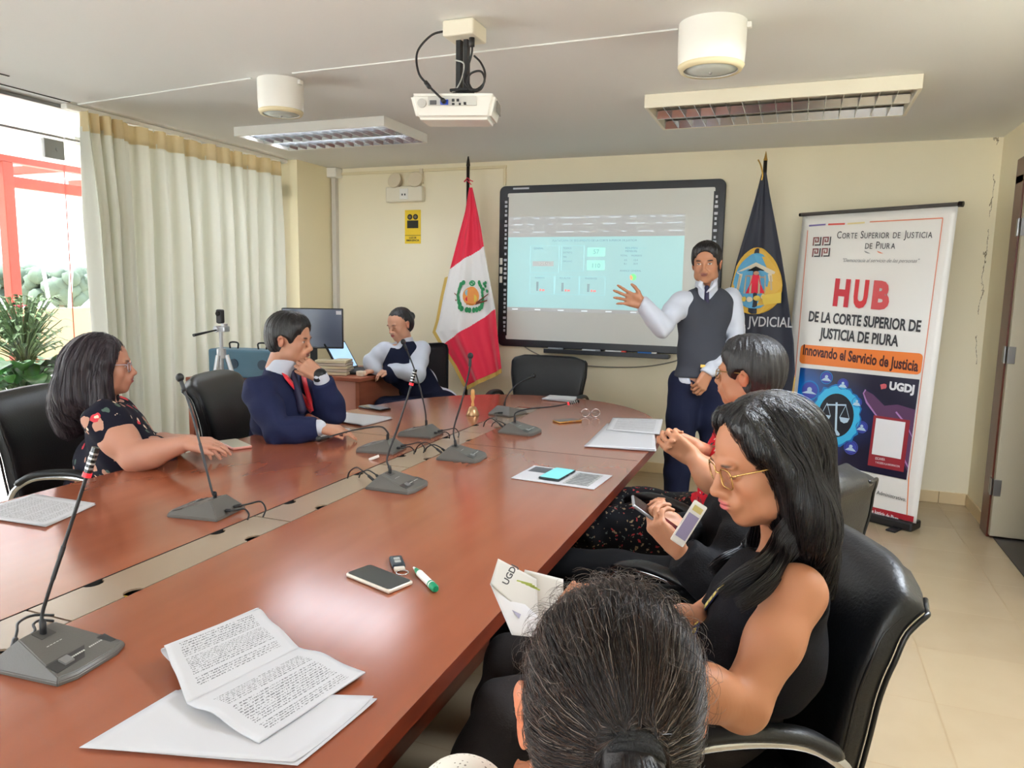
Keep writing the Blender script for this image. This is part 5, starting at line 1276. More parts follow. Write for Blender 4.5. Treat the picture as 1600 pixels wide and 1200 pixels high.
# ---------------------------------------------------------------- anatomy
class Head:
    """frame: x = person's right, y = forward, z = up; c = centre between the ears, a little above ear height"""
    def __init__(s, c, fwd, up=(0, 0, 1), k=1.0):
        s.c = nv(c); f = nrm(fwd); u = nv(up); u = u-f*(u@f); u /= np.linalg.norm(u); r = np.cross(f, u); s.R = np.stack([r, f, u], 1); s.k = k
    def p(s, x, y, z): return s.c+s.R@(np.array([x, y, z])*s.k)
    def d(s, x, y, z): return s.R@np.array([x, y, z], dtype=float)
def Rloc(h, ax, ang):       # rotate the head frame about one of its own axes
    c, q = math.cos(ang), math.sin(ang)
    M = {'x': [[1, 0, 0], [0, c, -q], [0, q, c]], 'y': [[c, 0, q], [0, 1, 0], [-q, 0, c]], 'z': [[c, -q, 0], [q, c, 0], [0, 0, 1]]}[ax]
    return h.R@np.array(M)
def add_head(F, h, sex='f', skin=(.5, .3, .2), lip=(.55, .22, .2), eyes='open', wide=1.0, detail=1, jaw=1.0):
    k = h.k; E = lambda c, r, R=None, kk=.02, mode='u': F.ell(h.p(*c), [q*k for q in r], h.R if R is None else R, kk*k, mode)
    w = wide
    E((0, -.018, .045), (.074*w, .092, .080)); E((0, .028, .035), (.066*w, .062, .062), kk=.03)
    E((0, .020, -.030), (.060*w, .062, .078*jaw), kk=.03)
    E((0, .050, -.082), (.032*w, .032, .026), kk=.03); E((0, .066, -.094), (.017, .014, .014), kk=.02)        # jaw and chin
    for s_ in (-1, 1):
        E((s_*.040*w, .052, -.028), (.022, .026, .026), kk=.02)       # cheek
        E((s_*.048*w, .018, -.068), (.018, .034, .022), kk=.025)     # jaw corner
        E((s_*.031, .086, .020), (.021, .010, .0075), kk=.014)      # brow
        E((s_*.031, .093, .004), (.016, .013, .011), kk=.008, mode='s')      # socket
        E((s_*.031, .0745, .003), (.0135, .0135, .0125), kk=.002)      # eyeball and lids
        if eyes != 'open': E((s_*.031, .0765, .002), (.0150, .0135, .0118), kk=.003)
        else:
            E((s_*.031, .0755, .0085), (.0152, .0135, .0075), kk=.003); E((s_*.031, .0755, -.0065), (.0148, .0125, .0045), kk=.003)
        # ear
        Re = Rloc(h, 'z', s_*-.35)
        E((s_*.074*w, -.012, -.004), (.0065, .019, .032), Re, .006); E((s_*.080*w, -.016, .010), (.006, .017, .019), Re, .004); E((s_*.081*w, -.010, .002), (.005, .009, .013), Re, .004, 's')
        E((s_*.012, .096, -.036), (.0085, .010, .0075), kk=.006)      # nostril wing
        E((s_*.007, .101, -.0425), (.0035, .005, .003), kk=.002, mode='s')
    E((0, .084, .018), (.014, .012, .012), kk=.015)
    F.cone(h.p(0, .086, .012), h.p(0, .1075, -.030), .0075*k, .0105*k, .012*k); E((0, .1085, -.032), (.0105, .010, .009), kk=.008)
    E((0, .083, -.058), (.030, .016, .020), kk=.018)
    E((0, .0975, -.0545), (.0215, .0075, .0050), kk=.004); E((0, .0965, -.0645), (.0185, .0080, .0058), kk=.004)
    F.cone(h.p(-.021, .088, -.0592), h.p(.021, .088, -.0592), .0008, .0008, .003, 's') if False else None
    E((0, .1035, -.0593), (.021, .010, .0011), kk=.003, mode='s')
    # paint
    blush = tuple(np.array(skin)*np.array([1.06, .86, .82]))
    for s_ in (-1, 1):
        F.color('ell', blush, .012*k, c=h.p(s_*.042, .06, -.03), r=[.012*k]*3)
        F.color('ell', blush, .006*k, c=h.p(s_*.08*w, -.012, -.004), r=[.006*k, .018*k, .03*k], R=h.R)
    F.color('ell', lip, .0016*k, c=h.p(0, .0985, -.0548), r=[.0215*k, .010*k, .0052*k], R=h.R)
    F.color('ell', lip, .0016*k, c=h.p(0, .0975, -.0645), r=[.0185*k, .011*k, .0060*k], R=h.R)
    F.color('ell', tuple(np.array(lip)*.35), .0008*k, c=h.p(0, .0960, -.0593), r=[.022*k, .012*k, .0009*k], R=h.R)
    for s_ in (-1, 1):
        if eyes == 'open':
            F.color('ell', (.62, .60, .57), .0010*k, c=h.p(s_*.031, .084, .0010), r=[.0125*k, .010*k, .0042*k], R=h.R)
            F.color('ell', (.02, .012, .010), .0010*k, c=h.p(s_*.0305, .088, .0012), r=[.0052*k, .006*k, .0050*k], R=h.R)
            F.color('ell', (.03, .02, .02), .0009*k, c=h.p(s_*.031, .087, .0062), r=[.0140*k, .010*k, .0012*k], R=Rloc(h, 'y', s_*.08))
        else:
            F.color('ell', (.03, .02, .02), .0010*k, c=h.p(s_*.031, .087, -.0035), r=[.0140*k, .010*k, .0016*k], R=Rloc(h, 'y', s_*-.08))
            F.color('ell', tuple(np.array(skin)*.78), .003*k, c=h.p(s_*.031, .09, .010), r=[.013*k, .006*k, .0012*k], R=h.R)
        F.color('ell', (.035, .022, .018), .0018*k, c=h.p(s_*.033, .092, .0215 if sex == 'f' else .020), r=[.0170*k, .012*k, (.0026 if sex == 'f' else .0042)*k], R=Rloc(h, 'y', s_*-.10))
    return F
def add_neck(F, h, base, r=.052, k=.03): F.cone(h.p(0, -.022, -.045), base, r*h.k, r*1.08*h.k, k)
def hand_prims(F, wrist, fd, pn, side=1, curl=(.3, .35, .4, .45), spread=.06, thumb=(.5, .3), sc=1.0, k=.004, relax=1.0, paint=None):
    """fd: direction wrist->fingers, pn: direction the palm faces, side=+1 if the thumb lies on (fd x pn)"""
    w = nv(wrist); f = nrm(fd); p = nv(pn); p = p-f*(p@f); p /= np.linalg.norm(p); s_ = np.cross(f, p)*side     # thumb side
    L = .092*sc
    kn = []
    offs = [(.030, .97), (.010, 1.0), (-.011, .97), (-.030, .90)]
    for (o, l) in offs:
        b = w+f*.012*sc+s_*o*.55*sc; e = w+f*L*l+s_*o*sc; F.cone(b, e, .0145*sc, .0115*sc, .010); kn.append(e)
    F.cone(w+s_*.02*sc+f*.02*sc+p*.006*sc, w+s_*.026*sc+f*.055*sc+p*.008*sc, .015*sc, .013*sc, .012); F.cone(w-s_*.02*sc+f*.02*sc+p*.005*sc, w-s_*.024*sc+f*.06*sc+p*.004*sc, .014*sc, .012*sc, .012)
    lens = [(.040, .024, .020), (.045, .028, .021), (.041, .026, .020), (.032, .020, .018)]; tips = []
    for i, (e, ls) in enumerate(zip(kn, lens)):
        a = 0; q = e; base = f+s_*spread*(1.5-i)*relax; base /= np.linalg.norm(base)
        for j, l in enumerate(ls):
            a += curl[i]*(.9, 1.1, .75)[j]; d = base*math.cos(a)+p*math.sin(a); n = q+d*l*sc
            r0 = (.0092, .0084, .0076)[j]*sc*(.88 if i == 3 else 1); r1 = (.0084, .0076, .0064)[j]*sc*(.88 if i == 3 else 1)
            F.cone(q, n, r0, r1, k); q = n
        tips.append(q)
        if paint is not None: F.color('ell', paint, .0015, c=q-p*math.cos(a)*.004*sc+f*math.sin(a)*.004*sc, r=[.0055*sc]*3)
    t0 = w+s_*.022*sc+f*.022*sc+p*.006*sc; a = thumb[0]; d = f*math.cos(a)+s_*math.sin(a)*.9+p*thumb[1]; d /= np.linalg.norm(d)
    t1 = t0+d*.038*sc; d2 = d*.75+f*.45+p*thumb[1]*.6; d2 /= np.linalg.norm(d2); t2 = t1+d2*.032*sc; d3 = d2*.7+f*.45+p*.15; d3 /= np.linalg.norm(d3); t3 = t2+d3*.024*sc
    F.cone(t0, t1, .0150*sc, .0112*sc, .010); F.cone(t1, t2, .0108*sc, .0095*sc, k); F.cone(t2, t3, .0098*sc, .0078*sc, k)
    return tips+[t3]
def torso_prims(F, J, g=0.0, sex='m', bust=0.0, belly=0.0, k=.05, wid=1.0, dep_=1.0):
    """J: pelvis, chest, neck, shR, shL, fwd (chest forward)"""
    pv, ch, nk, sr, sl = (nv(J[q]) for q in ('pelvis', 'chest', 'neck', 'shR', 'shL')); f = nrm(J['fwd'])
    r = nrm(sr-sl); u = nrm(nk-ch); f = f-r*(f@r); f = nrm(f); R = np.stack([r, f, nrm(np.cross(r, f))], 1)
    sh = np.linalg.norm(sr-sl)/2
    F.ell(ch, ((sh*.86)*wid+g, .108*dep_+g, .155+g), R, k)
    mid = (pv*.5+ch*.5); F.ell(mid, (.138*wid+g+belly*.4, .100*dep_+g+belly, .15+g), R, k)
    F.ell(pv, (.165*wid+g, .118*dep_+g, .125+g), R, k)
    if belly: F.ell(mid+f*.03-u*.03, (.11*wid+g, .085+belly+g, .12+g), R, k)
    for s_, q in ((1, sr), (-1, sl)):
        F.cone(q, nk-u*.05+(q-nk)*.15, .052+g, .050+g, k*.9); F.ell(ch+(q-ch)*.55+f*.02, (.06+g, .07+g, .08+g), R, k)
        if bust: F.ell(ch+r*s_*.078+f*(.075+bust*.35)-u*.045, (.068+g, .052+bust*.5+g, .066+g), R, .035)
    F.cone(nk-u*.07, nk, .062+g, .050+g, k*.6)
    return R
def arm_prims(F, sh, el, wr, r=(.052, .040, .027), g=0.0, k=.03):
    sh, el, wr = nv(sh), nv(el), nv(wr); m = sh*.55+el*.45; m2 = el*.7+wr*.3
    F.chain([sh, m, el], [r[0]+g, r[0]*.93+g, r[1]+g], k); F.chain([el, m2, wr], [r[1]+g, r[1]*1.02+g, r[2]+g], k*.7)
def leg_prims(F, hp, kn, an, r=(.088, .058, .040), g=0.0, k=.04):
    hp, kn, an = nv(hp), nv(kn), nv(an); m = hp*.5+kn*.5; m2 = kn*.7+an*.3
    F.chain([hp, m, kn], [r[0]+g, r[0]*.86+g, r[1]+g], k); F.chain([kn, m2, an], [r[1]+g, r[1]*1.0+g, r[2]+g], k*.7)
def foldfn(amp, pts, freq=70, rad=.12, seed=0):
    """cloth folds around joints plus a faint overall ripple"""
    rr = random.Random(seed); P = [(nv(p), rr.uniform(0, 6), nrm((rr.uniform(-.6, .6), rr.uniform(-.6, .6), 1)), rr.uniform(.8, 1.3)) for p in pts]
    def fn(X, Y, Z):
        o = (amp*.35*np.sin(X*31+2*np.sin(Y*17+Z*9))*np.sin(Y*27+Z*21+1.5*np.sin(X*14))).astype(F32)
        for p, ph, d, q in P:
            dx, dy, dz = X-p[0], Y-p[1], Z-p[2]; w = np.exp(-(dx*dx+dy*dy+dz*dz)/(rad*rad))
            o = o + amp*w*np.sin((dx*d[0]+dy*d[1]+dz*d[2])*freq*q+ph+3*np.sin(dx*12+dy*9))
        return o
    return fn
SKIN = {}
def skin_mat(name):
    if name in SKIN: return SKIN[name]
    m = mat('skin_'+name, (.5, .3, .2), .48, spec=.4, attr='Col', sss=.12, bump=.08, bscale=900); SKIN[name] = m; return m
def hair_mat(name, col, rough=.34, sx=(1, 1, .06), sc=260, bump=.7):
    m = mat('hair_'+name, srgb(*col), rough, spec=.5, bump=bump, bscale=sc, stretch=sx, var=.45, vscale=sc*.5)
    return m
def shoe(F, an, fwd, g=0):
    an = nv(an); f = nrm((fwd[0], fwd[1], 0)); h = an[2]
    F.chain([an+(0, 0, 0), (an[0]-f[0]*.03, an[1]-f[1]*.03, .040), ], [.042, .036], .02)
    F.chain([(an[0]-f[0]*.04, an[1]-f[1]*.04, .036), (an[0]+f[0]*.09, an[1]+f[1]*.09, .036), (an[0]+f[0]*.17, an[1]+f[1]*.17, .030)], [.036, .037, .028], .02)
    F.cut((0, 0, .003), (0, 0, -1), .002)
def glasses(h, parent, m_frame, shape='round', lens=True, wd=.060, name='glasses'):
    t = MB(); y0 = .099; zc = .0
    for s_ in (-1, 1):
        pts = []
        for k_ in range(25):
            a = 2*PI*k_/24; ex = .5 if shape == 'square' else .9
            x = .0215*math.copysign(abs(math.cos(a))**ex, math.cos(a)); z = .0175*math.copysign(abs(math.sin(a))**ex, math.sin(a))
            pts.append(h.p(s_*.0335+x, y0-.006*abs(x+s_*.0335)/.06, zc+z-.003))
        t.tube(pts, .0013*h.k*1.1, 6, caps=False)
        t.tube([h.p(s_*.054, y0-.005, .006), h.p(s_*.068, .088, .010)], .0020, 6)
        t.tube([h.p(s_*.068, .088, .010), h.p(s_*.078, .045, .012), h.p(s_*.080, -.005, .012), h.p(s_*.080, -.025, .0)], .0016, 6)
    t.tube([h.p(-.010, y0, .004), h.p(0, y0+.003, .007), h.p(.010, y0, .004)], .0014, 6)
    o = t.build(name, m_frame, None, smooth=True); adopt(o, parent)
    if lens:
        for s_ in (-1, 1):
            q = MB(); c = [h.p(s_*.0335+.0205*math.cos(2*PI*k_/20), y0-.002, zc-.003+.0165*math.sin(2*PI*k_/20)) for k_ in range(20)]
            q.add(c, [tuple(range(20))]); l = q.build('lens', m_lensglass, None); adopt(l, o)
    return o
m_lensglass = bpy.data.materials.new('spectacle_glass'); m_lensglass.use_nodes = True; _glass(m_lensglass, (.98, .985, .985), .35)
# ================================================================ people
from mathutils.bvhtree import BVHTree
def V3(p): return nv(p)
rV, fV, uV = nv(_r), nv(_f), nv(_u); rH = nrm((_r.x, _r.y, 0)); fH = nrm((_f.x, _f.y, 0)); UP = np.array([0, 0, 1.])
def dirv(r=0, f=0, u=0): return nrm(rH*r+fH*f+UP*u)      # right, away from the camera, up
def mark(base, dr=0, df=0, du=0): return nv(base)+rH*dr+fH*df+UP*du
def person(label, base): return thing('person', label, 'person', (float(base[0]), float(base[1]), 0))
def bvh(o): me = o.data; return BVHTree.FromPolygons([v.co.copy() for v in me.vertices], [tuple(p.vertices) for p in me.polygons])
def onto(b, x, y, off=.003):
    d = ray(x, y).normalized(); h = b.ray_cast(_O, d)
    if h[0] is None: return None
    n = h[1] if h[1].dot(d) < 0 else -h[1]
    return h[0]+n*off, n
def ribbon(name, b, pix, width, m_, parent, off=.004, thick=.0015, dens=6):
    P = catmull([(x, y, 0) for x, y in pix], dens); L = []
    for q in P:
        h = onto(b, q.x, q.y, off)
        if h: L.append(h)
    if len(L) < 2: return None
    vs = []
    for i, (p, n) in enumerate(L):
        d = (L[min(i+1, len(L)-1)][0]-L[max(i-1, 0)][0]); sd = d.cross(n).normalized()*width/2; vs += [p-sd, p+sd]
    o = MB().add(vs, [(2*i, 2*i+1, 2*i+3, 2*i+2) for i in range(len(L)-1)]).build(name, m_, None, smooth=True, solid=thick); adopt(o, parent); return o
def wfn(h, amp=.0018, freq=60, ax='z', seed=0):
    """strand grooves running around the head frame"""
    R, c = h.R, h.c
    def fn(X, Y, Z):
        q = [(X-c[0])*R[0, i]+(Y-c[1])*R[1, i]+(Z-c[2])*R[2, i] for i in range(3)]
        th = np.arctan2(q[0], -q[1]+.02)
        return (amp*np.sin(th*freq+2.5*np.sin(q[2]*22+seed)+1.3*np.sin(th*9))+amp*.6*np.sin(th*freq*.43+q[2]*30)).astype(F32)
    return fn
def bundle(name, parent, m_, path, n, r0, r1, w=.0007, seed=1, wob=.004):
    """a lock of hair: many fine strands along a path, tapering to the tips"""
    rr = random.Random(seed); C = catmull([tuple(p) for p in path], 5); m = len(C); mb = MB()
    for _ in range(n):
        a, q = rr.uniform(0, 2*PI), math.sqrt(rr.random()); e = rr.uniform(.72, 1.0); k1 = rr.uniform(0, 6); pts = []; mm = max(4, int(m*e)); up = Vector((0, 0, 1))
        for i in range(mm):
            t_ = i/(m-1); d = (C[min(i+1, m-1)]-C[max(i-1, 0)]).normalized(); s1 = d.cross(up).normalized(); s2 = s1.cross(d); r = r0*(1-t_)+r1*t_
            pts.append(C[i]+s1*math.cos(a)*q*r*.55+s2*math.sin(a)*q*r+s2*wob*math.sin(t_*5+k1)*t_)
        mb.tube(pts, [w]*(mm-2)+[w*.7, w*.2], 3, caps=False)
    o = mb.build(name, m_, None, smooth=True); adopt(o, parent); o['kind'] = 'stuff'; return o
def short_hair(h, parent, m_, res=.004, front=.052, back=-.075, vol=1.0, sideburn=-.02, fh=(0, 1, -.42), ph=None, freq=46):
    F = Field(); k = h.k
    F.ell(h.p(0, -.020, .052), np.array([.0815, .098, .084])*k*vol, h.R, 0); F.ell(h.p(0, -.035, .0), np.array([.078, .082, .08])*k*vol, h.R, .03); F.ell(h.p(0, .02, .085), np.array([.066, .065, .048])*k*vol, h.R, .02)
    for s_ in (-1, 1): F.ell(h.p(s_*.052, .045, .065), np.array([.026, .030, .036])*k*vol, h.R, .02)
    F.disp(wfn(h, .0022, freq))
    for s_ in (-1, 1): F.ell(h.p(s_*.071, .022, .030), np.array([.014, .030, .042])*k*vol, h.R, .012)
    # keep the face and ears clear
    F.ell(h.p(0, .118, .0), np.array([.058, .092, .078])*k, h.R, .012, 's'); F.ell(h.p(0, .105, -.060), np.array([.090, .085, .085])*k, h.R, .012, 's')
    for s_ in (-1, 1): F.ell(h.p(s_*.083, .0, -.030), np.array([.022, .038, .050])*k, h.R, .008, 's')
    F.cut(h.p(0, -.05, back), h.d(0, .25, -1), .01)
    return field_obj('hair', F, m_, parent, res)
def collar_prims(F, J, h, g=.0):
    nk = nv(J['neck']); F.cone(nk-UP*.03, h.p(0, -.012, -.100), .068+g, .064+g, .01)
# ---------------------------------------------------------------- P5 standing presenter
def P5():
    D = 4.40
    J = dict(pelvis=at(1094, 592, 4.42), chest=at(1098, 506, 4.42), neck=at(1104, 447, 4.42), shR=at(1064, 471, 4.36), shL=at(1142, 467, 4.48), fwd=dirv(-.22, -1, 0))
    t = person('person standing by the whiteboard in grey vest, gesturing with an open hand', (nv(J['pelvis'])[0], nv(J['pelvis'])[1]))
    h = Head(at(1104, 413, 4.37), dirv(-.42, -1, -.03), dirv(-.04, 0, 1), 1.0); skin = srgb(180, 128, 98)
    el_r, wr_r = at(1034, 512, 4.24), at(1004, 474, 4.18); el_l, wr_l = at(1151, 536, 4.46), at(1106, 582, 4.27)
    pv = nv(J['pelvis']); hips = {1: mark(pv, -.088, 0, -.05), -1: mark(pv, .088, 0, -.05)}
    kn = {1: (pv[0]-.10, pv[1]-.05, .50), -1: (pv[0]+.10, pv[1]+.02, .50)}; an = {1: (pv[0]-.11, pv[1]-.02, .085), -1: (pv[0]+.11, pv[1]+.05, .085)}
    B = Field(); torso_prims(B, J, -.012); add_neck(B, h, J['neck'], .055); add_head(B, h, 'm', skin, srgb(140, 84, 74), wide=1.04)
    for s_, sh, el, wr in ((1, J['shR'], el_r, wr_r), (-1, J['shL'], el_l, wr_l)): arm_prims(B, sh, el, wr, g=-.008)
    for s_ in (1, -1): leg_prims(B, hips[s_], kn[s_], an[s_], g=-.012)
    hand_prims(B, wr_r, dirv(-1, -.1, .32), dirv(0, -1, -.15), 1, (.12, .18, .25, .3), .16, (.95, -.1), 1.05)
    hand_prims(B, wr_l, dirv(-.45, -.2, -.85), dirv(-.3, .9, -.1), 1, (.7, .8, .85, .9), .02, (.4, .4), 1.05)
    b = field_obj('body', B, skin_mat('tan'), t, .011, [(h.c, .13, .0042), (nv(wr_r)+dirv(-1, 0, .2)*.07, .11, .0045), (nv(wr_l)+dirv(-.3, 0, -.8)*.06, .10, .0045)], skin)
    S = Field(); torso_prims(S, J, -.002)
    for sh, el, wr in ((J['shR'], el_r, wr_r), (J['shL'], el_l, wr_l)): arm_prims(S, sh, el, wr, r=(.060, .052, .040), g=.004)
    collar_prims(S, J, h, .002); S.disp(foldfn(.0045, [el_r, el_l, J['shL'], J['shR'], wr_l, wr_r], 60, .13, 1))
    S.ell(nv(J['neck'])+nrm(J['fwd'])*.085+UP*.03, (.02, .05, .06), None, .01, 's'); S.cut(h.p(0, 0, -.092), UP, .003); S.cut(mark(pv, 0, 0, -.02), (0, 0, -1))
    for wr, d in ((wr_r, dirv(-1, 0, .4)), (wr_l, dirv(-.5, -.2, -.85))): S.ops.append((lambda X, Y, Z, w=nv(wr)+d*.012, d=d: np.where((X-w[0])**2+(Y-w[1])**2+(Z-w[2])**2 < .01, (X-w[0])*d[0]+(Y-w[1])*d[1]+(Z-w[2])*d[2], -1.), np.array((-99,)*3), np.array((99,)*3), .003, 'i'))
    field_obj('shirt', S, mat('white_shirt', srgb(196, 202, 216), .7, bump=.2, bscale=300, sheen=.2), t, .008)
    Vt = Field(); torso_prims(Vt, J, .008, belly=.018); rr_ = nrm(nv(J['shR'])-nv(J['shL']))
    Vt.cut(nv(J['shR'])-rr_*.022, rr_+UP*.55, .02); Vt.cut(nv(J['shL'])+rr_*.022, -rr_+UP*.55, .02)
    Vt.ell(nv(J['neck'])+nrm(J['fwd'])*.06+UP*.0, (.052, .11, .085), None, .01, 's'); Vt.ell(nv(J['neck'])+UP*.05, (.074, .074, .075), None, .01, 's'); Vt.cut(mark(pv, 0, 0, .015), (0, 0, -1), .01)
    Vt.disp(foldfn(.003, [J['chest'], mark(pv, 0, 0, .1)], 45, .2, 3))
    v = field_obj('vest', Vt, mat('grey_knit', srgb(66, 69, 78), .9, spec=.2, bump=.5, bscale=420), t, .007)
    Tr = Field()
    for s_ in (1, -1): leg_prims(Tr, hips[s_], kn[s_], an[s_], r=(.098, .074, .062), g=.006)
    Tr.ell(pv, (.165, .118, .11), None, .05); Tr.cut(mark(pv, 0, 0, .05), (0, 0, 1), .01); Tr.cut((0, 0, .075), (0, 0, -1)); Tr.disp(foldfn(.005, [kn[1], kn[-1], hips[1], hips[-1]], 40, .16, 5))
    field_obj('trousers', Tr, mat('navy_trousers', srgb(26, 31, 56), .8, spec=.2, bump=.3, bscale=260), t, .010)
    Sh = Field(); 
    for s_ in (1, -1): shoe(Sh, an[s_], dirv(-.2*s_-.2, -1, 0))
    field_obj('shoes', Sh, m_blkgloss, t, .009)
    short_hair(h, t, hair_mat('black_short', (26, 23, 24), .4), .004, front=.046, vol=1.05)
    n0 = nv(J['neck'])+nrm(J['fwd'])*.068-UP*.028
    TT = Field(); TT.ell(n0+UP*.016, (.016, .014, .018), None, .004); TT.cone(n0, n0-UP*.10+nrm(J['fwd'])*.028, .013, .020, .004)
    field_obj('tie', TT, mat('navy_tie', srgb(38, 34, 70), .6), t, .004)
    bb = bvh(b)
    for s_, pts in ((1, [(1097, 436), (1094, 446), (1099, 455)]), (-1, [(1119, 434), (1116, 446), (1104, 457)])): 
        mbc = MB(); 
        c0, c1, c2 = (at(x, y, 4.30 if i else 4.34) for i, (x, y) in enumerate(pts)); mbc.tube([c0, c1, c2], [.012, .015, .004], 8, sx=.4); adopt(mbc.build('collar', MATS['white_shirt'], None, smooth=True), t)
    q = Field(); q.cone(nv(el_r)*.06+nv(wr_r)*.94, wr_r, .034, .034, .002)
    w = at(1098, 572, 4.27); adopt(MB().box(w.x-.012, w.x+.014, w.y-.004, w.y+.002, w.z-.008, w.z+.008).build('badge', m_goldm, None), t)
P5()
# ---------------------------------------------------------------- P2 woman in glasses, reading
def P2():
    L = dirv(-1, -.10, 0)                       # where she faces
    h = Head(at(1199, 722, 1.375), dirv(-1, -.10, -.235), dirv(-.22, 0, 1), .985); skin = srgb(180, 124, 92)
    J = dict(pelvis=(-.12, 1.60, .57), chest=at(1196, 985, 1.43), neck=at(1232, 868, 1.45), shL=at(1246, 926, 1.29), shR=at(1188, 900, 1.62), fwd=L)
    el_l, wr_l = at(1160, 1102, 1.20), at(968, 1030, 1.10); el_r, wr_r = at(1105, 975, 1.55), at(965, 1000, 1.19)
    t = person('person in sleeveless black top and gold glasses, long black hair, reading a leaflet', (-.12, 1.60))
    B = Field(); torso_prims(B, J, -.012, 'f', .02, wid=.92); add_neck(B, h, J['neck'], .046)
    add_head(B, h, 'f', skin, srgb(196, 104, 104), 'down', .96)
    arm_prims(B, J['shL'], el_l, wr_l, (.047, .040, .026), .0); arm_prims(B, J['shR'], el_r, wr_r, (.050, .041, .027), 0)
    hp = {1: (-.18, 1.68, .55), -1: (-.14, 1.51, .55)}; kn = {1: (-.60, 1.62, .53), -1: (-.54, 1.42, .53)}; an = {1: (-.70, 1.62, .11), -1: (-.70, 1.36, .10)}
    for s_ in (1, -1): leg_prims(B, hp[s_], kn[s_], an[s_], g=-.012)
    hand_prims(B, wr_l, nrm(nv(at(880, 985, 1.06))-nv(wr_l)), dirv(0, .5, .7), -1, (.6, .7, .7, .7), .03, (.5, .5), .92)
    hand_prims(B, wr_r, nrm(nv(at(885, 975, 1.14))-nv(wr_r)), dirv(0, -.4, .7), 1, (.6, .7, .7, .7), .03, (.5, .5), .92)
    b = field_obj('body', B, skin_mat('fair'), t, .0075, [(h.c+nv(L)*.02, .125, .0021), (nv(wr_l)+L*.06, .09, .0045)], skin)
    S = Field(); torso_prims(S, J, .004, 'f', .028, wid=.92)
    rr_ = nrm(nv(J['shR'])-nv(J['shL'])); F_ = nrm(L)
    for s_, q in ((1, J['shR']), (-1, J['shL'])): S.cut(nv(q)-rr_*s_*.006, nrm(rr_*s_+UP*.12+F_*.10), .010)
    S.ell(nv(J['neck'])+UP*.030, (.075, .075, .06), None, .012, 's'); S.disp(foldfn(.004, [J['chest'], (nv(J['chest'])+nv(J['pelvis']))/2, J['shL']], 50, .16, 8))
    top = field_obj('top', S, mat('black_top', srgb(15, 15, 22), .85, spec=.2, bump=.3, bscale=300), t, .0065)
    Tr = Field(); 
    for s_ in (1, -1): leg_prims(Tr, hp[s_], kn[s_], an[s_], r=(.098, .072, .058), g=.004)
    Tr.ell(J['pelvis'], (.15, .16, .115), None, .05); Tr.cut((0, 0, .10), (0, 0, -1)); Tr.disp(foldfn(.005, [kn[1], kn[-1]], 45, .15, 2))
    field_obj('trousers', Tr, mat('dark_trousers', srgb(36, 29, 28), .85, bump=.3, bscale=260), t, .010)
    Sh = Field(); [shoe(Sh, an[s_], (-1, -.15)) for s_ in (1, -1)]; field_obj('shoes', Sh, mat('brown_shoe', srgb(44, 30, 28), .35), t, .008)
    # long straight hair: crown, side curtain over the ear, mass down the back, a lock over the chest
    H = Field(); P = h.p
    H.ell(P(0, -.016, .046), (.081, .095, .086), h.R, 0); H.ell(P(0, -.044, .010), (.080, .064, .092), h.R, .03); H.ell(P(0, .012, .082), (.056, .048, .034), h.R, .02)
    for s_ in (-1, 1):
        H.chain([P(s_*.052, .045, .085), P(s_*.072, .030, .045), P(s_*.081, -.002, .0), P(s_*.083, -.020, -.06), P(s_*.080, -.030, -.13)], [.028, .022, .026, .034, .036], .03)
    bk = nv(J['neck'])-F_*.030
    H.chain([P(0, -.050, .02), P(0, -.046, -.08), bk+UP*.00, bk-UP*.07], [.060, .058, .054, .036], .05)
    H.chain([P(-.080, -.035, -.10), nv(J['shL'])+rr_*.085-F_*.045+UP*.055, nv(J['shL'])+rr_*.09-F_*.075-UP*.01], [.036, .036, .022], .04)
    H.ell(P(0, .092, -.030), (.098, .068, .098), h.R, .010, 's'); H.ell(P(0, .085, .045), (.060, .030, .042), h.R, .016, 's'); H.ell(P(-.085, .050, -.045), (.03, .030, .075), h.R, .010, 's'); H.ell(P(.085, .05, -.045), (.03, .030, .075), h.R, .010, 's')
    H.disp(wfn(h, .0016, 70, seed=2))
    ho = field_obj('hair', H, hair_mat('black_long', (22, 20, 22), .26, (1, 1, .05), 300, .8), t, .0048)
    mh = mat('hair_black_lock', srgb(26, 22, 24), .3)
    strands(ho, h, t, 1500, mh)
    bundle('hair_lock', t, mh, [P(-.080, -.004, -.02), P(-.084, -.004, -.09), at(1214, 852, 1.31), at(1188, 884, 1.27), at(1152, 908, 1.27), at(1116, 934, 1.28)], 420, .030, .012, .0008, 5)
    bundle('hair_lock', t, mh, [P(-.082, -.015, -.03), P(-.086, -.018, -.10), at(1228, 866, 1.31), at(1206, 905, 1.26), at(1172, 935, 1.25), at(1146, 950, 1.25)], 360, .028, .012, .0008, 6)
    bundle('hair_lock', t, mh, [P(.076, .0, -.03), P(.072, .0, -.11), at(1170, 856, 1.54), at(1130, 878, 1.50), at(1104, 898, 1.49)], 260, .026, .012, .0008, 7)
    glasses(h, t, mat('gold_frame', srgb(214, 176, 108), .25, metal=.9), 'square')
    # lanyard lying on the top
    bb = bvh(top); ml = mat('lanyard_navy', srgb(34, 40, 92), .6)
    l1 = [(1148, 858), (1125, 880), (1103, 905), (1088, 935), (1080, 965), (1078, 1000)]; l2 = [(1150, 905), (1125, 925), (1105, 950), (1090, 980), (1082, 1010)]
    for q in (l1, l2): ribbon('lanyard', bb, q, .014, ml, t)
    mw_ = mat('lanyard_print', srgb(214, 196, 110), .6)
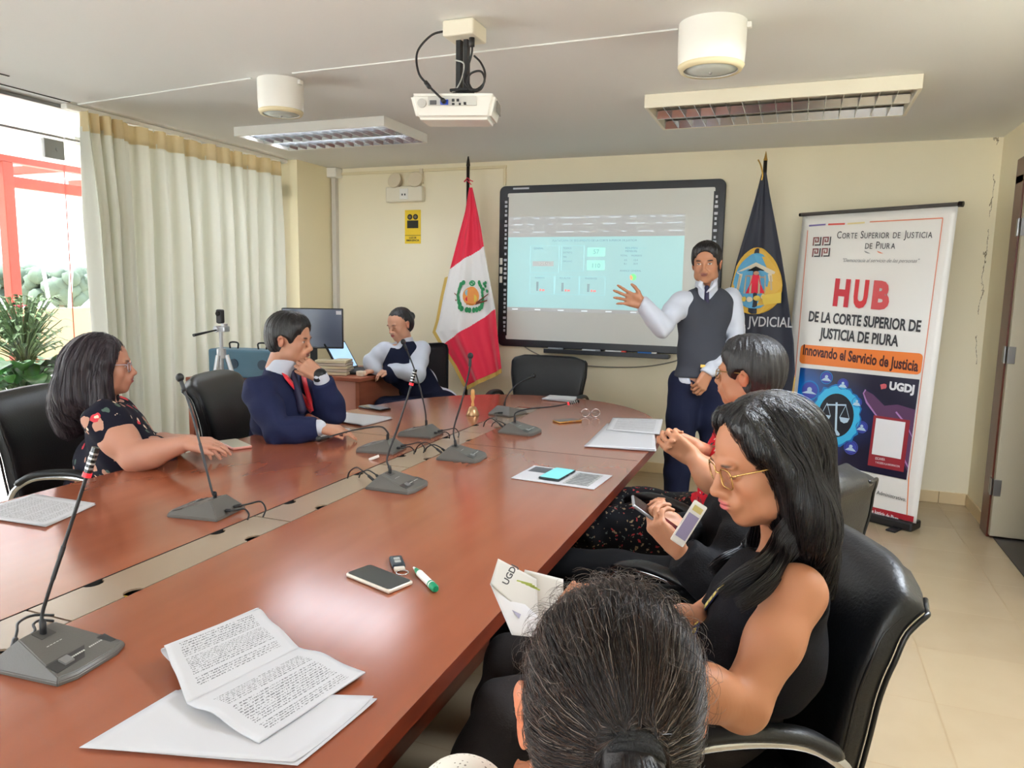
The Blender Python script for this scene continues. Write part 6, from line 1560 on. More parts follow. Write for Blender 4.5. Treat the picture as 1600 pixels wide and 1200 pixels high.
    for q in (l1, l2):
        for a in np.arange(.12, .95, .075):
            i = a*(len(q)-1); i0 = int(i); f = i-i0; x, y = (q[i0][e]*(1-f)+q[i0+1][e]*f for e in (0, 1)); f2 = min(1, f+.25); x2, y2 = (q[i0][e]*(1-f2)+q[i0+1][e]*f2 for e in (0, 1)); ribbon('lanyard_lettering', bb, [(x, y), (x2, y2)], .008, mw_, t, .0062, .0006, 2)
    return t
def strands(ho, h, parent, n, m_, seed=1, L=(.10, .26), w=.0006, centre=None):
    """fine hair laid over the hair mass, following it downwards"""
    rr = random.Random(seed); b = bvh(ho); mb = MB(); me = ho.data; nvx = len(me.vertices); c = Vector(h.c.tolist())
    for _ in range(n):
        v = me.vertices[rr.randrange(nvx)]; p = v.co.copy()
        if (Vector(_O)-p).dot(v.normal) < 0: continue
        l = rr.uniform(*L); st = 12; pts = []; lift = rr.uniform(.0005, .0035); d = None; wob = Vector((rr.uniform(-1, 1), rr.uniform(-1, 1), 0))*.12
        for i in range(st):
            q = b.find_nearest(p)
            if q[0] is None: break
            p = q[0]; nn = q[1]; pts.append(p+nn*lift)
            # direction: along the surface, away from the crown, and down
            g = (p-c); g = Vector((0, 0, -1))+wob*(i/st)+.35*(Vector(h.d(0, -1, 0).tolist()) if (p.z > c.z+.02) else Vector((0, 0, 0)))
            g = g-nn*g.dot(nn)
            if g.length < 1e-4: break
            g.normalize(); d = g if d is None else (d*.5+g*.5).normalized(); p = p+d*l/st
        if len(pts) > 4: mb.tube(pts, [w*.5]+[w]*(len(pts)-2)+[w*.25], 3, caps=False)
    o = mb.build('hair_strands', m_, None, smooth=True); adopt(o, parent); o['kind'] = 'stuff'; return o
P2()
def blouse_mat(name, base, cols, sc=22, amount=.5):
    """dark cloth with scattered painted flowers"""
    m = mat(name, base, .85, spec=.2); L = m.node_tree.links.new
    tc = N(m, 'ShaderNodeTexCoord'); c = base
    for i, (colr, s_, th) in enumerate(cols):
        mp = N(m, 'ShaderNodeMapping'); mp.inputs['Location'].default_value = (i*3.7, i*1.3, i*2.1); L(tc.outputs['Object'], mp.inputs[0])
        n = N(m, 'ShaderNodeTexNoise'); n.inputs['Scale'].default_value = sc*1.6; n.inputs['Detail'].default_value = 2; L(mp.outputs[0], n.inputs['Vector'])
        ad = N(m, 'ShaderNodeVectorMath', operation='MULTIPLY_ADD'); L(n.outputs['Color'], ad.inputs[0]); ad.inputs[1].default_value = (.03, .03, .03); L(mp.outputs[0], ad.inputs[2])
        v = N(m, 'ShaderNodeTexVoronoi'); v.inputs['Scale'].default_value = sc*s_; L(ad.outputs[0], v.inputs['Vector'])
        sel = N(m, 'ShaderNodeSeparateColor'); L(v.outputs['Color'], sel.inputs[0])
        f = math_n(m, 'MULTIPLY', math_n(m, 'LESS_THAN', v.outputs['Distance'], th), math_n(m, 'LESS_THAN', sel.outputs[0], amount)); c = mixc(m, f, c, srgb(*colr))
    L(c, bsdf(m).inputs['Base Color']); return m
m_flor = blouse_mat('floral_dress_cloth', srgb(26, 26, 40), [((196, 150, 130), 1.0, .40), ((214, 70, 80), .8, .30), ((236, 214, 190), 1.5, .22), ((90, 110, 100), 1.3, .25)], 17, .42)
m_flor2 = blouse_mat('floral_skirt_cloth', srgb(22, 22, 26), [((150, 130, 100), 1.3, .26), ((180, 60, 60), 1.2, .24), ((110, 120, 110), 1.6, .22)], 40, .42)
m_flor3 = blouse_mat('red_floral_cloth', srgb(214, 34, 50), [((60, 100, 90), 1.1, .34), ((230, 220, 210), 1.5, .26), ((40, 40, 60), 1.4, .24)], 34, .35)
# ---------------------------------------------------------------- P3 person in black jacket with a phone
def P3():
    L = dirv(-1, .08, 0); h = Head(at(1184, 690, 2.0), dirv(-1, .1, -.38), dirv(-.3, 0, 1), .98); skin = srgb(180, 128, 98)
    J = dict(pelvis=(-.21, 2.13, .57), chest=at(1160, 836, 1.95), neck=at(1186, 765, 1.96), shL=at(1182, 802, 1.80), shR=at(1165, 792, 2.14), fwd=L)
    el_l, wr_l = at(1122, 918, 1.74), at(1062, 862, 1.74); el_r, wr_r = at(1092, 868, 2.05), at(1062, 822, 1.88)
    t = person('person in black jacket looking down at a phone, hidden behind woman in glasses', (-.21, 2.13))
    B = Field(); torso_prims(B, J, -.012, 'f'); add_neck(B, h, J['neck'], .048); add_head(B, h, 'f', skin, srgb(170, 100, 96), 'down')
    for sh, el, wr in ((J['shL'], el_l, wr_l), (J['shR'], el_r, wr_r)): arm_prims(B, sh, el, wr, g=-.006)
    hp = {1: (-.24, 2.22, .55), -1: (-.22, 2.04, .55)}; kn = {1: (-.72, 2.16, .57), -1: (-.69, 1.90, .55)}; an = {1: (-.74, 2.12, .1), -1: (-.72, 1.86, .1)}
    for s_ in (1, -1): leg_prims(B, hp[s_], kn[s_], an[s_], g=-.012)
    ph = at(1026, 812, 1.80)
    hand_prims(B, wr_l, nrm(nv(at(1022, 818, 1.76))-nv(wr_l)), dirv(.1, .6, .7), 1, (.8, .8, .85, .9), .02, (.6, .5), .92)
    hand_prims(B, wr_r, nrm(nv(at(1030, 812, 1.86))-nv(wr_r)), dirv(.1, -.6, .7), -1, (.8, .8, .85, .9), .02, (.6, .5), .92)
    field_obj('body', B, skin_mat('tan'), t, .011, [(h.c, .12, .005), (nv(wr_l)+L*.05, .10, .0038)], skin)
    S = Field(); torso_prims(S, J, .006, 'f')
    for sh, el, wr in ((J['shL'], el_l, wr_l), (J['shR'], el_r, wr_r)): arm_prims(S, sh, el, wr, r=(.058, .050, .040), g=.004)
    S.ell(nv(J['neck'])+UP*.035+L*.03, (.07, .07, .06), None, .012, 's'); S.disp(foldfn(.006, [el_l, el_r, J['shL']], 55, .14, 21))
    for wr, el in ((wr_l, el_l), (wr_r, el_r)):
        d = nrm(nv(wr)-nv(el)); S.ops.append((lambda X, Y, Z, w=nv(wr)-d*.005, d=d: np.where((X-w[0])**2+(Y-w[1])**2+(Z-w[2])**2 < .012, (X-w[0])*d[0]+(Y-w[1])*d[1]+(Z-w[2])*d[2], -1.), np.array((-99,)*3), np.array((99,)*3), .003, 'i'))
    ja = field_obj('jacket', S, mat('black_jacket', srgb(15, 15, 19), .8, spec=.2, bump=.3, bscale=260), t, .009)
    Tr = Field()
    for s_ in (1, -1): leg_prims(Tr, hp[s_], kn[s_], an[s_], r=(.095, .070, .056), g=.004)
    Tr.ell(J['pelvis'], (.15, .16, .115), None, .05); Tr.cut((0, 0, .10), (0, 0, -1)); field_obj('trousers', Tr, mat('black_trousers', srgb(12, 12, 14), .85, spec=.15), t, .011)
    Sh = Field(); [shoe(Sh, an[s_], (-1, 0)) for s_ in (1, -1)]; field_obj('shoes', Sh, m_blkgloss, t, .010)
    H = Field(); P = h.p; H.ell(P(0, -.022, .050), (.082, .100, .086), h.R, 0); H.ell(P(0, -.05, .01), (.08, .075, .095), h.R, .03); H.chain([P(0, -.05, -.04), P(0, -.06, -.12)], [.07, .05], .03)
    H.ell(P(0, .10, -.035), (.09, .075, .10), h.R, .01, 's'); H.disp(wfn(h, .002, 60)); field_obj('hair', H, hair_mat('dark_brown', (58, 48, 44), .4, (1, 1, .1), 240), t, .006)
    bb = bvh(ja)
    ribbon('lanyard', bb, [(1112, 757), (1106, 765), (1101, 775)], .014, mat('lanyard_grey', srgb(190, 192, 190), .6), t, .006)
    ca = MB().rbox(-.018, .018, -.0015, .0015, -.06, .05, .003); ca2 = MB().box(-.014, .014, -.0022, -.0016, -.045, .018); ca3 = MB().box(-.012, .012, -.0028, -.0023, .026, .04)
    M = Matrix.Translation(at(1078, 815, 1.72)) @ RZ(math.radians(20)) @ RY(math.radians(33)) @ RX(math.radians(-12))
    o = ca.build('badge', m_white, None); o.data.transform(M); adopt(o, t)
    for q, mm in ((ca2, mat('badge_print', srgb(150, 142, 176), .5)), (ca3, mat('badge_yellow', srgb(206, 190, 120), .5))): x = q.build('badge_print', mm, None); x.data.transform(M); adopt(x, o)
    p = thing('phone', 'slim grey phone held up by person in black jacket', 'phone', tuple(at(1017, 806, 1.80)), math.radians(20))
    _Y = nrm(dirv(-.8, .05, .55)); _Z = nrm(dirv(.55, -.12, .8)); _Z = nrm(_Z-_Y*(_Z@_Y)); _X = np.cross(_Y, _Z); p.rotation_euler = Matrix((_X, _Y, _Z)).transposed().to_euler(); p.location = at(1026, 809, 1.80); MB().rbox(-.036, .036, -.074, .074, -.004, .004, .0035).build('case', mat('phone_silver', srgb(170, 172, 178), .3, metal=.6), p); MB().box(-.033, .033, -.07, .07, .0041, .0046).build('screen', m_blkgloss, p)
P3()
# ---------------------------------------------------------------- P4 short-haired person in red floral top
def P4():
    L = dirv(-1, .25, 0); h = Head(at(1170, 586, 2.50), dirv(-.80, .62, .02), (0, 0, 1), 1.0); skin = srgb(184, 130, 98)
    J = dict(pelvis=(-.27, 2.83, .57), chest=at(1176, 700, 2.52), neck=at(1176, 640, 2.54), shL=at(1180, 672, 2.36), shR=at(1152, 664, 2.68), fwd=L)
    el_l, wr_l = at(1116, 752, 2.34), at(1084, 716, 2.36); el_r, wr_r = at(1120, 724, 2.62), at(1090, 702, 2.44)
    t = person('person with short black hair and glasses in red flowered top, hands clasped', (-.27, 2.83))
    B = Field(); torso_prims(B, J, -.012, 'f', .02); add_neck(B, h, J['neck'], .048); add_head(B, h, 'f', skin, srgb(180, 100, 96))
    for sh, el, wr in ((J['shL'], el_l, wr_l), (J['shR'], el_r, wr_r)): arm_prims(B, sh, el, wr, r=(.05, .044, .030), g=0)
    hp = {1: (-.30, 2.92, .55), -1: (-.28, 2.74, .55)}; kn = {1: (-.74, 2.88, .58), -1: (-.72, 2.62, .57)}; an = {1: (-.72, 2.86, .1), -1: (-.70, 2.58, .1)}
    for s_ in (1, -1): leg_prims(B, hp[s_], kn[s_], an[s_], g=-.012)
    hand_prims(B, wr_l, nrm(nv(at(1062, 700, 2.36))-nv(wr_l)), dirv(0, .9, .3), 1, (.7, .8, .85, .9), .02, (.5, .5), .95)
    hand_prims(B, wr_r, nrm(nv(at(1064, 694, 2.42))-nv(wr_r)), dirv(0, -.9, .3), -1, (.5, .6, .65, .7), .02, (.5, .5), .95)
    field_obj('body', B, skin_mat('tan'), t, .010, [(h.c, .12, .005), (nv(wr_l)+L*.05, .09, .0045)], skin)
    S = Field(); torso_prims(S, J, .008, 'f', .03)
    for sh, el in ((J['shL'], el_l), (J['shR'], el_r)): S.cone(sh, nv(sh)*.45+nv(el)*.55, .062, .056, .03)
    S.ell(nv(J['neck'])+UP*.035+L*.02, (.072, .072, .06), None, .012, 's'); S.disp(foldfn(.005, [J['chest'], J['shL']], 50, .15, 4)); field_obj('top', S, m_flor3, t, .009)
    K = Field()
    for s_ in (1, -1): K.chain([hp[s_], kn[s_]], [.11, .095], .05)
    K.ell(J['pelvis'], (.16, .18, .12), None, .05); K.chain([(-.75, 2.75, .55), (-.76, 2.74, .30)], [.13, .15], .08); K.cut((0, 0, .26), (0, 0, -1), .01); K.disp(foldfn(.010, [kn[1], kn[-1], (-.5, 2.7, .6)], 34, .2, 9)); field_obj('skirt', K, m_flor2, t, .011)
    Sh = Field(); [shoe(Sh, an[s_], (-1, 0)) for s_ in (1, -1)]; field_obj('shoes', Sh, m_blkgloss, t, .012)
    short_hair(h, t, hair_mat('black_short', (26, 23, 24)), .0045, vol=1.05, back=-.085)
    glasses(h, t, mat('tortoise_frame', srgb(150, 120, 60), .3, metal=.4), 'square')
P4()
# ---------------------------------------------------------------- P6 woman in floral dress at the left
def P6():
    L = dirv(1, .18, 0); h = Head(at(162, 573, 2.97), dirv(1, .38, .04), (0, 0, 1), 1.0); skin = srgb(190, 138, 116)
    J = dict(pelvis=(-2.80, 2.30, .57), chest=at(186, 694, 3.0), neck=at(158, 632, 3.0), shR=at(165, 662, 2.84), shL=at(180, 650, 3.16), fwd=L)
    el_r, wr_r = at(212, 716, 2.82), at(292, 692, 2.80); el_l, wr_l = at(236, 700, 3.15), at(300, 690, 3.0)
    t = person('person with long dark hair in black flowered dress seated by the window', (-2.80, 2.30))
    B = Field(); torso_prims(B, J, -.012, 'f', .05, wid=1.1); add_neck(B, h, J['neck'], .050); add_head(B, h, 'f', skin, srgb(170, 90, 90), wide=1.05)
    for sh, el, wr in ((J['shR'], el_r, wr_r), (J['shL'], el_l, wr_l)): arm_prims(B, sh, el, wr, r=(.070, .054, .030), g=0)
    hp = {1: (-2.78, 2.22, .55), -1: (-2.80, 2.40, .55)}; kn = {1: (-2.34, 2.20, .55), -1: (-2.34, 2.44, .55)}; an = {1: (-2.32, 2.2, .1), -1: (-2.32, 2.44, .1)}
    for s_ in (1, -1): leg_prims(B, hp[s_], kn[s_], an[s_], g=-.006)
    hand_prims(B, wr_r, dirv(1, .1, .0), dirv(.1, .3, -1), -1, (.3, .35, .4, .5), .03, (.4, .2), .95); hand_prims(B, wr_l, dirv(1, -.4, -.1), dirv(.1, .3, -1), 1, (.3, .35, .4, .5), .03, (.4, .2), .95)
    field_obj('body', B, skin_mat('tan'), t, .011, [(h.c, .12, .005), (nv(wr_r)+L*.06, .09, .005)], skin)
    S = Field(); torso_prims(S, J, .012, 'f', .075, belly=.03, wid=1.1)
    for sh, el in ((J['shR'], el_r), (J['shL'], el_l)): S.cone(nv(sh)+UP*.012, nv(sh)*.82+nv(el)*.18, .080, .078, .03)
    for s_ in (1, -1): S.chain([hp[s_], kn[s_]], [.115, .10], .05)
    S.chain([(-2.36, 2.32, .52), (-2.33, 2.32, .35)], [.15, .15], .06); S.ell(nv(J['neck'])+UP*.04+L*.02, (.085, .085, .06), None, .012, 's'); S.cut((0, 0, .3), (0, 0, -1), .01)
    S.disp(foldfn(.006, [J['chest'], J['shR'], J['pelvis']], 45, .2, 6)); field_obj('dress', S, m_flor, t, .010)
    Sh = Field(); [shoe(Sh, an[s_], (1, 0)) for s_ in (1, -1)]; field_obj('shoes', Sh, m_blkgloss, t, .012)
    H = Field(); P = h.p; nk = nv(J['neck'])
    H.ell(P(0, -.022, .052), (.088, .104, .090), h.R, 0); H.ell(P(0, -.055, .010), (.092, .082, .10), h.R, .03)
    for s_ in (-1, 1): H.chain([P(s_*.060, .035, .080), P(s_*.083, .018, .03), P(s_*.090, .0, -.05), P(s_*.094, -.01, -.14), P(s_*.080, -.02, -.20)], [.026, .026, .032, .036, .022], .03)
    H.chain([P(0, -.085, .0), P(0, -.10, -.10), nk-L*.10-UP*.02, nk-L*.13-UP*.10], [.08, .088, .085, .045], .05)
    H.chain([P(.088, -.0, -.10), nk+L*.06-rH*0+fH*-.085-UP*.02, nk+L*.15-fH*.07-UP*.055], [.034, .028, .010], .02)
    H.ell(P(0, .098, -.030), (.068, .062, .100), h.R, .012, 's'); H.disp(wfn(h, .003, 44, seed=3)); ho = field_obj('hair', H, hair_mat('dark_long', (44, 34, 42), .45, (1, 1, .06), 220), t, .006)
    strands(ho, h, t, 500, hair_mat('dark_long', (44, 34, 42)), 3, (.10, .22), .0011)
    glasses(h, t, mat('pale_frame', srgb(190, 190, 206), .3, metal=.4), 'square')
P6()
# ---------------------------------------------------------------- P7 man in a navy suit with a red sash
def P7():
    L = dirv(1, -.22, 0); h = Head(at(453, 531, 3.60), dirv(1, -.12, -.10), dirv(.10, 0, 1), 1.0); skin = srgb(190, 140, 114)
    J = dict(pelvis=(-2.58, 3.13, .57), chest=at(434, 650, 3.62), neck=at(434, 578, 3.62), shR=at(404, 612, 3.44), shL=at(455, 600, 3.80), fwd=L)
    el_r, wr_r = at(437, 676, 3.34), at(500, 668, 3.36); el_l, wr_l = at(520, 643, 3.68), at(500, 587, 3.56)
    t = person('person in navy suit and red sash seated with chin resting on hand', (-2.58, 3.13))
    B = Field(); torso_prims(B, J, -.014); add_neck(B, h, J['neck'], .056); add_head(B, h, 'm', skin, srgb(150, 92, 82), wide=1.05)
    for sh, el, wr in ((J['shR'], el_r, wr_r), (J['shL'], el_l, wr_l)): arm_prims(B, sh, el, wr, g=-.008)
    hp = {1: (-2.56, 3.04, .55), -1: (-2.58, 3.24, .55)}; kn = {1: (-2.12, 3.04, .56), -1: (-2.12, 3.26, .56)}; an = {1: (-2.10, 3.0, .1), -1: (-2.10, 3.26, .1)}
    for s_ in (1, -1): leg_prims(B, hp[s_], kn[s_], an[s_], g=-.012)
    hand_prims(B, wr_l, nrm(nv(at(478, 571, 3.54))-nv(wr_l)), dirv(-.5, .4, .2), 1, (.9, 1.0, 1.1, 1.1), .01, (.5, .4), 1.0)
    hand_prims(B, wr_r, dirv(1, .1, -.1), dirv(0, .2, -1), -1, (.25, .3, .35, .4), .03, (.4, .2), 1.0)
    field_obj('body', B, skin_mat('tan'), t, .011, [(h.c, .13, .005), (nv(wr_l)+dirv(-.6, 0, .4)*.05, .09, .0042)], skin)
    S = Field(); torso_prims(S, J, .012, dep_=1.0)
    for sh, el, wr in ((J['shR'], el_r, wr_r), (J['shL'], el_l, wr_l)): arm_prims(S, sh, el, wr, r=(.068, .058, .046), g=.006)
    S.ell(nv(J['neck'])+UP*.03+L*.02, (.075, .075, .06), None, .01, 's'); S.chain([nv(J['neck'])+L*.10+UP*.02, nv(J['chest'])+L*.16+UP*.03], [.03, .02], .01, 's')
    S.disp(foldfn(.006, [el_r, el_l, J['shR'], J['chest']], 50, .15, 12))
    for wr, el, o in ((wr_l, el_l, -.03), (wr_r, el_r, -.01)):
        d = nrm(nv(wr)-nv(el)); S.ops.append((lambda X, Y, Z, w=nv(wr)+d*o, d=d: np.where((X-w[0])**2+(Y-w[1])**2+(Z-w[2])**2 < .012, (X-w[0])*d[0]+(Y-w[1])*d[1]+(Z-w[2])*d[2], -1.), np.array((-99,)*3), np.array((99,)*3), .003, 'i'))
    ja = field_obj('jacket', S, mat('navy_suit', srgb(34, 40, 74), .8, spec=.2, bump=.3, bscale=260), t, .0085)
    W_ = Field(); torso_prims(W_, J, .002); collar_prims(W_, J, h, .004)
    for wr, el in ((wr_l, el_l), (wr_r, el_r)): d = nrm(nv(wr)-nv(el)); W_.cone(nv(wr)-d*.05, nv(wr)-d*.006, .041, .038, 0)
    W_.cut(h.p(0, 0, -.092), UP, .003); field_obj('shirt', W_, MATS['white_shirt'], t, .008)
    TT = Field(); n0 = nv(J['neck'])+L*.082-UP*.005; TT.ell(n0, (.018, .018, .02), None, .004); TT.cone(n0, nv(J['chest'])+L*.128+UP*.04, .014, .024, .004); field_obj('tie', TT, mat('navy_tie', srgb(38, 34, 70), .6), t, .005)
    Tr = Field()
    for s_ in (1, -1): leg_prims(Tr, hp[s_], kn[s_], an[s_], r=(.098, .074, .06), g=.004)
    Tr.ell(J['pelvis'], (.16, .17, .115), None, .05); Tr.cut((0, 0, .09), (0, 0, -1)); field_obj('trousers', Tr, MATS['navy_suit'], t, .012)
    Sh = Field(); [shoe(Sh, an[s_], (1, 0)) for s_ in (1, -1)]; field_obj('shoes', Sh, m_blkgloss, t, .012)
    short_hair(h, t, hair_mat('black_short', (26, 23, 24)), .0045, front=.058, vol=1.07)
    bb = bvh(ja); ms = mat('sash_red', srgb(226, 34, 52), .5, sheen=.3)
    ribbon('sash', bb, [(417, 549), (424, 560), (436, 578), (450, 597), (463, 613), (477, 628), (490, 642)], .030, ms, t, .012, .003)
    ribbon('sash', bb, [(472, 588), (478, 605), (484, 622), (491, 642)], .024, ms, t, .012, .003)
    wt = Field(); wt.cone(nv(wr_l)-dirv(0, 0, 1)*.01, nv(wr_l)+dirv(0, 0, 1)*.004, .034, .034, 0); field_obj('wristwatch', wt, m_blk, t, .005)
P7()
# ---------------------------------------------------------------- P8 secretary at the corner desk
def P8():
    D = 5.52; L = dirv(-.80, -.60, 0); h = Head(at(625, 508, D), dirv(-.62, -.75, -.22), dirv(-.1, 0, 1), .97); skin = srgb(208, 156, 130)
    J = dict(pelvis=(-2.52, 5.0, .57), chest=at(628, 573, D+.05), neck=at(633, 532, D+.03), shR=at(600, 548, D-.02), shL=at(659, 546, D+.06), fwd=L)
    el_r, wr_r = at(580, 566, 5.50), at(588, 577, 5.46); el_l, wr_l = at(652, 585, 5.38), at(612, 577, 5.45)
    t = person('person in white shirt and navy vest typing at the corner desk', (-2.43, 4.93))
    B = Field(); torso_prims(B, J, -.012, 'f', .02, wid=1.0); add_neck(B, h, J['neck'], .048); add_head(B, h, 'f', skin, srgb(190, 90, 90), 'down', 1.03)
    for sh, el, wr in ((J['shR'], el_r, wr_r), (J['shL'], el_l, wr_l)): arm_prims(B, sh, el, wr, g=-.008)
    hp = {1: (-2.55, 5.08, .55), -1: (-2.52, 4.92, .55)}; kn = {1: (-2.82, 4.72, .56), -1: (-2.68, 4.55, .56)}; an = {1: (-2.8, 4.66, .1), -1: (-2.68, 4.48, .1)}
    for s_ in (1, -1): leg_prims(B, hp[s_], kn[s_], an[s_], g=-.012)
    for wr, s_ in ((wr_r, 1), (wr_l, -1)): hand_prims(B, wr, dirv(-.8, -.5, -.2), dirv(0, .1, -1), -s_, (.4, .45, .5, .5), .05, (.4, .2), .9)
    field_obj('body', B, skin_mat('fair'), t, .012, [(h.c, .12, .0055), (nv(wr_l)-rH*.07, .11, .006)], skin)
    S = Field(); torso_prims(S, J, .0, 'f', .02); collar_prims(S, J, h, .0)
    for sh, el, wr in ((J['shR'], el_r, wr_r), (J['shL'], el_l, wr_l)): arm_prims(S, sh, el, wr, r=(.060, .055, .042), g=.006)
    S.ell(nv(J['neck'])+L*.09+UP*.03, (.04, .04, .07), None, .01, 's'); S.cut(h.p(0, 0, -.092), UP, .003); S.disp(foldfn(.004, [el_l, el_r], 50, .15, 2)); S.cut(nv(J['pelvis'])+UP*.05, (0, 0, -1)); field_obj('shirt', S, MATS['white_shirt'], t, .009)
    Vt = Field(); torso_prims(Vt, J, .012, 'f', .04); rr_ = nrm(nv(J['shR'])-nv(J['shL'])); Vt.cut(nv(J['shR'])-rr_*.022, rr_+UP*.55, .02); Vt.cut(nv(J['shL'])+rr_*.022, -rr_+UP*.55, .02)
    Vt.ell(nv(J['neck'])+L*.08, (.06, .06, .10), None, .01, 's'); Vt.ell(nv(J['neck'])+UP*.05, (.075, .075, .08), None, .01, 's')
    field_obj('vest', Vt, mat('navy_vest', srgb(22, 26, 48), .85, spec=.2), t, .009)
    Tr = Field()
    for s_ in (1, -1): leg_prims(Tr, hp[s_], kn[s_], an[s_], r=(.10, .074, .058), g=.004)
    Tr.ell(J['pelvis'], (.16, .17, .12), None, .05); Tr.cut((0, 0, .09), (0, 0, -1)); field_obj('trousers', Tr, MATS['navy_vest'], t, .013)
    H = Field(); P = h.p; H.ell(P(0, -.022, .050), (.080, .098, .084), h.R, 0); H.ell(P(0, -.05, .0), (.076, .066, .075), h.R, .03); H.ell(P(0, -.120, .040), (.038, .034, .038), h.R, .012); H.ell(P(0, .098, -.025), (.085, .070, .098), h.R, .012, 's')
    for s_ in (-1, 1): H.ell(P(s_*.083, .0, -.030), (.022, .038, .050), h.R, .008, 's')
    H.disp(wfn(h, .002, 50)); field_obj('hair', H, hair_mat('black_short', (26, 23, 24)), t, .005)
P8()
# ---------------------------------------------------------------- P1 ponytailed person nearest the camera, seen from behind
def P1():
    F_ = nrm((-.28, .96, 0)); h = Head(at(950, 1120, .735), nrm((-.28, .96, -.22)), nrm((.0, .22, 1)), 1.04); skin = srgb(190, 122, 88)
    c = h.c; nk = c+np.array([0, 0, -.175])-F_*.03; sd = np.array([F_[1], -F_[0], 0])
    J = dict(pelvis=(c[0]-.02, c[1]+.0, .56), chest=nk-UP*.17-F_*.0, neck=nk, shR=at(1205, 1325, .80), shL=at(716, 1302, .76), fwd=F_)
    t = person('person with brown-black ponytail seen from behind at the bottom edge', (c[0], c[1]))
    el_l, wr_l = nv(J['shL'])+F_*.12-UP*.24-sd*.04, nv(J['shL'])+F_*.34-UP*.22+sd*.06; el_r, wr_r = nv(J['shR'])+F_*.10-UP*.24+sd*.04, nv(J['shR'])+F_*.32-UP*.24-sd*.06
    B = Field(); torso_prims(B, J, -.012, 'f'); add_neck(B, h, nk, .05); add_head(B, h, 'f', skin, srgb(180, 100, 96), wide=1.06)
    for sh, el, wr in ((J['shR'], el_r, wr_r), (J['shL'], el_l, wr_l)): arm_prims(B, sh, el, wr, g=-.006)
    pv = nv(J['pelvis']); hp = {1: pv+sd*.09, -1: pv-sd*.09}; kn = {1: pv+sd*.10+F_*.26, -1: pv-sd*.05+F_*.28}; an = {1: (kn[1][0], kn[1][1], .1), -1: (kn[-1][0], kn[-1][1]+.02, .1)}
    for s_ in (1, -1): leg_prims(B, hp[s_], kn[s_], an[s_], g=-.012)
    for wr, s_ in ((wr_r, 1), (wr_l, -1)): hand_prims(B, wr, F_, (0, 0, -1), -s_, (.4, .45, .5, .5), .03, (.4, .2), .9)
    field_obj('body', B, skin_mat('fair'), t, .010, [(h.p(-.08, -.01, 0), .05, .0022), (h.c, .11, .006)], skin)
    S = Field(); torso_prims(S, J, .008, 'f', .02)
    for sh, el, wr in ((J['shR'], el_r, wr_r), (J['shL'], el_l, wr_l)): arm_prims(S, sh, el, wr, r=(.062, .054, .044), g=.004)
    S.ell(nk+UP*.04, (.07, .07, .06), None, .012, 's'); S.disp(foldfn(.005, [J['shL'], J['shR'], el_l, el_r], 50, .14, 31))
    mw = mat('dotted_white_blouse', srgb(226, 222, 210), .8); Ln = mw.node_tree.links.new; tc = N(mw, 'ShaderNodeTexCoord'); v = N(mw, 'ShaderNodeTexVoronoi'); v.inputs['Scale'].default_value = 170; v.inputs['Randomness'].default_value = .1; Ln(tc.outputs['Object'], v.inputs['Vector'])
    Ln(mixc(mw, math_n(mw, 'LESS_THAN', v.outputs['Distance'], .22), srgb(226, 222, 210), srgb(140, 132, 120)), bsdf(mw).inputs['Base Color'])
    field_obj('blouse', S, mw, t, .009)
    Tr = Field()
    for s_ in (1, -1): leg_prims(Tr, hp[s_], kn[s_], an[s_], r=(.10, .072, .058), g=.004)
    Tr.ell(pv, (.17, .16, .12), None, .05); Tr.cut((0, 0, .09), (0, 0, -1)); field_obj('trousers', Tr, MATS['dark_trousers'], t, .012)
    Sh = Field(); [shoe(Sh, an[s_], F_) for s_ in (1, -1)]; field_obj('shoes', Sh, MATS['brown_shoe'], t, .010)
    # hair pulled back into a low tie
    m_h = hair_mat('brown_black', (24, 19, 19), .5, (1, 1, 1), 260, .3)
    H = Field(); P = h.p; ec, er = h.p(0, -.020, .040), np.array([.0835, .103, .092])
    H.ell(ec, er, h.R, 0); H.ell(P(0, -.055, -.005), (.068, .062, .072), h.R, .03); H.ell(P(0, .100, -.035), (.085, .070, .105), h.R, .010, 's')
    for s_ in (-1, 1): H.ell(P(s_*.092, -.004, -.018), (.022, .030, .042), h.R, .008, 's')
    # the tie sits where the hair meets low on the back of the head
    o_ = nv(_O); d_ = nrm(ray(985, 1166)); q0, q1 = h.R.T@(o_-ec)/er, h.R.T@d_/er; A_, B_, C_ = q1@q1, q0@q1, q0@q0-1
    tie = o_+d_*((-B_-math.sqrt(max(0, B_*B_-A_*C_)))/A_) if B_*B_ > A_*C_ else P(0, -.118, -.03); tn = nrm(tie-ec); tie = tie+tn*.006
    H.cone(tie-tn*.03, tie, .045, .018, .04)
    T1, T2, T3 = tie+tn*.035-UP*.02, tie+tn*.045-UP*.09, tie+tn*.03-UP*.19; H.chain([tie, T1, T2, T3], [.019, .028, .028, .012], .012); H.disp(wfn(h, .0012, 80, seed=5)); hb = field_obj('hair', H, m_h, t, .0045)
    tt = Field(); R_ = h.R
    TM = MB(); ctr = tie+tn*.004; ax = nrm(T1-tie); e1 = R_[:, 0]; e2 = nrm(np.cross(ax, e1))
    for q in range(3):
        cc = ctr+ax*(q-1)*.0045; TM.tube([Vector(cc+(e1*math.cos(a)+e2*math.sin(a))*.0225) for a in np.linspace(0, 2*PI, 25)], .0042, 8, caps=False)
    adopt(TM.build('hair_tie', mat('tie_black', srgb(16, 15, 16), .8, bump=.6, bscale=500), None, smooth=True), t)
    rr = random.Random(11); b = bvh(hb); mats_ = [mat('strand_dark', srgb(32, 26, 25), .32), mat('strand_brown', srgb(66, 48, 38), .32), mat('strand_grey', srgb(120, 108, 100), .3)]
    sets = [MB(), MB(), MB()]; tieV = Vector(tie.tolist())
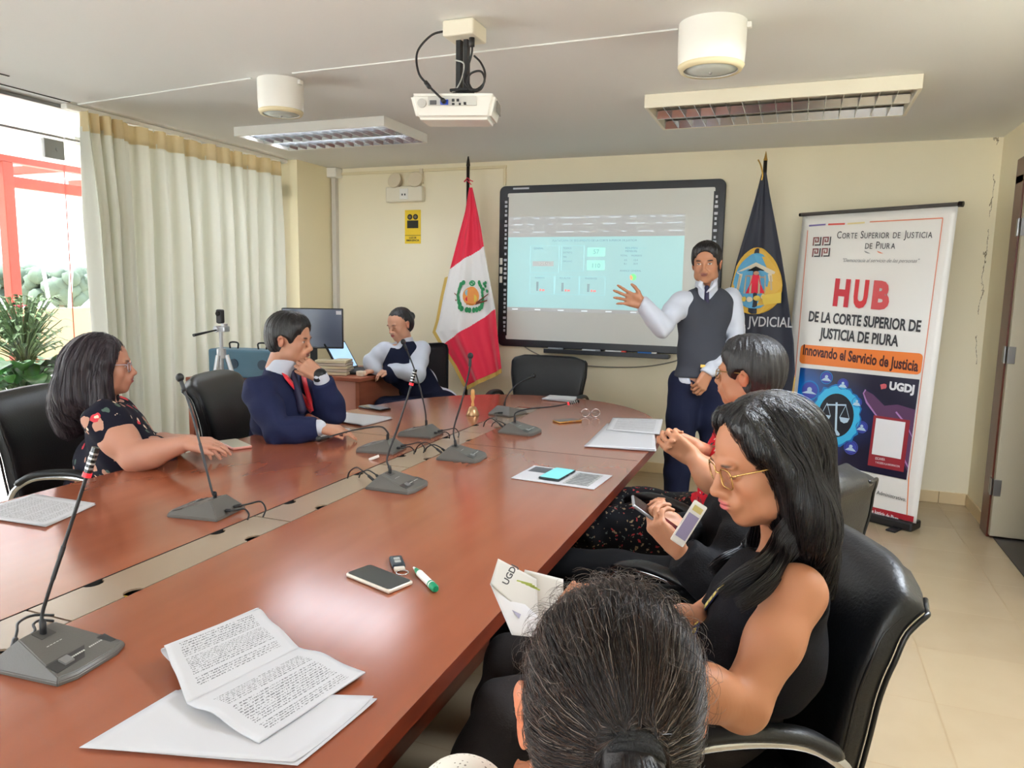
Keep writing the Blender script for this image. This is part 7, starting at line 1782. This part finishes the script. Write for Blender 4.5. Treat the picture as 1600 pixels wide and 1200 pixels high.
    def shell(d): d = nrm(d); q = R_.T@d; return ec+d/np.linalg.norm(q/er)
    td = nrm(tie-ec)
    for i in range(7000):
        # root on the front, the sides and the top of the skull
        a = rr.uniform(-1, 1)*(2.55 if i % 3 else 3.14); e = rr.uniform(-.75, 1.45); d0 = h.d(math.sin(a)*math.cos(e), math.cos(a)*math.cos(e), math.sin(e)); d0 = nrm(d0)
        q = R_.T@d0
        if q[1] > .45 and q[2] < .45: continue
        if q@(R_.T@td) > .995: continue
        om = math.acos(max(-1, min(1, float(d0@td)))); t0 = rr.uniform(0, .35) if rr.random() < .6 else rr.uniform(0, .8); t1 = min(1, t0+rr.uniform(.3, .9)) if i % 4 else 1; n = 12; pts = []
        lift = rr.uniform(.0005, .0045) if i % 9 else rr.uniform(.003, .010); w1, w2 = rr.uniform(-1, 1), rr.uniform(0, 6); sd0 = nrm(np.cross(d0, td))
        for k in range(n):
            s_ = t0+(t1-t0)*k/(n-1); d = (math.sin((1-s_)*om)*d0+math.sin(s_*om)*td)/max(.05, math.sin(om)); p = shell(d)
            l = lift*(1-s_*.7); p = p+nrm(d)*l+sd0*(.004*w1*math.sin(s_*5+w2)*(1-s_))
            if s_ > .90: p = p*(1-(s_-.90)*6*.5)+tie*((s_-.90)*6*.5)
            pv_ = Vector(p.tolist()); fnn = b.find_nearest(pv_)
            if fnn[0] is not None and s_ < .97: pv_ = fnn[0]+fnn[1]*(l+.0006)+Vector((sd0*(.004*w1*math.sin(s_*5+w2)*(1-s_))).tolist())
            pts.append(pv_)
        ms_ = 0 if rr.random() < .66 else (1 if rr.random() < .82 else 2); w = rr.uniform(.00022, .00042); sets[ms_].tube(pts, [w*.4]+[w]*(n-2)+[w*.4], 3, caps=False)
    # flyaway frizz around the crown and sides
    for i in range(900):
        a = rr.uniform(-PI, PI); e = rr.uniform(-.3, 1.5); d0 = nrm(h.d(math.sin(a)*math.cos(e), math.cos(a)*math.cos(e)*.9, math.sin(e))); p = shell(d0); tg = nrm(np.cross(d0, h.d(rr.uniform(-1, 1), rr.uniform(-1, 1), rr.uniform(-1, 1)))); pts = []; l = rr.uniform(.012, .035); cu = rr.uniform(-1, 1)
        for k in range(8): s_ = k/7; q = p+d0*l*.45*math.sin(s_*2.2)+tg*l*s_+np.cross(d0, tg)*cu*.008*math.sin(s_*4); pts.append(Vector(q.tolist()))
        w = rr.uniform(.00012, .0002); sets[rr.choice((0, 1, 1, 2))].tube(pts, [w]*7+[w*.3], 3, caps=False)
    for i in range(700):       # the tail itself
        a = rr.uniform(0, 2*PI); r = rr.uniform(.3, 1)*.03; o = e1*math.cos(a)*r+e2*math.sin(a)*r; pts = [tie+o*.55, T1+o, T2+o*1.05, T3+o*.8]
        w = rr.uniform(.00025, .0004); sets[rr.choice((0, 0, 1))].tube(catmull([tuple(x) for x in pts], 4), w, 3, caps=False)
    for i, s_ in enumerate(sets): o = s_.build('hair_strands', mats_[i], None, smooth=True); adopt(o, t); o['kind'] = 'stuff'
P1()
# ================================================================ corner desk and what stands on it
m_desk = mat('desk_laminate', srgb(150, 84, 62), .35); _wood(m_desk, srgb(140, 76, 56), srgb(164, 96, 72), srgb(170, 102, 78), (2, 2, 8))
m_paper = mat('white_paper', srgb(196, 196, 200), .7)
DZ = .80
dk = thing('corner_desk', 'reddish laminate corner desk with laptop, beneath the monitor', 'desk', (-3.39, 4.84, 0))
MB().rbox(-.51, .51, -.36, .36, DZ-.03, DZ, .006).build('desktop', m_desk, dk)
MB().box(.455, .485, -.34, .34, 0, DZ-.031).build('side_panel', m_desk, dk); MB().box(-.485, -.455, -.34, .34, 0, DZ-.031).build('side_panel', m_desk, dk)
MB().box(-.45, .45, -.33, -.31, .12, DZ-.031).build('front_panel', mat('desk_panel_light', srgb(206, 150, 136), .4), dk)
MB().tube([(.486, .22, DZ-.10), (.490, .22, DZ-.10)], .022, 16).build('cable_grommet', mat('brass_plate', srgb(190, 170, 110), .4, metal=.5), dk)
lp = thing('laptop', 'black laptop open on the corner desk before person in navy vest', 'laptop', (-3.06, 4.80, DZ), math.radians(8))
MB().rbox(-.12, .12, -.165, .165, .003, .022, .006).build('base', m_blk, lp); MB().rbox(-.10, .09, -.15, .15, .0215, .0235, .001).build('keyboard', mat('keys_dark', srgb(40, 40, 44), .6), lp)
MB().rbox(-.006, .006, -.168, .168, 0, .235, .004, T(-.12, 0, .018) @ RY(-.52)).build('lid', m_blkgloss, lp); MB().box(.0062, .0072, -.15, .15, .015, .222, T(-.12, 0, .018) @ RY(-.52)).build('screen', mat('lit_screen', srgb(120, 150, 190), .4, emit=srgb(150, 180, 220), es=.5), lp)
mn = at(489, 513, 5.48); mo_ = thing('monitor', 'large black monitor with white sticker on the corner desk', 'monitor', (mn.x, mn.y, DZ), math.radians(24))
w2, h2 = .225, .150; mz = mn.z-DZ
MB().rbox(-w2, w2, -.015, .015, mz-h2, mz+h2, .006).build('housing', m_blkgloss, mo_); MB().box(-w2+.008, w2-.008, -.0165, -.0151, mz-h2+.014, mz+h2-.008).build('screen', mat('dark_screen', srgb(70, 78, 98), .15), mo_)
MB().box(w2-.05, w2-.012, -.0175, -.0166, mz+h2-.045, mz+h2-.018).build('sticker', m_paper, mo_); MB().rbox(-.025, .025, .0, .03, .01, mz, .004).rbox(-.11, .11, -.08, .10, 0.001, .012, .004).build('stand', m_blk, mo_)
a_ = at(566, 578, 5.33); tag(MB().rbox(-.028, .028, -.028, .028, 0, .038, .006).build('small_box', mat('cream_box', srgb(222, 210, 190), .6)), 'small cream cube standing on the corner desk edge', 'box').location = (-2.95, 4.60, DZ)
ps_ = thing('paper_stack', 'slanting pile of beige files below the monitor on corner desk', 'papers', (-3.20, 4.62, DZ), math.radians(14))
for k in range(5): MB().rbox(-.13+.004*k, .13-.003*k, -.09, .09, .002+k*.022, .021+k*.022, .002, RZ(.05*(k % 3))).build('file', mat('file_%d' % (k % 2), srgb(206-18*(k % 2), 192-18*(k % 2), 160), .8), ps_)
tag(MB().rbox(-.05, .05, -.02, .02, 0, .02, .006).build('stapler', mat('blue_plastic', srgb(70, 120, 190), .4)), 'small blue stapler beside laptop on corner desk', 'stapler').location = (-2.95, 5.06, DZ)
tt_ = thing('side_table', 'brown side table behind man in suit, under the teal case', 'table', (-3.62, 4.20, 0))
MB().rbox(-.36, .36, -.24, .24, DZ-.03, DZ, .005).build('tabletop', m_desk, tt_)
for x in (-.33, .33):
    for y in (-.21, .21): MB().box(x-.02, x+.02, y-.02, y+.02, 0, DZ-.03).build('leg', m_desk, tt_)
ca = thing('equipment_case', 'teal equipment case with handles between tripod and monitor', 'case', (-3.60, 4.18, DZ), math.radians(10))
MB().rbox(-.27, .27, -.09, .09, 0.001, .20, .015).build('case', mat('teal_case', srgb(92, 128, 150), .5, var=.1), ca)
for x in (-.12, .10):
    MB().tube(catmull([(x-.03, 0, .198), (x-.03, 0, .24), (x+.03, 0, .24), (x+.03, 0, .198)], 5), .006, 8).build('handle', m_blk, ca); MB().tube([(x+.05, -.09, .10), (x+.05, -.098, .10)], .035, 20).build('dial', mat('dark_dial', srgb(60, 78, 96), .4), ca)
# tripod with camera
tp_c = at(345, 520, 4.52); tx, ty = tp_c.x, tp_c.y
tp = thing('tripod', 'silver camera tripod with dark pan handle in front of curtain', 'tripod', (tx, ty, 0))
m_alu = mat('aluminium', srgb(190, 192, 196), .35, metal=.7)
MB().tube([(0, 0, .50), (0, 0, 1.17)], .011, 10).tube([(0, 0, 1.00), (0, 0, 1.06)], .028, 12).build('centre_column', m_alu, tp, smooth=30)
for k in range(3):
    a = 2*PI*k/3+.5; c, s = math.cos(a), math.sin(a); MB().tube([(.03*c, .03*s, 1.02), (.16*c, .16*s, .52)], .014, 8).tube([(.16*c, .16*s, .56), (.30*c, .30*s, .01)], .010, 8).tube([(.30*c, .30*s, .016), (.30*c, .30*s, .001)], .014, 8).build('leg', m_alu, tp, smooth=30)
    MB().tube([(0, 0, .70), (.125*c, .125*s, .66)], .006, 6).build('brace', m_alu, tp)
MB().rbox(-.035, .05, -.025, .025, 1.165, 1.20, .006).tube([(.03, 0, 1.20), (.03, 0, 1.215)], .02, 12).tube([(-.01, .03, 1.18), (-.01, -.035, 1.18)], .018, 12).build('pan_head', m_alu, tp)
hd = at(302, 524, 4.35); MB().tube([(0, -.02, 1.178), (hd.x-tx, hd.y-ty, hd.z)], [.004, .009], 8).build('pan_handle', m_blk, tp)
cm = thing('webcam', 'small black camera standing upright on the silver tripod', 'camera', (tx, ty, 1.2155))
MB().rbox(-.022, .022, -.016, .016, 0.0, .085, .008).build('body', m_blk, cm); MB().tube([(0, -.016, .06), (0, -.026, .06)], .014, 16).build('lens', m_blkgloss, cm); MB().tube([(0, 0, -.001), (0, 0, .012)], .014, 10).build('mount', m_blk, cm)
# ================================================================ things on the conference table
m_print = mat('printed_page', srgb(238, 238, 240), .65)
def _print(m, ln=.0052, top=.1):
    L = m.node_tree.links.new; u = N(m, 'ShaderNodeAttribute'); u.attribute_name = 'Page'; s = N(m, 'ShaderNodeSeparateXYZ'); L(u.outputs['Vector'], s.inputs[0])
    x, y = s.outputs['X'], s.outputs['Y']            # metres on the page
    row = math_n(m, 'FLOOR', math_n(m, 'DIVIDE', y, ln)); fr = math_n(m, 'FRACT', math_n(m, 'DIVIDE', y, ln))
    band = math_n(m, 'MULTIPLY', math_n(m, 'GREATER_THAN', fr, .28), math_n(m, 'LESS_THAN', fr, .74))
    wn = N(m, 'ShaderNodeTexWhiteNoise', noise_dimensions='2D'); cb = N(m, 'ShaderNodeCombineXYZ')
    L(math_n(m, 'FLOOR', math_n(m, 'DIVIDE', x, .0019)), cb.inputs[0]); L(math_n(m, 'ADD', row, math_n(m, 'MULTIPLY', math_n(m, 'GREATER_THAN', fr, .5), 77.)), cb.inputs[1]); L(cb.outputs[0], wn.inputs['Vector'])
    wn2 = N(m, 'ShaderNodeTexWhiteNoise', noise_dimensions='2D'); cb2 = N(m, 'ShaderNodeCombineXYZ'); L(math_n(m, 'FLOOR', math_n(m, 'DIVIDE', math_n(m, 'ADD', x, math_n(m, 'MULTIPLY', row, .0037)), .0095)), cb2.inputs[0]); L(row, cb2.inputs[1]); L(cb2.outputs[0], wn2.inputs['Vector'])
    gap = math_n(m, 'FRACT', math_n(m, 'DIVIDE', math_n(m, 'ADD', x, math_n(m, 'MULTIPLY', row, .0037)), .0095)); word = math_n(m, 'GREATER_THAN', gap, .16)
    ink = math_n(m, 'MULTIPLY', math_n(m, 'MULTIPLY', band, word), math_n(m, 'GREATER_THAN', wn.outputs['Value'], .34))
    para = math_n(m, 'GREATER_THAN', math_n(m, 'FRACT', math_n(m, 'DIVIDE', math_n(m, 'ADD', row, .5), 11.)), .09)
    inx = math_n(m, 'MULTIPLY', math_n(m, 'GREATER_THAN', x, .025), math_n(m, 'LESS_THAN', x, .185)); iny = math_n(m, 'MULTIPLY', math_n(m, 'GREATER_THAN', y, .022), math_n(m, 'LESS_THAN', y, s.outputs['Z']))
    f = math_n(m, 'MULTIPLY', math_n(m, 'MULTIPLY', ink, para), math_n(m, 'MULTIPLY', inx, iny)); L(mixc(m, math_n(m, 'MULTIPLY', f, .72), srgb(196, 196, 200), srgb(40, 40, 46)), bsdf(m).inputs['Base Color'])
_print(m_print)
def sheet(name, P, parent, m_, pw=.21, ph=.297, nu=14, nvv=18, zmax=None, thick=.0008, smooth=True):
    """P(u, v) gives local points; page coordinates ride along as an attribute"""
    mb = MB().grid(nu, nvv, P); o = mb.build(name, m_, parent, smooth=True); a = o.data.attributes.new('Page', 'FLOAT_VECTOR', 'POINT'); d = []
    for j in range(nvv):
        for i in range(nu): d += [i/(nu-1)*pw, j/(nvv-1)*ph, zmax if zmax else ph-.03]
    a.data.foreach_set('vector', d); md = o.modifiers.new('s', 'SOLIDIFY'); md.thickness = thick; md.offset = -1; return o
def flat_paper(name, label, corners, n=1, m_=None, group=None, lift=.0012, curl=.006, pw=.21, ph=.297, cat='papers'):
    """corners: four table points TL, TR, BR, BL (TL..TR is the top edge of the page)"""
    cx = sum(c[0] for c in corners)/4; cy = sum(c[1] for c in corners)/4; t = thing(name, label, cat, (cx, cy, TZ), 0, group); C = [Vector((c[0]-cx, c[1]-cy, 0)) for c in corners]
    for k in range(n):
        off = Vector((.003*math.sin(k*2.3), .003*math.cos(k*1.7), lift+k*.0016)); 
        sheet('sheet', lambda u, v, off=off: (C[0]*(1-u)+C[1]*u)*(1-v)+(C[3]*(1-u)+C[2]*u)*v+off+Vector((0, 0, curl*(abs(u-.5)*2)**3*(v if k == n-1 else .3))), t, m_ or m_print, pw, ph)
    return t
# near booklet: blank sheets below, folded printed pages above
flat_paper('paper_sheets', 'blank white sheets under the open printed booklet', [(-.985, .745), (-.975, .925), (-.640, 1.035), (-.655, .835)], 3, m_paper, lift=.0012)
def booklet():
    t = thing('open_booklet', 'printed booklet lying open near the front of table', 'booklet', (-.885, 1.0, TZ+.006))
    A = [Vector(v) for v in ((-1.052, .952, 0), (-1.02, 1.185, 0), (-.885, 1.135, 0), (-.885, .895, 0))]; off = Vector((-.885, 1.0, 0))
    # pages as strips across the fold: u runs along the text lines, v from the outer left edge over the fold to the outer right edge
    def prof(v):      # height of the paper across: rolled outer edge, hump, valley at the fold, low hump, flat
        return .026*math.exp(-((v-.02)/.10)**2)+.020*math.exp(-((v-.25)/.20)**2)+.0005+.012*math.exp(-((v-.68)/.12)**2)
    L0, L1 = Vector((-1.068, .985, 0)), Vector((-1.025, 1.195, 0)); M0, M1 = Vector((-.915, .885, 0)), Vector((-.865, 1.118, 0)); R0, R1 = Vector((-.738, .852, 0)), Vector((-.700, 1.095, 0))
    def P(u, v):
        # v 0..1 left page, 1..2 right page (scaled to 0..1)
        w = v*2; a0, a1 = (L0.lerp(M0, w), L1.lerp(M1, w)) if w < 1 else (M0.lerp(R0, w-1), M1.lerp(R1, w-1))
        p = a0.lerp(a1, u)-off; p.z = prof(v)*(.75+.25*(1-u)); return p
    mk = m_print
    def half(name, v0, v1, zb):
        nu, nvv = 20, 26; mb = MB().grid(nu, nvv, lambda u, v: P(u, v0+(v1-v0)*v)+Vector((0, 0, .0012))); o = mb.build(name, mk, t, smooth=True); a = o.data.attributes.new('Page', 'FLOAT_VECTOR', 'POINT'); d = []
        for j in range(nvv):
            for i in range(nu): d += [i/(nu-1)*.21, j/(nvv-1)*.155+zb, .140]
        a.data.foreach_set('vector', d); md = o.modifiers.new('s', 'SOLIDIFY'); md.thickness = .0035; md.offset = -1
    half('left_page', .0, .5, .008); half('right_page', .5, 1.0, -.004)
    # the turned-under edge of the left page
    mb = MB().grid(12, 10, lambda u, v: (lambda p: Vector((p.x+.018*math.sin(v*PI)*-1+.02*v, p.y, .030*math.cos(v*PI/2)*.9+.001)))(P(u, 0.0)+Vector((0, 0, 0)))); mb.build('rolled_edge', m_paper, t, smooth=True, solid=.0012)
booklet()
flat_paper('printed_sheets', 'grey printed sheets at the left edge of table under near microphone head', [(-2.33, 1.42), (-2.35, 1.66), (-2.06, 1.655), (-2.00, 1.44)], 2, group='paper sets along the glass side')
flat_paper('printed_sheets', 'white papers under the bent foam microphone, before man in suit', [(-2.34, 2.80), (-2.34, 3.04), (-2.02, 3.055), (-2.00, 2.76)], 3, m_paper, group='paper sets along the glass side')
flat_paper('printed_sheets', 'white papers beyond the bent microphone, next to dark phone', [(-2.33, 3.24), (-2.32, 3.46), (-2.00, 3.42), (-2.02, 3.16)], 3, m_paper, group='paper sets along the glass side')
flat_paper('notebook', 'small white notebook before the empty head chair', [(-1.49, 4.43), (-1.49, 4.60), (-1.30, 4.57), (-1.28, 4.40)], 7, m_paper, cat='notebook')
sr = flat_paper('document_folder', 'open white folder with papers at the right far table edge', [(-.86, 3.18), (-.90, 3.78), (-.66, 3.80), (-.545, 3.22)], 4, m_paper, pw=.3, ph=.3, cat='papers')
sheet('printed_page', lambda u, v: Vector((-.18+.27*u+(.03*v), .36-.27*v, .010+.03*(1-v)*(.5+.5*u)))+Vector((.03, 0, 0)), sr, m_print)
# leaflet with phone
lf = thing('leaflet', 'printed leaflet under the cyan-screened phone right of table', 'leaflet', (-.795, 2.62, TZ), math.radians(-4))
MB().rbox(-.165, .165, -.105, .115, .001, .004, .0008).build('cover', m_paper, lf); MB().box(-.15, -.03, .02, .10, .0041, .0046).build('photo_panel', mat('print_grey_dark', srgb(90, 92, 96), .6), lf); MB().box(.035, .135, -.085, .095, .0041, .0046).build('text_panel', mat('print_grey_mid', srgb(176, 178, 176), .6, var=.4, vscale=90), lf)
for k in range(8): MB().box(.045, .125, -.075+k*.021, -.066+k*.021, .0047, .0049).build('text_line', mat('print_grey_dark', srgb(90, 92, 96), .6), lf)
def phone(label, x, y, z, rz, body, screen, w=.074, l=.152, th=.0085, group='phones on the table', extras=True):
    t = thing('phone', label, 'phone', (x, y, z), rz, group); MB().rbox(-w/2, w/2, -l/2, l/2, .0004, th, .0042, None, 3).build('case', body, t, smooth=40); MB().prism(rrect(w/2-.003, l/2-.003, .008, 4), th-.0002, th+.0006).build('screen', screen, t)
    if extras: MB().tube([(w/2-.0005, -.02, th*.5), (w/2+.001, -.02, th*.5)], .0022, 8).rbox(w/2-.0005, w/2+.0009, .01, .032, th*.35, th*.65, .0006).build('button', m_steel, t)
    return t
m_scr = mat('phone_glass', srgb(60, 64, 66), .06, spec=.8); m_silver = mat('phone_pale_case', srgb(216, 208, 196), .35, metal=.2)
phone('pale-cased phone lying screen up beside the green marker', -.912, 1.492, TZ, math.radians(72), m_silver, m_scr, .078, .160, .011)
phone('cyan-screened phone on the leaflet', -.815, 2.628, TZ+.0045, math.radians(-6), mat('phone_dark_case', srgb(26, 40, 44), .4), mat('phone_cyan', srgb(120, 200, 204), .15, emit=srgb(110, 200, 205), es=.10), .085, .165, .010)  # screen has a plain cyan colour with weak emission
phone('pink-edged phone in front of woman in floral dress', -2.285, 2.54, TZ, math.radians(62), mat('phone_pink_case', srgb(214, 150, 140), .35), mat('phone_pale_screen', srgb(190, 186, 170), .15), .085, .185, .012)
phone('dark phone lying between white papers and corner desk', -2.26, 3.66, TZ, math.radians(74), m_blkgloss, m_scr, .085, .19, .011)
phone('gold-edged phone near the table head beside round glasses', -1.12, 3.765, TZ, math.radians(-38), mat('phone_gold_case', srgb(196, 150, 84), .3, metal=.6), mat('phone_brown_screen', srgb(70, 54, 48), .15), .07, .15, .010)
kf = thing('key_fob', 'dark car key fob with metal ring beside pale phone', 'key', (-.925, 1.602, TZ), math.radians(38))
MB().rbox(-.017, .017, -.036, .034, .0005, .013, .005, None, 3).build('fob', mat('fob_dark', srgb(36, 48, 56), .35), kf, smooth=40); MB().rbox(-.008, .008, -.020, -.006, .0131, .0142, .002).rbox(-.008, .008, .0, .014, .0131, .0142, .002).build('button', mat('fob_button', srgb(170, 172, 170), .4), kf); MB().rbox(-.014, .014, -.052, -.035, .001, .010, .003).build('cap', m_silver, kf)
MB().tube([(.015*math.cos(a)+.004, -.066+.015*math.sin(a), .004) for a in np.linspace(0, 2*PI, 25)], .0015, 6, caps=False).build('ring', m_chrome, kf, smooth=True)
mk_ = thing('green_marker', 'white marker pen with green cap beside the pale phone', 'marker', (-.806, 1.530, TZ+.0095), math.radians(-41))
MB().tube([(-.036, 0, 0), (.038, 0, 0)], .0088, 16).build('barrel', m_white, mk_, smooth=30); MB().tube([(.036, 0, 0), (.066, 0, 0), (.072, 0, 0)], [.0094, .0094, .007], 16).tube([(-.062, 0, 0), (-.034, 0, 0)], [.005, .0088], 12).build('cap', mat('marker_green', srgb(20, 140, 96), .4), mk_, smooth=30); MB().tube([(-.078, 0, 0), (-.060, 0, 0)], [.0022, .005], 10).build('tip', m_white, mk_)
MB().lathe([(.0096, -.002), (.0096, .002)], 16, T(.045, 0, 0) @ RY(PI/2)).build('band', m_white, mk_)
bl = thing('desk_bell', 'small wooden-handled brass bell beyond raceway end', 'bell', (-1.66, 3.72, TZ))
MB().lathe([(.036, .0005), (.037, .006), (.028, .030), (.020, .046), (.006, .052)], 28).build('bell', mat('bell_brass', srgb(186, 150, 110), .3, metal=.6), bl, smooth=50)
MB().lathe([(.008, .051), (.010, .06), (.006, .075), (.009, .09), (.013, .105), (.010, .122), (.013, .13), (.008, .145), (.001, .148)], 20).build('handle', mat('handle_wood', srgb(214, 160, 96), .4), bl, smooth=50)
gs = thing('spectacles', 'round-lensed folded glasses left near the far right table edge', 'glasses', (-1.04, 3.95, TZ), math.radians(30))
for s_ in (-1, 1):
    MB().tube([(s_*.03+.024*math.cos(a), 0, .026+.022*math.sin(a)) for a in np.linspace(0, 2*PI, 25)], .0022, 6, caps=False).build('rim', m_chrome, gs, smooth=True); MB().tube([(s_*.03+.022*math.cos(a), .0, .026+.020*math.sin(a)) for a in np.linspace(0, 2*PI, 2)], .001, 4)
    MB().add([(s_*.03+.022*math.cos(2*PI*k/20), 0, .026+.020*math.sin(2*PI*k/20)) for k in range(20)], [tuple(range(20))]).build('lens', m_lensglass, gs); MB().tube([(s_*.054, 0, .03), (s_*.05, .05, .02), (s_*.01, .10, .006)], .0018, 6).build('temple', m_chrome, gs)
MB().tube([(-.008, 0, .03), (0, 0, .034), (.008, 0, .03)], .0018, 6).build('bridge', m_chrome, gs)
# the leaflet the reader holds
rl = thing('folded_leaflet', 'folded white leaflet held by woman in glasses above table edge', 'leaflet', tuple(at(810, 930, 1.08)))
o_ = at(810, 930, 1.08); Lf = lambda x, y, d: at(x, y, d)-o_
m_leaf_ = mat('leaflet_print', srgb(190, 188, 184), .6)
q = [Lf(778, 873, 1.10), Lf(764, 912, 1.05), Lf(800, 993, 1.03), Lf(815, 900, 1.12)]
sheet('front_panel', lambda u, v: (q[0]*(1-u)+Lf(838, 905, 1.14)*u)*(1-v)+(Lf(766, 912, 1.06)*(1-u)+Lf(842, 980, 1.10)*u)*v, rl, m_leaf_, thick=.0006)
sheet('side_panel', lambda u, v: (Lf(766, 912, 1.06)*(1-u)+Lf(800, 992, 1.05)*u)*(1-v)+(Lf(800, 925, 1.10)*(1-u)+Lf(880, 1000, 1.09)*u)*v, rl, m_paper, thick=.0006)
sheet('back_panel', lambda u, v: (Lf(820, 890, 1.14)*(1-u)+Lf(880, 905, 1.17)*u)*(1-v)+(Lf(800, 960, 1.12)*(1-u)+Lf(880, 1000, 1.12)*u)*v+Vector((0, 0, .0)), rl, m_leaf_, thick=.0006)
def lmark(px_, body, size, m_, rot=0):
    vs, fs = text_mesh(body, size, 'CENTER', .0002, .0003); c = at(px_[0], px_[1], 1.072)-o_; R3 = Matrix(((_r.x, _u.x, -_f.x), (_r.y, _u.y, -_f.y), (_r.z, _u.z, -_f.z))).to_4x4()
    MB().add([T(c) @ R3 @ RZ(rot) @ v for v in vs], fs).build('lettering', m_, rl)
def lquad(pts, m_, nm): MB().add([at(x, y, 1.068)-o_ for x, y in pts], [tuple(range(len(pts)))]).build(nm, m_, rl, solid=.0004)
lquad([(800, 953), (814, 960), (806, 978), (795, 972)], mat('leaflet_violet', srgb(150, 146, 170), .6), 'printed_block')
for k in range(4): lquad([(808+k*7, 906+k*3), (832+k*4, 912+k*3), (831+k*4, 914+k*3), (807+k*7, 908+k*3)], mat('leaflet_olive', srgb(150, 160, 70), .6), 'printed_line')
lmark((797, 898), 'UGDJ', .013, mbl, math.radians(62))
